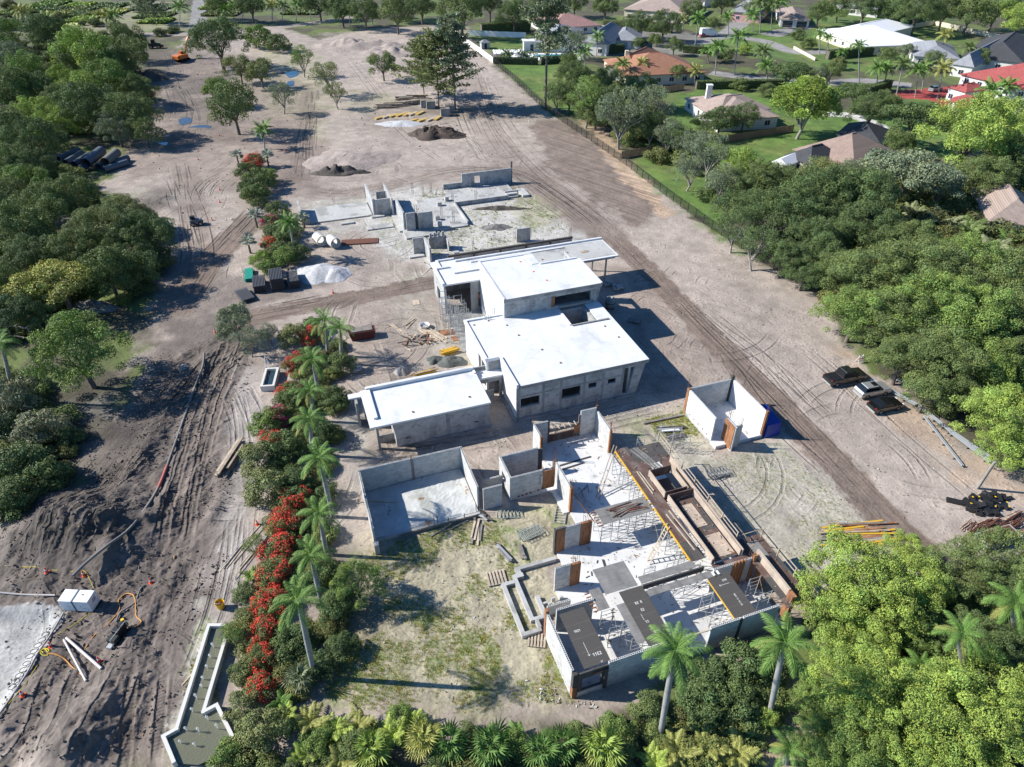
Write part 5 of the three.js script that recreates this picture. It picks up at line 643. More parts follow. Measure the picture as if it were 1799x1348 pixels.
// gardens and boundary at the right
T([[978, 168, 24, 'ldark', 'leafy tree right of the tallest casuarina'], [1008, 138, 28, 'fdark', 'dark tree left of the orange roof villa garden'], [1032, 175, 38, 'lbright', 'bright loose tree along the chain fence'], [1068, 150, 30, 'fdark', 'dark tree below the orange roof villa'], [1092, 205, 44, 'lgrey', 'grey loose tree with pale stems along the chain fence'], [1125, 160, 32, 'fmid', 'round tree right below the orange roof villa'], [1148, 190, 36, 'lgrey', 'grey-green loose tree left of the wood fence'], [1010, 75, 22, 'ldark', 'dark tree in front of the grey roofed pool villa'], [1387, 127, 34, 'udark', 'flat dark crown at the bend of the lane'], [1430, 140, 22, 'dgrey', 'grey-green round tree beside the flat dark crown'], [1414, 184, 54, 'wlime', 'big feathery lime tree by the beige house'], [1504, 164, 34, 'udark', 'flat dark tree right of the feathery lime tree'], [1530, 197, 34, 'fdark', 'dense dark tree behind the brown roof'], [1610, 207, 52, 'udark', 'wide flat dark tree left of the red paved drive'], [1577, 254, 28, 'dmid', 'small tree right of the brown roof'], [1700, 240, 76, 'flime', 'big yellow-green tree below the red roof mansion'], [1768, 215, 40, 'dlime', 'yellow-green tree at the right edge below the mansion'], [1784, 280, 48, 'fmid', 'dark green tree at the right edge, second below the mansion'], [1240, 222, 24, 'fdark', 'dark bushy tree at the left corner of the beige house'], [1265, 214, 26, 'ddark', 'dark bushy tree before the beige house wall'], [1307, 208, 27, 'fdark', 'dark bushy tree before the beige house windows'], [1222, 256, 30, 'lgrey', 'bare grey tree right of the chain fence bend'], [1250, 272, 36, 'lgrey', 'bare branching tree on the lawn left of the brown roof'], [1297, 300, 34, 'dlime', 'yellowish tree between lawn and boundary grove'], [1175, 240, 30, 'lgrey', 'leafless pale tree leaning on the lawn edge'], [1338, 318, 36, 'fmid', 'tree in front of the white garage door of the brown roof'], [1315, 325, 38, 'fmid', 'tree at the left end of the boundary grove'], [1380, 322, 30, 'dmid', 'tree right before the dark roof hip'], [1440, 320, 40, 'folive', 'olive tree before the brown roof'], [1500, 312, 32, 'dgrey', 'greyish tree before the right roof slope'], [1350, 390, 40, 'ldark', 'tree with many pale stems beside the dirt strip'], [1290, 370, 34, 'ldark', 'thin stemmed tree at the top of the boundary grove'], [1387, 378, 54, 'fdark', 'dark tree over the pale stems in the grove'], [1434, 352, 60, 'fdark', 'large dark tree in the middle of the boundary grove'], [1502, 352, 64, 'fdark', 'largest dark tree of the boundary grove'], [1517, 405, 54, 'fdark', 'dark tree at the lower edge of the boundary grove'], [1600, 302, 66, 'ugrey', 'flat greyish crown in the middle of the boundary grove'], [1655, 325, 52, 'ugrey', 'second flat greyish crown further right'], [1727, 318, 46, 'fmid', 'tree with reddish tips right of the flat crowns'], [1767, 296, 36, 'dmid', 'tree left of the tan roof at the right edge'], [1594, 436, 50, 'fmid', 'tree between the palms and the parking grove'], [1455, 425, 38, 'ddark', 'shaded tree at the foot of the boundary grove'], [1250, 340, 22, 'smid', 'low shrub at the bend of the chain fence'], [1000, 172, 28, 'fmid', 'mid green tree at the fence right of the tallest casuarina'], [1048, 198, 32, 'fmid', 'mid green tree at the fence before the bright loose tree'], [1078, 180, 30, 'fdark', 'dark tree behind the grey loose tree'], [1112, 216, 36, 'fmid', 'mid green tree at the fence right of the grey loose tree'], [1142, 222, 30, 'ldark', 'thin dark tree at the fence corner'], [1168, 232, 30, 'fmid', 'mid green tree by the board fence'], [1196, 250, 28, 'ldark', 'thin tree right of the board fence'], [1292, 402, 36, 'ldark', 'pale stemmed tree beside the lower dirt strip, first'], [1330, 432, 38, 'ldark', 'pale stemmed tree beside the lower dirt strip, second'], [1376, 456, 38, 'fdark', 'dark tree at the fence below the pale stems'], [1412, 482, 34, 'fdark', 'lowest dark tree at the fence'], [1268, 322, 32, 'lgrey', 'thin grey tree on the lawn beside the fence'], [1212, 300, 28, 'lgrey', 'leaning grey tree at the fence'], [1330, 372, 44, 'fdark', 'dark tree rising over the pale stemmed pair'], [1428, 432, 48, 'fdark', 'dark tree between grove and fence'], [1470, 482, 40, 'fmid', 'tree closing the gap to the parking grove'], [1460, 128, 18, 'dmid', 'small round tree by the garden hedge'], [1474, 113, 14, 'solive', 'olive shrub by the lane wall'], [1560, 100, 17, 'dmid', 'garden tree right of the white metal roof corner'], [1592, 92, 15, 'dgrey', 'grey garden tree before the white metal roof'], [1640, 108, 17, 'dmid', 'garden tree before the grey roofs'], [1120, 78, 13, 'smid', 'shrub beside the white pickup'], [1150, 72, 14, 'smid', 'shrub right of the white pickup'], [1185, 82, 15, 'dmid', 'garden tree above the orange villa'], [1310, 88, 13, 'slime', 'yellow shrub on the lane island'], [1420, 78, 13, 'smid', 'shrub on the lane bend'], [1402, 62, 12, 'smid', 'shrub by the small white garage'], [1250, 46, 15, 'dmid', 'garden tree behind the box truck'], [1275, 100, 14, 'smid', 'shrub below the tall lawn palms'], [1700, 200, 18, 'slime', 'yellow shrub at the portico'], [1655, 215, 20, 'smid', 'shrub below the red drive'], [1560, 185, 22, 'dmid', 'tree at the entrance of the red drive'], [1350, 160, 16, 'smid', 'shrub behind the beige roof'], [1720, 105, 18, 'dmid', 'garden tree at the grey gable'], [1300, 150, 14, 'smid', 'low shrub at the long clipped hedge'], [1190, 130, 16, 'dmid', 'tree at the right end of the orange villa'], [1000, 110, 16, 'dmid', 'tree at the end of the pool hedge'], [920, 100, 10, 'smid', 'shrub beside the pergola'], [45, 130, 36, 'dbright', 'bright tree between the left edge trees'], [120, 118, 30, 'dmid', 'mid green tree under the wide bush'], [60, 165, 36, 'ddark', 'dark tree above the lime pair'], [110, 185, 34, 'fmid', 'mid green tree between the lime pair and the grove'], [255, 235, 26, 'dmid', 'low tree at the puddle edge'], [55, 298, 38, 'fdark', 'dark tree left behind the drain pipes'], [135, 450, 44, 'fmid', 'mid green tree above the flat yellow crown'], [60, 455, 44, 'fdark', 'dark tree at the upper left of the flat yellow crown'], [225, 445, 40, 'fmid', 'mid green tree at the track edge'], [60, 550, 40, 'fdark', 'dark tree below the flat yellow crown'], [215, 380, 38, 'folive', 'olive tree beside the upper track'], [200, 120, 26, 'dmid', 'mid green tree left of the loader']], 'trees in the gardens at the right');
T([[1534, 490, 60, 'fmid', 'grove tree at the upper left above the parked cars'], [1617, 484, 70, 'fmid', 'grove tree in the top middle above the parked cars'], [1700, 470, 60, 'fbright', 'grove tree at the top below the palm thicket'], [1752, 502, 62, 'fmid', 'grove tree at the right picture edge below the palms'], [1502, 558, 54, 'fbright', 'leftmost grove tree reaching over the dirt'], [1567, 568, 60, 'fmid', 'grove tree right above the black pickup'], [1634, 552, 76, 'fbright', 'largest grove tree in the middle'], [1702, 568, 70, 'fbright', 'big bright grove tree right of the middle'], [1770, 568, 60, 'fmid', 'grove tree at the right edge halfway down'], [1584, 638, 50, 'fmid', 'grove tree behind the silver car'], [1650, 638, 60, 'fmid', 'grove tree overhanging the pipe rows'], [1720, 640, 55, 'fbright', 'lower bright grove tree at the right'], [1780, 640, 50, 'fmid', 'lower grove tree at the right edge'], [1628, 696, 38, 'dmid', 'low tree behind the small black car'], [1692, 697, 36, 'dmid', 'low dark tree above the yellow-green edge tree'], [1762, 668, 40, 'dlime', 'yellowish tree above the edge tree'], [1752, 744, 62, 'flime', 'yellow-green tree at the right edge above the black sack heap'], [1770, 788, 44, 'flime', 'small yellow-green tree at the right edge under its larger twin'], [1668, 520, 60, 'fmid', 'grove tree between the largest and the palm thicket']], 'grove behind the parked cars');
T([[1493, 1012, 70, 'flime', 'lime tree beside the right corner of the block building'], [1460, 1062, 62, 'flime', 'lime tree at the front right corner of the block building'], [1533, 1066, 70, 'flime', 'lime tree in the middle of the lower right thicket top'], [1600, 1035, 62, 'flime', 'lime tree at the end of the dark brown lane'], [1583, 1100, 54, 'fbright', 'lime tree lower right of the lane end'], [1516, 1136, 58, 'flime', 'lime tree above the feathery palm tops'], [1590, 968, 32, 'flime', 'small lime tree beside the pile of yellow planks'], [1683, 1012, 54, 'fmid', 'darker tree below the rusty scrap rows'], [1752, 990, 60, 'fmid', 'mid green tree at the right edge below the scrap rows'], [1785, 1040, 48, 'fdark', 'dark tree at the right edge above the royal palm'], [1500, 1205, 70, 'flime', 'bright lime tree left of centre in the bottom right thicket'], [1566, 1236, 74, 'flime', 'bright lime tree in the centre of the bottom right thicket'], [1650, 1252, 80, 'flime', 'largest bright lime tree at the bottom right'], [1735, 1218, 76, 'flime', 'bright lime tree close to the right edge at the bottom'], [1770, 1288, 70, 'flime', 'bright lime tree in the lower right corner'], [1500, 1305, 60, 'fbright', 'bright tree on the bottom edge right of the bare patch'], [1668, 1328, 60, 'flime', 'bright lime tree on the bottom edge at the right'], [1437, 1240, 42, 'fbright', 'bright tree beside the leaning royal palm'], [1430, 1310, 46, 'fbright', 'bright tree on the bottom edge left of the lime thicket'], [1585, 1320, 60, 'flime', 'lime tree on the bottom edge in the thicket middle'], [1650, 1130, 44, 'fdark', 'dark tree in the shaded gap of the thicket'], [1720, 1130, 50, 'fdark', 'dark tree in the shaded gap at the right'], [1785, 1150, 50, 'fdark', 'dark tree at the right edge above the bright thicket']], 'thicket at the lower right');
T([[1250, 1195, 42, 'sdark', 'dark shrub before the block building front wall, left'], [1300, 1172, 44, 'sdark', 'dark shrub before the block building front wall, middle'], [1350, 1165, 36, 'sdark', 'dark shrub before the block building front wall, right'], [1140, 1250, 34, 'smid', 'shrub at the left foot of the tall royal palm'], [1225, 1240, 44, 'sdark', 'dark shrub behind the tall royal palm'], [1290, 1235, 44, 'sdark', 'dark shrub between the two royal palms'], [1085, 1285, 30, 'sbright', 'bright pine-like bush at the yard edge'], [1345, 1265, 22, 'slime', 'yellow-green sapling at the foot of the leaning royal palm'], [1415, 1225, 26, 'smid', 'shrub right of the leaning royal palm']], 'shrubs before the block building');
T([[560, 1305, 30, 'sbright', 'leafy shrub in the bottom hedge left of the fan palms'], [622, 1312, 30, 'smid', 'leafy shrub in the bottom hedge behind the bushy palms'], [700, 1262, 24, 'sbright', 'leafy shrub at the yard edge above the yellowish fan palm'], [822, 1292, 24, 'smid', 'leafy shrub between the left fan palms'], [905, 1312, 26, 'sbright', 'leafy shrub right of the largest fan palm'], [1015, 1292, 22, 'smid', 'leafy shrub behind the right fan palms'], [1095, 1318, 26, 'smid', 'leafy shrub at the right end of the fan palms'], [770, 1340, 24, 'smid', 'leafy shrub on the bottom edge between fan palms']], 'bottom hedge shrubs');
// flowering hedge along the yard
T([[515, 592, 26, 'solive', 'olive shrub at the upper end of the flowering hedge'], [545, 575, 20, 'smid', 'shrub behind the uppermost red blossoms'], [514, 706, 28, 'smid', 'shrub left in the hedge by the white planter'], [470, 745, 30, 'sbright', 'bright shrub below the white planter'], [455, 810, 38, 'solive', 'large olive shrub beside the stacked long boards'], [470, 862, 40, 'solive', 'large olive shrub below the stacked long boards'], [500, 790, 34, 'sdark', 'dark shrub in the hedge middle'], [520, 850, 30, 'sdark', 'dark shrub above the long red blossoms'], [560, 760, 30, 'sdark', 'dark shrub at the yard side of the hedge'], [590, 700, 26, 'sdark', 'dark shrub right beside the garage corner'], [600, 640, 24, 'smid', 'shrub at the yard side near the hedge top'], [535, 920, 26, 'sdark', 'dark shrub right of the red blossoms'], [560, 1010, 30, 'smid', 'shrub below the yellow crotons'], [628, 1028, 42, 'fbright', 'bright round tree at the yard edge of the hedge', { name: 'broadleaf_tree' }], [590, 1070, 34, 'sdark', 'dark shrub under the bright round tree'], [510, 1130, 34, 'sdark', 'dark shrub beside the lower royal palm'], [445, 960, 20, 'lbright', 'small pine sapling above the fountain channel', { name: 'sapling' }], [430, 1045, 20, 'smid', 'shrub beside the yellow bucket'], [405, 1115, 22, 'lbright', 'pine sapling at the channel head', { name: 'sapling' }], [425, 1180, 22, 'smid', 'shrub beside the fountain channel'], [430, 1240, 30, 'solive', 'olive shrub at the channel corner'], [460, 1290, 44, 'solive', 'large olive shrub at the bottom of the hedge'], [400, 1330, 30, 'sbright', 'shrub at the lower end of the fountain channel'], [545, 640, 24, 'smid', 'shrub under the second red blossom group'], [575, 870, 24, 'sdark', 'dark shrub below the middle palm'], [600, 1140, 28, 'sdark', 'dark shrub at the shaded yard corner'], [560, 1170, 28, 'sdark', 'dark shrub at the foot of the lower royal palm']], 'flowering hedge');
for (const [x, y, r, c, l] of [[548, 592, 16, 'red', 'red bougainvillea at the upper end of the hedge'], [520, 640, 17, 'red', 'red bougainvillea second from the hedge top'], [508, 690, 17, 'red', 'red bougainvillea beside the white planter'], [490, 735, 18, 'magenta', 'magenta bougainvillea below the white planter'], [480, 775, 18, 'red', 'red bougainvillea level with the stacked boards'], [515, 880, 22, 'red', 'red bougainvillea at the top of the long blossom strip'], [505, 920, 24, 'red', 'red bougainvillea, second of the long blossom strip'], [492, 965, 24, 'red', 'red bougainvillea, third of the long blossom strip'], [482, 1010, 24, 'red', 'red bougainvillea, fourth of the long blossom strip'], [470, 1060, 23, 'red', 'red bougainvillea left of the lower royal palm'], [465, 1110, 22, 'red', 'red bougainvillea level with the fountain channel'], [458, 1160, 21, 'red', 'red bougainvillea second from the bottom of the strip'], [455, 1210, 22, 'red', 'lowest red bougainvillea of the strip'], [446, 286, 14, 'red', 'red bougainvillea in the small bed near the drain pipes'], [478, 395, 14, 'magenta', 'magenta bougainvillea in the bed above the black pallets'], [475, 430, 13, 'red', 'red bougainvillea at the lower end of the bed above the black pallets']]) tree(x, y, r * 1.24, 'smid', l, 'bougainvilleas', { bloom: c, name: 'bougainvillea' });
T([[430, 302, 18, 'smid', 'low shrub left in the small bed'], [452, 346, 24, 'smid', 'shrub at the foot of the small bed'], [472, 312, 18, 'sbright', 'bright shrub right in the small bed'], [486, 372, 20, 'smid', 'shrub at the head of the bed above the black pallets'], [482, 412, 22, 'sdark', 'dark shrub beside the magenta blossoms'], [512, 402, 18, 'sbright', 'bright shrub by the slim palm'], [494, 442, 20, 'smid', 'shrub in the lower bed above the black pallets'], [468, 472, 18, 'sbright', 'bright shrub touching the green panels'], [455, 320, 26, 'smid', 'shrub of the small bed near the drain pipes'], [440, 335, 22, 'sdark', 'dark shrub at the lower end of the small bed'], [500, 420, 24, 'smid', 'shrub in the bed above the black pallets'], [520, 445, 22, 'sdark', 'dark shrub behind the palm in the bed'], [460, 455, 20, 'slime', 'yellow-green shrub left in the bed above the black pallets'], [500, 455, 22, 'sbright', 'bright shrub directly above the black pallets']], 'small planted beds');
const near = [[553, 1190, 526, 1065, 58, 'royal palm at the lower end of the flowering hedge'], [574, 975, 562, 912, 46, 'palm behind the long red blossom strip'], [565, 1060, 548, 985, 46, 'palm between the blossom strip and the bright round tree'], [585, 908, 563, 815, 50, 'royal palm at the yard corner of the roofless room'], [548, 800, 545, 745, 40, 'palm in the middle of the hedge level with the garage'], [562, 700, 550, 640, 42, 'palm in the hedge left of the yard sand'], [576, 625, 572, 572, 40, 'tallest palm at the top of the hedge'], [600, 640, 598, 585, 34, 'palm at the upper yard side of the hedge'], [555, 740, 545, 695, 36, 'palm between two palms in the upper hedge'], [1160, 1292, 1184, 1152, 70, 'tall royal palm before the block building'], [1352, 1258, 1376, 1140, 68, 'leaning royal palm before the block building'], [1700, 1205, 1684, 1122, 48, 'yellowish royal palm in the shaded gap'], [1625, 1215, 1614, 1180, 44, 'low palm top among the lime trees'], [1790, 1130, 1778, 1068, 52, 'royal palm at the right edge'], [26, 706, 4, 612, 40, 'leaning palm at the left edge by the bushes'], [1380, 1340, 1384, 1325, 44, 'small palm on the bottom edge']];
for (const [a, b, c, d, f, l] of near) palm(a, b, c, d, f, l, 'royal palms');
for (const [x, y, h, R, c, l] of [[745, 1318, 1.6, 1.9, 'yel', 'yellowish fan palm at the left of the bottom row'], [790, 1322, 1.4, 1.9, 'palm', 'fan palm second from the left in the bottom row'], [862, 1330, 1.6, 2.1, 'palm', 'largest fan palm in the middle of the bottom row'], [950, 1334, 1.3, 1.8, 'palm', 'fan palm right of the largest one'], [985, 1322, 1.2, 1.7, 'palm', 'fan palm behind its neighbour in the bottom row'], [1055, 1330, 1.6, 2.0, 'lime', 'yellow-green fan palm at the right end of the row'], [655, 1330, 1.3, 1.8, 'lime', 'yellow-green fan palm at the bottom left of the row'], [530, 1205, 1.2, 1.6, 'grey', 'greyish fan palm beside the lower royal palm'], [420, 292, 2.6, 1.7, 'silver', 'silver fan palm in the small bed'], [472, 292, 2.6, 1.7, 'silver', 'silver fan palm right of the small bed blossoms'], [452, 400, 2.6, 1.8, 'silver', 'silver fan palm in the upper bed above the black pallets'], [440, 445, 2.4, 1.8, 'silver', 'silver fan palm left of the bed above the black pallets'], [535, 400, 2, 1.5, 'silver', 'small silver fan palm by the concrete rings']]) fanPalm(x, y, h, R, c, l, 'fan palms');
for (const [x, y, r, c, l] of [[500, 1262, 34, 'lime', 'bushy palm right of the large olive shrub'], [545, 1270, 36, 'palmDry', 'bushy palm in the bottom hedge, second'], [590, 1280, 38, 'lime', 'bushy palm in the bottom hedge, third'], [632, 1275, 36, 'palmDry', 'bushy palm in the bottom hedge, fourth'], [690, 1290, 36, 'lime', 'bushy palm in the bottom hedge, fifth'], [725, 1268, 30, 'lime', 'tall bushy palm above the yellowish fan palm'], [905, 1290, 26, 'palm', 'small bushy palm between two fan palms'], [1190, 1318, 40, 'palmDry', 'yellowish bushy palm at the foot of the tall royal palm'], [1245, 1310, 42, 'palmDry', 'yellowish bushy palm on the bottom edge right of the tall palm'], [1300, 1325, 40, 'palmDry', 'yellowish bushy palm left of the bare patch'], [1150, 1340, 34, 'lime', 'bushy palm on the bottom edge under the tall palm'], [495, 1235, 26, 'palm', 'bushy palm below the lowest blossoms'], [540, 1330, 36, 'lime', 'bushy palm on the bottom edge left of the fan palms'], [600, 1335, 36, 'palmDry', 'bushy palm on the bottom edge, second from left'], [1610, 375, 36, 'grey', 'grey-green palm at the left of the palm thicket'], [1655, 392, 38, 'grey', 'grey-green palm in the upper palm thicket'], [1700, 405, 38, 'dark', 'dark palm in the middle of the palm thicket'], [1742, 440, 40, 'grey', 'grey-green palm at the right of the palm thicket'], [1778, 425, 34, 'palm', 'palm at the right edge below the tan roof'], [1690, 445, 36, 'palm', 'palm at the lower end of the palm thicket'], [1640, 430, 36, 'dark', 'dark palm at the lower left of the palm thicket'], [1735, 395, 32, 'grey', 'grey-green palm near the tan roof'], [565, 945, 20, 'yel', 'yellow croton-like palm beside the blossom strip'], [440, 1010, 18, 'bright', 'bright leafy clump above the yellow bucket'], [1640, 1190, 30, 'palm', 'bushy palm in the shaded thicket gap'], [1570, 1175, 34, 'palm', 'palm top between the lime trees']]) clump(x, y, r, c, l, 'bushy palms');
{ const far = [[465, 262, 462, 228, 22, 'slim palm above the small bed'], [520, 455, 508, 392, 26, 'slim palm in the bed above the black pallets'], [1290, 131, 1297, 65, 22, 'tall palm on the lawn of the lane bend'], [1256, 131, 1261, 83, 22, 'tall palm left of the lawn palm'], [1220, 88, 1227, 33, 20, 'tall palm beside the beige villa drive'], [1335, 60, 1337, 5, 18, 'tall palm before the pink house'], [1355, 50, 1357, 8, 18, 'tall palm left of the small white garage'], [1370, 46, 1371, 4, 18, 'tall palm touching the small white garage'], [1322, 56, 1323, 28, 20, 'stout date palm before the pink house'], [1338, 114, 1340, 90, 20, 'low date palm right of the tall lawn palm'], [1348, 144, 1347, 117, 22, 'low date palm by the clipped hedge'], [1510, 151, 1509, 80, 16, 'thin tall palm before the white metal roof'], [1652, 102, 1661, 62, 18, 'thin palm before the grey roofs'], [1540, 160, 1543, 120, 20, 'first palm of the row along the red drive'], [1552, 160, 1559, 122, 18, 'second palm of the row along the red drive'], [1575, 167, 1587, 113, 20, 'third palm of the row along the red drive'], [1608, 171, 1614, 124, 22, 'fourth palm of the row along the red drive'], [1647, 174, 1657, 121, 22, 'last palm of the row before the mansion'], [1620, 160, 1626, 118, 18, 'palm behind the row along the red drive'], [1735, 205, 1742, 160, 28, 'leafy palm before the mansion portico'], [1770, 195, 1768, 152, 24, 'palm at the right side of the mansion'], [1097, 147, 1094, 113, 18, 'left palm before the orange roof villa'], [1130, 142, 1127, 112, 17, 'right palm before the orange roof villa'], [1048, 98, 1050, 65, 16, 'palm between the grey and the orange roofs'], [1030, 137, 1027, 92, 20, 'palm left of the orange roof villa chimney'], [1220, 150, 1222, 125, 18, 'palm right of the orange roof villa'], [890, 110, 890, 95, 14, 'low palm in the pool garden'], [925, 85, 925, 72, 12, 'small palm beside the white pool deck'], [45, 60, 45, 22, 18, 'palm behind the bright corner tree'], [60, 75, 35, 20, 18, 'leaning palm at the upper left'], [85, 75, 82, 38, 22, 'dark palm below the yellow nursery plot'], [165, 132, 165, 108, 22, 'palm over the wide yellow-green bush'], [200, 62, 198, 28, 18, 'palm right of the yellow nursery plot'], [315, 50, 316, 12, 18, 'palm above the orange excavator'], [188, 62, 186, 30, 16, 'palm beside the nursery lane'], [395, 40, 395, 18, 16, 'first dark palm of the top row'], [410, 38, 412, 10, 16, 'second dark palm of the top row'], [425, 40, 428, 12, 16, 'third dark palm of the top row'], [478, 40, 478, 10, 16, 'fourth dark palm of the top row'], [495, 42, 497, 10, 16, 'fifth dark palm of the top row'], [520, 38, 522, 8, 16, 'sixth dark palm of the top row'], [545, 35, 546, 6, 16, 'seventh dark palm of the top row'], [588, 35, 588, 6, 16, 'last dark palm of the top row'], [615, 50, 614, 18, 16, 'dark palm left of the far sand heaps'], [655, 45, 652, 15, 16, 'dark palm behind the far sand heaps'], [1245, 110, 1243, 90, 16, 'low palm by the beige lane'], [1440, 95, 1441, 60, 14, 'slim palm left of the white metal roof drive'], [1455, 90, 1455, 66, 12, 'small palm at the white metal roof carport'], [1280, 60, 1279, 30, 16, 'palm by the parked white truck'], [1200, 60, 1200, 35, 14, 'palm below the beige villa'], [1480, 110, 1480, 92, 13, 'small palm by the clipped garden hedge'], [1700, 110, 1702, 84, 16, 'palm left of the dark roof gable']]; for (const [a, b, c, d, f, l] of far) palm(a, b, c, d, f, l, 'garden palms', { far: true, thick: 1.1, col: pick(['palm', 'palm', 'palmDry', 'dark']) }); }

// undergrowth that closes the woods: too many bushes to count
{
  const zones = [[[[-40, 60], [60, 90], [240, 120], [262, 200], [225, 245], [90, 255], [-40, 330]], 150], [[[-40, 320], [120, 300], [200, 350], [290, 420], [270, 520], [120, 560], [-40, 640]], 110], [[[-60, 640], [60, 680], [130, 760], [110, 850], [40, 900], [-60, 950]], 70], [[[1300, 340], [1420, 300], [1560, 330], [1799, 300], [1850, 480], [1850, 760], [1740, 790], [1600, 690], [1520, 600], [1440, 500]], 260], [[[1440, 1060], [1560, 1010], [1700, 1010], [1850, 1000], [1850, 1400], [1420, 1400], [1440, 1250]], 110], [[[1130, 1275], [1370, 1180], [1400, 1220], [1330, 1300], [1200, 1360]], 26], [[[514, 640], [600, 590], [610, 700], [580, 860], [600, 1100], [560, 1210], [430, 1290], [420, 1150], [500, 860], [474, 800], [510, 700]], 110], [[[420, 1310], [700, 1345], [1130, 1345], [1130, 1400], [420, 1400]], 40], [[[970, 170], [1090, 170], [1200, 240], [1240, 330], [1150, 290]], 60], [[[-40, 0], [260, 60], [330, 45], [330, 62], [200, 75], [60, 90], [-40, 90]], 40]];
  const list = [], r = mulberry(5); for (const [px, n] of zones) { const P = wp(px); let a0 = 1e9, a1 = -1e9, b0 = 1e9, b1 = -1e9; for (const q of P) { a0 = Math.min(a0, q[0]); a1 = Math.max(a1, q[0]); b0 = Math.min(b0, q[1]); b1 = Math.max(b1, q[1]); } for (let k = 0, g = 0; k < n && g < n * 20; g++) { const x = lerp(a0, a1, r()), z = lerp(b0, b1, r()); if (inPoly(x, z, P)) { list.push([x, z, .7 + r() * (z < -90 ? 2.4 : x < -40 ? 1.2 : .6)]); k++; } } }
  const im = new THREE.InstancedMesh(CR.hedge[0], LM.mid, list.length), m = new THREE.Matrix4(), q = new THREE.Quaternion(), col = new THREE.Color(); list.forEach(([x, z, s], i) => { q.setFromAxisAngle(V(0, 1, 0), i); m.compose(V(x, terr(x, z) + s * .45, z), q, V(s * 1.3, s, s * 1.3)); im.setMatrixAt(i, m); const t = .5 + .8 * r(), y = r() * .5; col.setRGB(t * (1 + y * .6), t, t * (1 - y * .3)); im.setColorAt(i, col); });
  im.name = 'undergrowth'; tag(im, 'low green undergrowth filling the woods and hedges', 'undergrowth', null, 'stuff'); im.castShadow = im.receiveShadow = true; scene.add(im);
  // weeds and grass tufts on the yard
  const tuft = (() => { const L = leafBuffer(), g = mulberry(8); for (let i = 0; i < 16; i++) { const a = g() * 6.283, h = .1 + .16 * g(), d = .04 + .12 * g(), x = Math.cos(a) * .05, z = Math.sin(a) * .05, t = .7 + .6 * g(); for (const v of [[x - z * .3, 0, z + x * .3], [x + z * .3, 0, z - x * .3], [x + Math.cos(a) * d, h, z + Math.sin(a) * d]]) { L.P.push(...v); L.C.push(t * 1.1, t, t * .8); } } return L.geo(); })();
  const gz = [[[[650, 960], [880, 905], [980, 890], [965, 1010], [955, 1100], [1010, 1235], [700, 1265], [570, 1225], [600, 1080]], 5200, 1], [[[1100, 745], [1210, 720], [1240, 770], [1130, 790]], 1300, 1], [[[1250, 800], [1380, 790], [1560, 960], [1430, 1010]], 1200, .7], [[[370, 1110], [340, 1160], [300, 1300], [330, 1348], [400, 1340]], 900, 1], [[[650, 350], [900, 325], [1000, 400], [760, 465]], 900, 1.6]]; const gl = [];
  for (const [px, n, k] of gz) { const P = wp(px); let a0 = 1e9, a1 = -1e9, b0 = 1e9, b1 = -1e9; for (const q of P) { a0 = Math.min(a0, q[0]); a1 = Math.max(a1, q[0]); b0 = Math.min(b0, q[1]); b1 = Math.max(b1, q[1]); } for (let c = 0, g = 0; c < n && g < n * 12; g++) { const x = lerp(a0, a1, r()), z = lerp(b0, b1, r()); if (inPoly(x, z, P) && fbm(x * .28 + 40, z * .28, 4) > .42 + .15 * r()) { const [u, v] = toUV(V(x, 0, z)); if (u > -8 && u < 16 && v > 5 && v < 37.5) continue; gl.push([x, z, k * .5 * (.5 + r())]); c++; } } }
  const gm = new THREE.InstancedMesh(tuft, LM.yel, gl.length); gl.forEach(([x, z, s], i) => { q.setFromAxisAngle(V(0, 1, 0), i * 1.7); m.compose(V(x, terr(x, z), z), q, V(s * 1.6, s, s * 1.6)); gm.setMatrixAt(i, m); const t = .5 + .5 * r(), y = r(); col.setRGB(t * (.55 + .7 * y), t, t * .55); gm.setColorAt(i, col); }); gm.name = 'grass'; tag(gm, 'sparse dry grass and weeds growing on the bare yards', 'grass', null, 'stuff'); gm.receiveShadow = true; scene.add(gm);
}
// ---------- vehicles, machines and things on the site ----------
rnd = mulberry(63);
const face = (a, b) => Math.atan2(-(b.z - a.z), b.x - a.x);   // turn that points +x from a to b
const glassDark = mat([.012, .014, .017], { roughness: .08, metalness: .2 }), tyreM = mat([.015, .015, .015], { roughness: .9 }), rimM = mat([.35, .35, .36], { roughness: .35, metalness: .8 }), tailM = mat([.45, .01, .01], { roughness: .25 }), lampM = mat([.75, .76, .78], { roughness: .15 });
const prism = (pts, w, bev = .05) => { const g = new THREE.ExtrudeGeometry(new THREE.Shape(pts.map(p => new THREE.Vector2(...p))), { depth: w - 2 * bev, bevelEnabled: true, bevelSize: bev, bevelThickness: bev, bevelSegments: 2 }); g.translate(0, 0, -(w - 2 * bev) / 2); return g; };
function taper(g, y0, k) { const p = g.attributes.position; for (let i = 0; i < p.count; i++) { const y = p.getY(i); if (y > y0) p.setZ(i, p.getZ(i) * (1 - k * (y - y0))); } g.computeVertexNormals(); return g; }
const wheelG = (() => { const t = new THREE.CylinderGeometry(.36, .36, .24, 18); t.rotateX(Math.PI / 2); const r = new THREE.CylinderGeometry(.22, .22, .26, 14); r.rotateX(Math.PI / 2); return [t, r]; })();
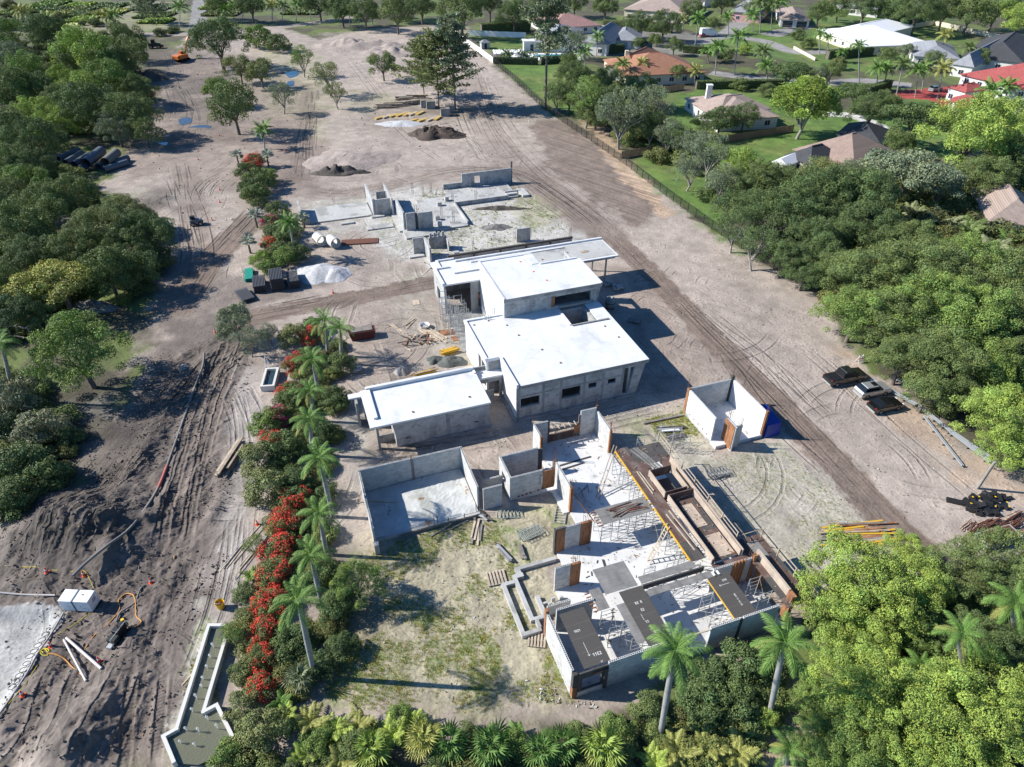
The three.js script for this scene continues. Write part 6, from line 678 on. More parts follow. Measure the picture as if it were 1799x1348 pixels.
function car(name, label, cat, rear, front, paint, spec, o = {}) {
  const a = W(...rear, .8), b = W(...front, .8), c = a.clone().add(b).multiplyScalar(.5), t = thing(name, label, cat, V(c.x, 0, c.z), face(a, b)), m = new THREE.MeshPhysicalMaterial({ color: new THREE.Color().setRGB(...paint), roughness: .3, metalness: o.metal ?? .2, clearcoat: 1, clearcoatRoughness: .04 }); t.scale.setScalar(o.s || 1);
  const { body, cabin, roof, len: Ln, w } = spec; part(t, 'body', prism(body, w, .07), m); part(t, 'window_glass', taper(prism(cabin, w - .12, .05), cabin[0][1], .22), glassDark); part(t, 'roof_panel', taper(prism(roof, w - .3, .03), roof[0][1] - .5, .1), m);
  for (const x of spec.wheels) for (const s of [-1, 1]) { const q = part(t, 'wheel', wheelG[0], tyreM, x, .36, s * (w / 2 - .1)); part(q, 'rim', wheelG[1], rimM); }
  const tx = -Ln / 2; for (const s of [-1, 1]) { part(t, 'tail_light', bx(.1, spec.tl || .3, .2), tailM, tx + .05, .8, s * (w / 2 - .14)); part(t, 'headlight', bx(.12, .16, .34), lampM, Ln / 2 - .08, .68, s * (w / 2 - .26)); part(t, 'mirror', bx(.14, .14, .22), m, spec.mx, 1.05, s * (w / 2 + .06)); } part(t, 'licence_plate', bx(.03, .16, .42), M.white, tx - .005, .62, 0); part(t, 'bumper', bx(.14, .2, w - .2), M.galv, tx - .02, .36, 0);
  for (let i = 0; i < 2; i++) for (const s of [-1, 1]) part(t, 'door_handle', bx(.18, .03, .03), M.galv, spec.mx - .75 - i * .95, .93, s * (w / 2 + .005)); return t;
}
const pickup = { len: 5.8, w: 2.0, wheels: [-1.85, 1.85], mx: 1.15, tl: .42, body: [[-2.9, .5], [2.8, .45], [2.92, .85], [2.8, 1.08], [1.5, 1.2], [1.3, 1.24], [-1.0, 1.26], [-1.05, 1.1], [-2.88, 1.1]], cabin: [[-1.0, 1.2], [1.4, 1.2], [.7, 1.93], [-.82, 1.95]], roof: [[-.78, 1.88], [.7, 1.86], [.55, 2.0], [-.65, 2.02]] };
const suv = { len: 4.7, w: 1.88, wheels: [-1.4, 1.45], mx: .85, body: [[-2.33, .4], [2.25, .36], [2.34, .75], [2.1, .98], [1.05, 1.06], [-2.2, 1.1], [-2.33, .95]], cabin: [[-2.15, 1.05], [1.1, 1.02], [.35, 1.56], [-1.75, 1.6]], roof: [[-1.7, 1.56], [.3, 1.53], [.2, 1.64], [-1.55, 1.68]] };
const sedan = { len: 4.6, w: 1.82, wheels: [-1.35, 1.4], mx: .8, body: [[-2.28, .4], [2.2, .34], [2.28, .65], [2.0, .84], [1.0, .93], [-1.6, .98], [-2.25, .95]], cabin: [[-1.75, .94], [1.05, .9], [.3, 1.36], [-.95, 1.38]], roof: [[-.95, 1.34], [.28, 1.32], [.15, 1.41], [-.8, 1.43]] };
{ const p = car('pickup_truck', 'black pickup truck with covered bed parked beside the grove', 'truck', [1455.5, 667], [1513.5, 655.5], [.014, .014, .016], pickup); for (let i = 0; i < 3; i++) part(p, 'bed_cover_panel', bx(.56, .05, 1.75), M.black, -2.5 + i * .6, 1.15, 0); part(p, 'tailgate', bx(.05, .5, 1.6), mat([.008, .008, .009], { roughness: .2 }), -2.93, .62, 0);
  const s = car('car', 'silver estate car with open sunroof between the two black vehicles', 'car', [1511, 688], [1556, 679], [.42, .43, .43], suv, { metal: .5 }); part(s, 'sunroof', bx(.75, .03, .9), glassDark, -.05, 1.655, 0); for (const z of [-.72, .72]) part(s, 'roof_rail', bx(1.9, .05, .05), M.black, -.7, 1.68, z);
  car('car', 'small black car parked right of the silver car', 'car', [1535.5, 714.5], [1577.5, 705.5], [.007, .007, .008], sedan); car('pickup_truck', 'white pickup truck parked at the three door garage', 'truck', [1125, 84], [1100, 79], [.8, .8, .8], pickup); car('car', 'white car behind the pink roof', 'car', [1053, 50], [1072, 47], [.8, .8, .8], suv); car('car', 'small red parked car beside the far lane', 'car', [1228, 62], [1245, 60], [.3, .02, .02], sedan);
  car('car', 'grey car parked on the red paved drive', 'car', [1630, 158], [1658, 153], [.25, .27, .28], suv); const v = W(1243, 64), t = thing('box_truck', 'white box truck parked on the far lane', 'truck', v, .2); part(t, 'cargo_box', new RoundedBoxGeometry(5.2, 2.6, 2.4, 2, .06), M.white, -.8, 2.0, 0); part(t, 'cab', prism([[0, .5], [1.9, .5], [1.95, 1.3], [1.2, 2.3], [0, 2.4]], 2.2, .08), M.white, 1.9, 0, 0); part(t, 'windscreen', prism([[1.25, 1.35], [1.98, 1.35], [1.3, 2.2]], 2.0, .02), glassDark, 1.92, 0, 0); for (const x of [-2.4, 2.9]) for (const s2 of [-1, 1]) { const q = part(t, 'wheel', wheelG[0], tyreM, x, .4, s2 * 1.0, 0, 0, 0, 1.15); part(q, 'rim', wheelG[1], rimM); } }
{ // orange excavator
  const p = Wg(322, 108), t = thing('excavator', 'orange tracked excavator with raised boom beside the dense dark tree', 'excavator', p, 1.2), or = mat([.62, .17, .03], { roughness: .45 }); for (const s of [-1, 1]) { const k = part(t, 'track', prism([[-2.2, .15], [-1.9, 0], [1.9, 0], [2.2, .15], [2.3, .5], [2.0, .9], [-2.0, .9], [-2.3, .5]], .6, .05), tyreM, 0, 0, s * 1.2); for (let i = 0; i < 9; i++) part(k, 'track_plate', bx(.3, .06, .62), M.rust, -1.9 + i * .47, .9, 0); } part(t, 'turntable', cyl(.9, .9, .4, 14), M.dark, 0, .85, 0); part(t, 'body', prism([[-3, 1.2], [1.6, 1.2], [1.6, 2.1], [-1, 2.3], [-3, 2.3], [-3.2, 1.8]], 2.9, .12), or); part(t, 'cab', prism([[.1, 1.3], [1.8, 1.3], [1.75, 2.4], [1.3, 3.1], [.1, 3.1]], 1.1, .06), or, 0, 0, -.85); part(t, 'cab_window', bx(1.1, .9, 1.14), glassDark, .85, 2.05, -.85); part(t, 'counterweight', prism([[-3.4, 1.25], [-2.6, 1.25], [-2.6, 2.25], [-3.4, 2.1]], 2.9, .15), or);
  part(t, 'boom', merge([stick(V(1.4, 1.8, .2), V(3.2, 5.6, .2), .5, .6), stick(V(3.2, 5.5, .2), V(5.4, 7.6, .2), .5, .5)]), or); part(t, 'stick', stick(V(5.2, 7.7, .2), V(6.8, 4.6, .2), .4, .45), mat([.5, .3, .2])); part(t, 'bucket', prism([[6.4, 4.7], [7.2, 4.6], [7.3, 3.7], [6.5, 3.5], [6.2, 4]], 1.2, .05), M.rust, 0, 0, .2); part(t, 'boom_cylinder', bar(V(1.6, 1.6, -.25), V(3.1, 4.6, -.15), .1, 6), M.galv); }
{ // small machines
  const p = Wg(346, 395), t = thing('mini_tractor', 'small grey machine standing on the wheel tracks', 'machine', p, .3); part(t, 'body', new RoundedBoxGeometry(2.2, .8, 1.2, 2, .12), mat([.2, .22, .24]), 0, .9, 0); part(t, 'engine', bx(.9, .6, .8), M.black, -.5, 1.3, 0); part(t, 'mast', cyl(.05, .05, 1.6, 6), M.galv, .4, 1.2, .3); for (const x of [-.7, .8]) for (const s of [-1, 1]) { const q = part(t, 'wheel', wheelG[0], tyreM, x, .42, s * .65, 0, 0, 0, 1.2); part(q, 'rim', wheelG[1], rimM); }
  const l = Wg(273, 85), d = thing('dark_loader', 'dark loader standing under the trees behind the excavator', 'loader', l, .2); part(d, 'body', prism([[-2.2, .8], [2, .8], [2.1, 1.6], [.4, 1.9], [-2.2, 1.9]], 1.8, .1), mat([.05, .04, .035])); part(d, 'cab', prism([[-1, 1.9], [.6, 1.9], [.4, 3.1], [-.9, 3.1]], 1.5, .05), glassDark); for (const x of [-1.4, 1.5]) for (const s of [-1, 1]) { const q = part(d, 'wheel', wheelG[0], tyreM, x, .7, s * 1.0, 0, 0, 0, 2); part(q, 'rim', wheelG[1], rimM); } part(d, 'bucket', bx(.8, .7, 2), M.rust, 2.7, .5, 0);
  // white pump housing
  const a = W(111, 1073), b = W(163, 1075.4), c = W(176, 1054), L = a.distanceTo(b), D = b.distanceTo(c), yaw = face(a, b), ctr = a.clone().add(b).multiplyScalar(.5).add(V(-Math.sin(yaw), 0, -Math.cos(yaw)).multiplyScalar(D / 2)); const g = thing('generator', 'white box generator strapped with a grey hose beside the silt pit', 'generator', V(ctr.x, terr(ctr.x, ctr.z), ctr.z), yaw), hh = 1.55;
  part(g, 'housing', new RoundedBoxGeometry(L, hh, D, 2, .05), M.white, 0, hh / 2 + .15, 0); part(g, 'skid', bx(L + .1, .2, D + .06), M.dark, 0, -.02, 0); part(g, 'strap', bx(.16, .03, D + .04), mat([.12, .14, .18]), -.1, hh + .15, 0); part(g, 'strap', bx(.16, hh, .03), mat([.12, .14, .18]), -.1, .16, D / 2 + .012); for (let i = 0; i < 5; i++) part(g, 'latch', bx(.05, .06, .02), M.black, -L * .42 + i * L * .2, .4 + (i % 2) * .5, D / 2 + .012); part(g, 'vent_grille', bx(.02, .45, .5), M.galv, L / 2 + .012, .9, -.1); part(g, 'lifting_eye', bx(.2, .05, .08), M.dark, .6, hh + .15, -.1);
  { const cv = document.createElement('canvas'); cv.width = 256; cv.height = 64; const x = cv.getContext('2d'); x.fillStyle = '#e6e6e6'; x.fillRect(0, 0, 256, 64); x.fillStyle = '#333'; x.font = 'bold 40px sans-serif'; x.textAlign = 'center'; x.fillText('GLOBAL', 128, 46); const tx = new THREE.CanvasTexture(cv); tx.colorSpace = THREE.SRGBColorSpace; part(g, 'lettering_panel', new THREE.PlaneGeometry(.7, .18), new THREE.MeshStandardMaterial({ map: tx }), L * .28, .65, D / 2 + .014); }
  const pp = Wg(210, 1120), e = thing('pump', 'black diesel pump on a skid next to the crawler ruts', 'pump', pp, 1.35); part(e, 'skid', merge([bx(2.6, .12, .12).clone().translate(0, 0, .45), bx(2.6, .12, .12).clone().translate(0, 0, -.45)]), M.dark); part(e, 'engine', new RoundedBoxGeometry(1.0, .9, .8, 2, .08), M.black, .3, .6, 0); part(e, 'tank', new RoundedBoxGeometry(.7, .6, .9, 2, .06), mat([.03, .035, .03]), -.6, .45, 0); part(e, 'flywheel_cover', new THREE.CylinderGeometry(.4, .4, .3, 14), M.dark, .95, .6, 0, 0, 0, Math.PI / 2); part(e, 'exhaust', cyl(.06, .06, .7, 7), M.rust, .2, 1, .2); part(e, 'frame', merge([bar(V(-1.2, .1, .45), V(-1.2, 1.3, .45), .035), bar(V(-1.2, 1.3, .45), V(.9, 1.3, .45), .035), bar(V(.9, 1.3, .45), V(.9, .1, .45), .035)]), M.galv); part(e, 'coupling', cyl(.16, .16, .3, 9), M.yellow, 1.1, .8, -.1); part(e, 'outlet', bx(.6, .25, .5), M.galv, -1.1, .05, 0); }
// hoses, ropes and pipes
const onG = (pts, dy) => pts.map(p => { const q = Wg(p[0], p[1]); q.y += dy + (p[2] || 0); return q; });
const hose = (name, cat, pts, r, m, label, seg = 60) => solo(name, tube(onG(pts, r), r, seg, 6), m, label, cat);
const hoseO = mat([.62, .27, .05], { roughness: .6 }), hoseG = tm(256, 1, (u, v) => grey(.7 + .6 * tn(u, v, 6, 4), [.20, .19, .18])), ropeY = mat([.62, .52, .04]);
hose('hose', 'hose', [[147.6, 1143], [163, 1117], [196, 1088], [209, 1068], [207, 1052], [219, 1042], [232, 1044], [238, 1058], [240, 1084], [250, 1097], [240, 1106], [218, 1100]], .055, hoseO, 'orange hose looping round the black pump', 90); hose('hose', 'hose', [[84, 1150], [100, 1152], [112, 1157], [126, 1171], [152, 1193]], .06, hoseO, 'orange hose running below the white pipes'); hose('hose', 'hose', [[78, 1150], [74, 1146], [80, 1142], [88, 1146], [84, 1153], [76, 1153], [73, 1148], [80, 1144], [86, 1149]], .05, ropeY, 'coiled yellow hose at the pit edge');
hose('discharge_pipe', 'pipe', [[139, 1031, 1.2], [160, 1012, .9], [182, 998, .4], [204, 982], [232, 950], [263, 900], [283, 850], [300, 800], [320, 743], [343, 680], [358, 648], [361, 627]], .15, hoseG, 'long grey discharge pipe along the wheel ruts', 160); hose('discharge_pipe', 'pipe', [[276, 868], [284, 848], [294, 820]], .17, mat([.42, .12, .1]), 'red section of the long grey discharge pipe', 20); hose('hose', 'hose', [[204, 1093], [212, 1078], [236, 1060], [248, 1036], [254, 1028]], .09, hoseG, 'grey suction hose from pump to red cap', 40);
hose('rope', 'rope', [[-10, 994], [40, 1001], [70, 1004], [98, 1010], [130, 1012], [152, 1012], [166, 1036]], .03, ropeY, 'yellow rope behind the white generator'); hose('rope', 'rope', [[158, 1076], [130, 1096], [103, 1116]], .03, ropeY, 'yellow rope in front of the white generator'); hose('rope', 'rope', [[66, 1168], [46, 1200], [20, 1232], [-12, 1268]], .03, ropeY, 'yellow rope along the lower pit edge');
hose('header_pipe', 'pipe', [[112, 1078], [90, 1117], [68, 1152], [49, 1182], [20, 1225], [-12, 1275]], .1, mat([.42, .37, .35]), 'pinkish header pipe along the pit edge', 40); hose('header_pipe', 'pipe', [[-12, 1043], [40, 1045], [98, 1048]], .1, mat([.45, .42, .4]), 'pale header pipe behind the silt pit', 20);
{ const ring = new THREE.TorusGeometry(.3, .035, 6, 18); for (let i = 0; i < 11; i++) { const p = Wg(94 - i * 6.4, 1104 + i * 10.4); const m = solo('swing_joint', ring, hoseG, 'thin grey hose loop at the pit header pipe', 'hose', V(p.x - .45, p.y + .05, p.z), 0, 'hose loops'); m.rotation.x = 1.3; } }
const pvc = mat([.62, .56, .52], { roughness: .5 }); for (const [a, b, r, l] of [[[117, 1122], [181, 1180], .13, 'thick pale pipe lying below the generator'], [[113, 1126], [153, 1200], .1, 'thin pale pipe with a dark end below the generator']]) { const A = Wg(...a), B = Wg(...b); A.y += r; B.y += r; solo('plastic_pipe', bar(A, B, r, 10), pvc, l, 'pipe'); }
{ const cg = new THREE.LatheGeometry([[.2, .03], [.17, .06], [.06, .68], [.03, .7], [0, .7]].map(p => new THREE.Vector2(...p)), 10), cb = bx(.42, .04, .42), cs = new THREE.CylinderGeometry(.105, .13, .16, 10), rows = [[88, 1015, 'behind the pit at the left'], [151, 1017, 'behind the white generator'], [265, 1023, 'at the buried hose end'], [91, 1138, 'beside the coiled hose'], [176, 1164, 'beside the thick pale pipe'], [41, 1223, 'at the lower pit edge'], [378, 585, 'at the head of the trench'], [585, 515, 'left of the brown entry lane'], [348, 281, 'above the fork of the tracks'], [386, 334, 'right of the track fork'], [386, 356, 'beside the dark hole'], [372, 387, 'next to the small grey machine'], [498, 251, 'near the thin grey tree'], [500, 266, 'below the cone near the thin grey tree'], [385, 239, 'beside the puddles'], [655, 404, 'by the rusty steel plate'], [452, 922, 'at the edge of the flowering hedge']];
  for (const [x, y, l] of rows) { const t = thing('traffic_cone', 'orange traffic cone ' + l, 'cone', Wg(x, y), x, 'traffic cones'); part(t, 'base', cb, M.orangeCone); part(t, 'cone', cg, M.orangeCone); part(t, 'reflective_band', cs, M.white, 0, .42, 0); } }
{ const t = thing('bucket', 'yellow bucket standing on the sandy edge', 'bucket', Wg(389, 1068), 0); part(t, 'shell', new THREE.LatheGeometry([[0, .03], [.3, .03], [.42, .85], [.46, .87], [.42, .82], [.36, .3], [0, .3]].map(p => new THREE.Vector2(...p)), 16), M.yellow); part(t, 'handle', new THREE.TorusGeometry(.42, .02, 5, 14, Math.PI), M.galv, 0, .8, 0, .9); part(t, 'debris', new THREE.DodecahedronGeometry(.2), M.rust, 0, .65, 0); }
// fountain channel
{ const t = thing('fountain_channel', 'white walled angular fountain channel with water jets', 'fountain'), wm = mat([.62, .6, .55]); const wl = (a, b, w = .3, h = .75) => { const A = W(...a), B = W(...b), L = A.distanceTo(B); part(t, 'channel_wall', bx(L + w * .98, h, w), wm, (A.x + B.x) / 2, rr(0, .004), (A.z + B.z) / 2, 0, face(A, B)); };
  const path = [[372, 1106], [399, 1106]], L1 = [[370, 1106], [314, 1288], [291, 1301], [309, 1345]]; wl([374, 1106], [396, 1106]); for (let i = 0; i < 3; i++) wl(L1[i], L1[i + 1]); const R1 = [[399, 1130], [361, 1258], [384, 1246], [411, 1300], [392, 1330]]; for (let i = 0; i < 4; i++) wl(R1[i], R1[i + 1]);
  const poly = [[372, 1106], [398, 1106], [399, 1130], [361, 1258], [384, 1246], [411, 1300], [392, 1330], [350, 1348], [309, 1345], [291, 1301], [314, 1288]].map(p => W(...p)), s = new THREE.Shape(poly.map(p => new THREE.Vector2(p.x, -p.z))), g = new THREE.ShapeGeometry(s); g.rotateX(-Math.PI / 2); part(t, 'water', g, new THREE.MeshPhysicalMaterial({ color: new THREE.Color().setRGB(.15, .15, .10), roughness: .06, bumpMap: dtex(128, 128, (u, v) => { const q = tn(u, v, 9, 3); return [q, q, q]; }, false), bumpScale: .02 }), 0, .36, 0);
  const jet = new THREE.LatheGeometry([[.03, 0], [.05, .3], [.12, .6], [.05, .75], [0, .78]].map(p => new THREE.Vector2(...p)), 8), jm = new THREE.MeshPhysicalMaterial({ color: 0xffffff, roughness: .3, transmission: .6, thickness: 0 }); for (const [x, y] of [[377, 1142], [372, 1160], [366, 1178], [359, 1198], [357, 1212], [348, 1232], [341, 1255], [330, 1288], [352, 1290], [368, 1270], [345, 1315], [320, 1310], [385, 1285]]) { const p = W(x, y); part(t, 'water_jet', jet, jm, p.x, .36, p.z, 0, 0, 0, [1, rr(.7, 1.2), 1]); }
  const p = W(476, 671), q = thing('planter', 'white rectangular planter trough with dark water beside the hedge', 'planter', p, face(W(471, 693), W(483, 648))); for (const z of [-.8, .8]) part(q, 'long_wall', bx(4.4, .9, .3), wm, 0, 0, z); for (const x of [-2.05, 2.05]) part(q, 'end_wall', bx(.3, .9, 1.3), wm, x, 0, 0); part(q, 'water', bx(3.8, .55, 1.3), mat([.03, .05, .06], { roughness: .05 })); const f = thing('step_ladder', 'folded white ladder standing at the planter head', 'ladder', W(472, 652), .2); for (const s of [-.35, .35]) { part(f, 'rail', bar(V(s, 0, .4), V(s * .2, 2.6, 0), .04), M.white); part(f, 'brace', bar(V(s, 0, -.5), V(s * .2, 2.6, 0), .035), M.white); } for (let i = 1; i < 6; i++) part(f, 'rung', bar(V(-.35 * (1 - i * .13), i * .43, .4 - i * .065), V(.35 * (1 - i * .13), i * .43, .4 - i * .065), .03), M.white); }
// boards and stacks
const boards = (name, label, px, py, turn, n, L, w, t, m, spreadX, spreadZ, tilt = .1, cat = 'lumber pile') => { const o = thing(name, label, cat, Wg(px, py), turn), G = [0, 1, 2].map(k => bx(L * (.7 + .2 * k), t, w)); const ms = Array.isArray(m) ? m : [m]; for (let i = 0; i < n; i++) part(o, 'board', G[i % 3], ms[i % ms.length], rr(-.5, .5) * spreadX, (Math.floor(i / Math.max(1, n / 4))) * (t + .01) + rr(0, .02), rr(-.5, .5) * spreadZ, rr(-tilt, tilt) * .3, rr(-tilt, tilt), rr(-tilt, tilt) * .2); return o; };
boards('board_stack', 'three long pale boards stacked beside the olive shrub', 407, 808, 1.45, 6, 6, .35, .2, [M.boardPale, M.board], .3, 1.3, .02, 'boards'); boards('pipe_bundle', 'thin pale laths lying along the hedge edge', 435, 965, 1.25, 9, 6.5, .08, .05, [M.boardPale, M.galv], 2, 2.4, .06, 'laths'); boards('lath', 'long thin lath leaning on the channel edge', 350, 1170, 1.15, 1, 6, .1, .06, M.boardPale, 0, 0, 0, 'lath'); boards('lumber_pile', 'heap of broken scrap wood in the sandy yard', 735, 600, .3, 46, 1.9, .18, .05, [M.boardOld, M.plyBrown, M.boardPale, M.plyDark, M.plyOrange], 4.2, 2.8, 1.5); boards('lumber_pile', 'long pale timbers fanned out beside the scrap heap', 758, 588, -.75, 14, 5.5, .12, .06, M.boardPale, 1, 1.6, .1); boards('lumber_pile', 'few pale laths in the sandy yard above the scrap heap', 718, 568, 1.1, 5, 3, .1, .05, M.boardPale, .5, 1.5, .3); boards('lumber_pile', 'pair of crossed laths left of the scrap heap', 697, 578, -.8, 3, 4, .1, .05, M.boardPale, .4, .6, .1); boards('formwork_sheet', 'orange plywood sheet lying by the scaffolding', 806, 594, .3, 1, 3, 1.4, .04, M.plyOrange, 0, 0, .01, 'plywood'); boards('formwork_sheet', 'brown plywood sheets next to the orange sheet', 786, 586, .3, 4, 2.6, 1.1, .04, [M.plyBrown, M.plyOrange], .4, 1.1, .2, 'plywood'); boards('joist_bundle', 'yellow formwork joists bundled in the yard', 789, 619, .5, 16, 2.6, .12, .16, M.beamYellow, .3, 1.4, .04, 'joists'); boards('joist_bundle', 'yellow formwork joists behind the garage parapet', 745, 656, .45, 14, 3.2, .12, .14, [M.beamYellow, M.board], .4, 1.2, .05, 'joists'); boards('joist_bundle', 'yellow formwork joists by the garage link', 832, 646, .4, 6, 2.2, .1, .1, M.beamYellow, .2, .5, .05, 'joists');
boards('lumber_pile', 'pile of yellow planks at the upper edge of the lime trees', 1512, 940, .06, 40, 6, .22, .06, [M.board, M.boardOld, M.beamYellow, M.plyOrange], 3.4, 3.2, .12); boards('lumber_pile', 'grey boards at the roofless room edge', 838, 935, 1.5, 7, 3.4, .22, .06, [M.boardPale, M.boardOld], .5, 1, .08); boards('lumber_pile', 'dark plank scraps beside the grey boards', 848, 905, -.5, 9, 2, .25, .05, [M.plyDark, M.galv], 1, 1.2, .6); boards('lumber_pile', 'pair of weathered sticks in the grass below the room', 800, 915, .5, 8, 5, .1, .06, [M.boardOld, M.moss || M.plyGrey], 2, 2.2, .2); boards('plank_bundle', 'bundle of grey scaffold planks on the grass', 884, 975, -1.0, 8, 2.8, .24, .07, [M.plyGrey, M.galv, M.dark], .3, 1, .1, 'planks'); boards('plank_bundle', 'small bundle of dark planks beside the grey ones', 915, 972, -1.3, 4, 2, .3, .08, M.boardOld, .2, .6, .1, 'planks'); boards('plank_bundle', 'white wrapped planks on the grass by the shed', 1178, 757, .1, 10, 3.4, .24, .08, [M.white, M.galv, M.plyDark], .4, 1.3, .1, 'planks'); boards('plank_bundle', 'dark steel panels on the grass by the shed', 1188, 770, .1, 2, 2.8, .8, .08, M.plyDark, .1, .6, .03, 'panels'); boards('beam', 'long dark beam lying in the grass behind the formwork deck', 1165, 738, .3, 1, 8, .3, .25, M.boardOld, 0, 0, 0, 'beam'); boards('beam', 'dark upright board lying across the grass near the deck', 1139, 765, -1.1, 1, 3.4, .5, .1, M.boardOld, 0, 0, 0, 'beam'); boards('formwork_sheet', 'square brown sheet on the sand right of the large house', 1114, 564, -.3, 2, 2.2, 1.4, .1, M.boardOld, .2, .3, .2, 'plywood'); boards('formwork_sheet', 'pale square board left of the entrance scaffolding', 731, 532, .2, 1, 1.6, 1.6, .08, M.boardPale, 0, 0, 0, 'board');
boards('formwork_sheet', 'grey plank leaning in the roofless room', 703, 925, -.75, 2, 3, .5, .06, [M.plyGrey, M.board], .2, .5, .1, 'plank'); boards('lumber_pile', 'long sticks on the plastic sheet of the roofless room', 676, 882, -.05, 4, 5, .12, .06, M.boardPale, .5, 1.2, .05);
{ // steel frames lying in bundles
  const fr = merge([bar(V(-1.2, 0, -.6), V(1.2, 0, -.6), .035, 5), bar(V(-1.2, 0, .6), V(1.2, 0, .6), .035, 5), ...[-1.2, -.8, -.4, 0, .4, .8, 1.2].map(x => bar(V(x, 0, -.6), V(x, 0, .6), .03, 5))]), gm = mat([.33, .36, .33], { roughness: .5 });
  for (const [x, y, turn, n, l] of [[928, 938, .45, 5, 'grey-green steel frame in the bundle on the mossy yard'], [1258, 834, .3, 6, 'dark steel frame in the heap right of the guard rails'], [985, 905, 1.4, 2, 'steel frame leaning near the wall corner of the yard'], [894, 905, .1, 3, 'steel frame lying under the free standing block panel']]) for (let i = 0; i < n; i++) { const p = Wg(x, y), m = solo('steel_rack', fr, x > 1200 ? M.steel : gm, l, 'rack', V(p.x + rr(-.25, .25) + i * .1, .06 + i * .09, p.z + rr(-.2, .2)), turn + rr(-.2, .2), 'steel frames near ' + x); } }
function pallet(px, py, turn, label, load) { const o = thing('pallet', label, 'pallet', Wg(px, py), turn); for (const z of [-.5, 0, .5]) part(o, 'bearer', bx(1.3, .1, .1), M.boardOld, 0, 0, z); for (let i = 0; i < 6; i++) part(o, 'slat', bx(.14, .03, 1.15), M.boardPale, -.58 + i * .23, .1, 0); if (load) for (let i = 0; i < 8; i++) part(o, 'block', bx(.39, .2, .5), M.block, -.4 + (i % 3) * .4, .131 + (i > 4 ? .2 : 0), i % 2 ? .27 : -.27); return o; }
pallet(872, 1017, .25, 'grey slatted pallet by the foundation strips').scale.setScalar(1.5); pallet(943, 1126, -.1, 'pale pallet at the foot of the long white wall').scale.setScalar(1.3); pallet(626, 652, .05, 'pallet loaded with blocks beside the hedge', true).scale.setScalar(1.3); pallet(1085, 508, .1, 'loaded pallet in the shade of the rear canopy', true).scale.setScalar(1.4); pallet(1068, 500, .4, 'second loaded pallet under the rear canopy', true).scale.setScalar(1.4);
// black slatted panels in stacks
{ const slat = bx(.12, .1, 4.2), crossb = bx(1.9, .06, .1), gr = mat([.01, .30, .22]); const stack = (px, py, turn, n, wdt, lb, col, pale) => { const p = Wg(px, py); for (let k = 0; k < n; k++) { const o = thing('slatted_panel', lb, 'panel', V(p.x + rr(-.04, .04), p.y + k * .17, p.z), turn + rr(-.02, .02), lb.slice(0, 40)); for (let i = 0; i < 9; i++) part(o, 'slat', slat, col, -wdt / 2 + i * wdt / 8, .06, 0); for (const z of [-1.5, 1.5]) part(o, 'crossbar', crossb, pale && k === n - 1 && z > 0 ? M.boardPale : col, 0, 0, z); } };
  const bk = mat([.10, .10, .105], { roughness: .5 }); stack(430, 522, .62, 4, 1.9, 'black slatted panel in the low tilted stack by the junction', bk); stack(457, 505, .33, 8, 1.9, 'black slatted panel in the stack right of the tilted one', bk, true); stack(488, 502, .33, 14, 2.0, 'black slatted panel in the tallest stack', bk); stack(516, 498, .33, 9, 1.7, 'black slatted panel in the stack nearest the white sand', bk, true); stack(438, 486, .3, 4, 1.2, 'green slatted panel stacked behind the black panels', gr); }
// heaps of loose material
function heap(name, label, px, py, rx, rz, h, m, cat, o = {}) { const p = W(px, py), N = 44, g = new THREE.BufferGeometry(), P = [], U = [], I = [], sd = px * .13; for (let j = 0; j <= 20; j++) for (let i = 0; i < N; i++) { const q = j / 20, a = i / N * 6.283, rim = 1 + .28 * (vn(Math.cos(a) * 2 + sd + 9, Math.sin(a) * 2 + 9) - .5) * 2, x = Math.cos(a) * rx * q * rim, z = Math.sin(a) * rz * q * rim; let y = h * Math.pow(Math.cos(Math.min(1, q) * Math.PI / 2), o.pow || 1.2) * (.7 + .6 * fbm(x * .35 + sd, z * .35, 3)) + (o.rough ?? .25) * h * (fbm(x * (o.f || 1.2) + sd, z * (o.f || 1.2), 4) - .5) * (1 - q * q); if (j === 20) y = -.12; P.push(x, Math.max(y, j === 20 ? -.12 : .0), z); U.push(x, z); } for (let j = 0; j < 20; j++) for (let i = 0; i < N; i++) { const a = j * N + i, b = j * N + (i + 1) % N; I.push(a, b, a + N, b, b + N, a + N); } g.setAttribute('position', new THREE.Float32BufferAttribute(P, 3)); g.setAttribute('uv', new THREE.Float32BufferAttribute(U, 2)); g.setIndex(I); g.computeVertexNormals(); return solo(name, g, m, label, cat, V(p.x, terr(p.x, p.z), p.z)); }
const soil = (c, k = .5) => tm(512, 9, (u, v) => { const n = tn(u, v, 6, 5), s = tn(u, v, 40, 3); return grey(.75 + k * (n - .5) + .4 * (s - .2), c); }, { bumpScale: .06 }, (u, v) => tn(u, v, 24, 4)), sPale = soil([.46, .41, .36], .4), sWhite = soil([.56, .56, .56], .5), sDark = soil([.10, .085, .072], .8), sTan = soil([.40, .33, .285], .6);
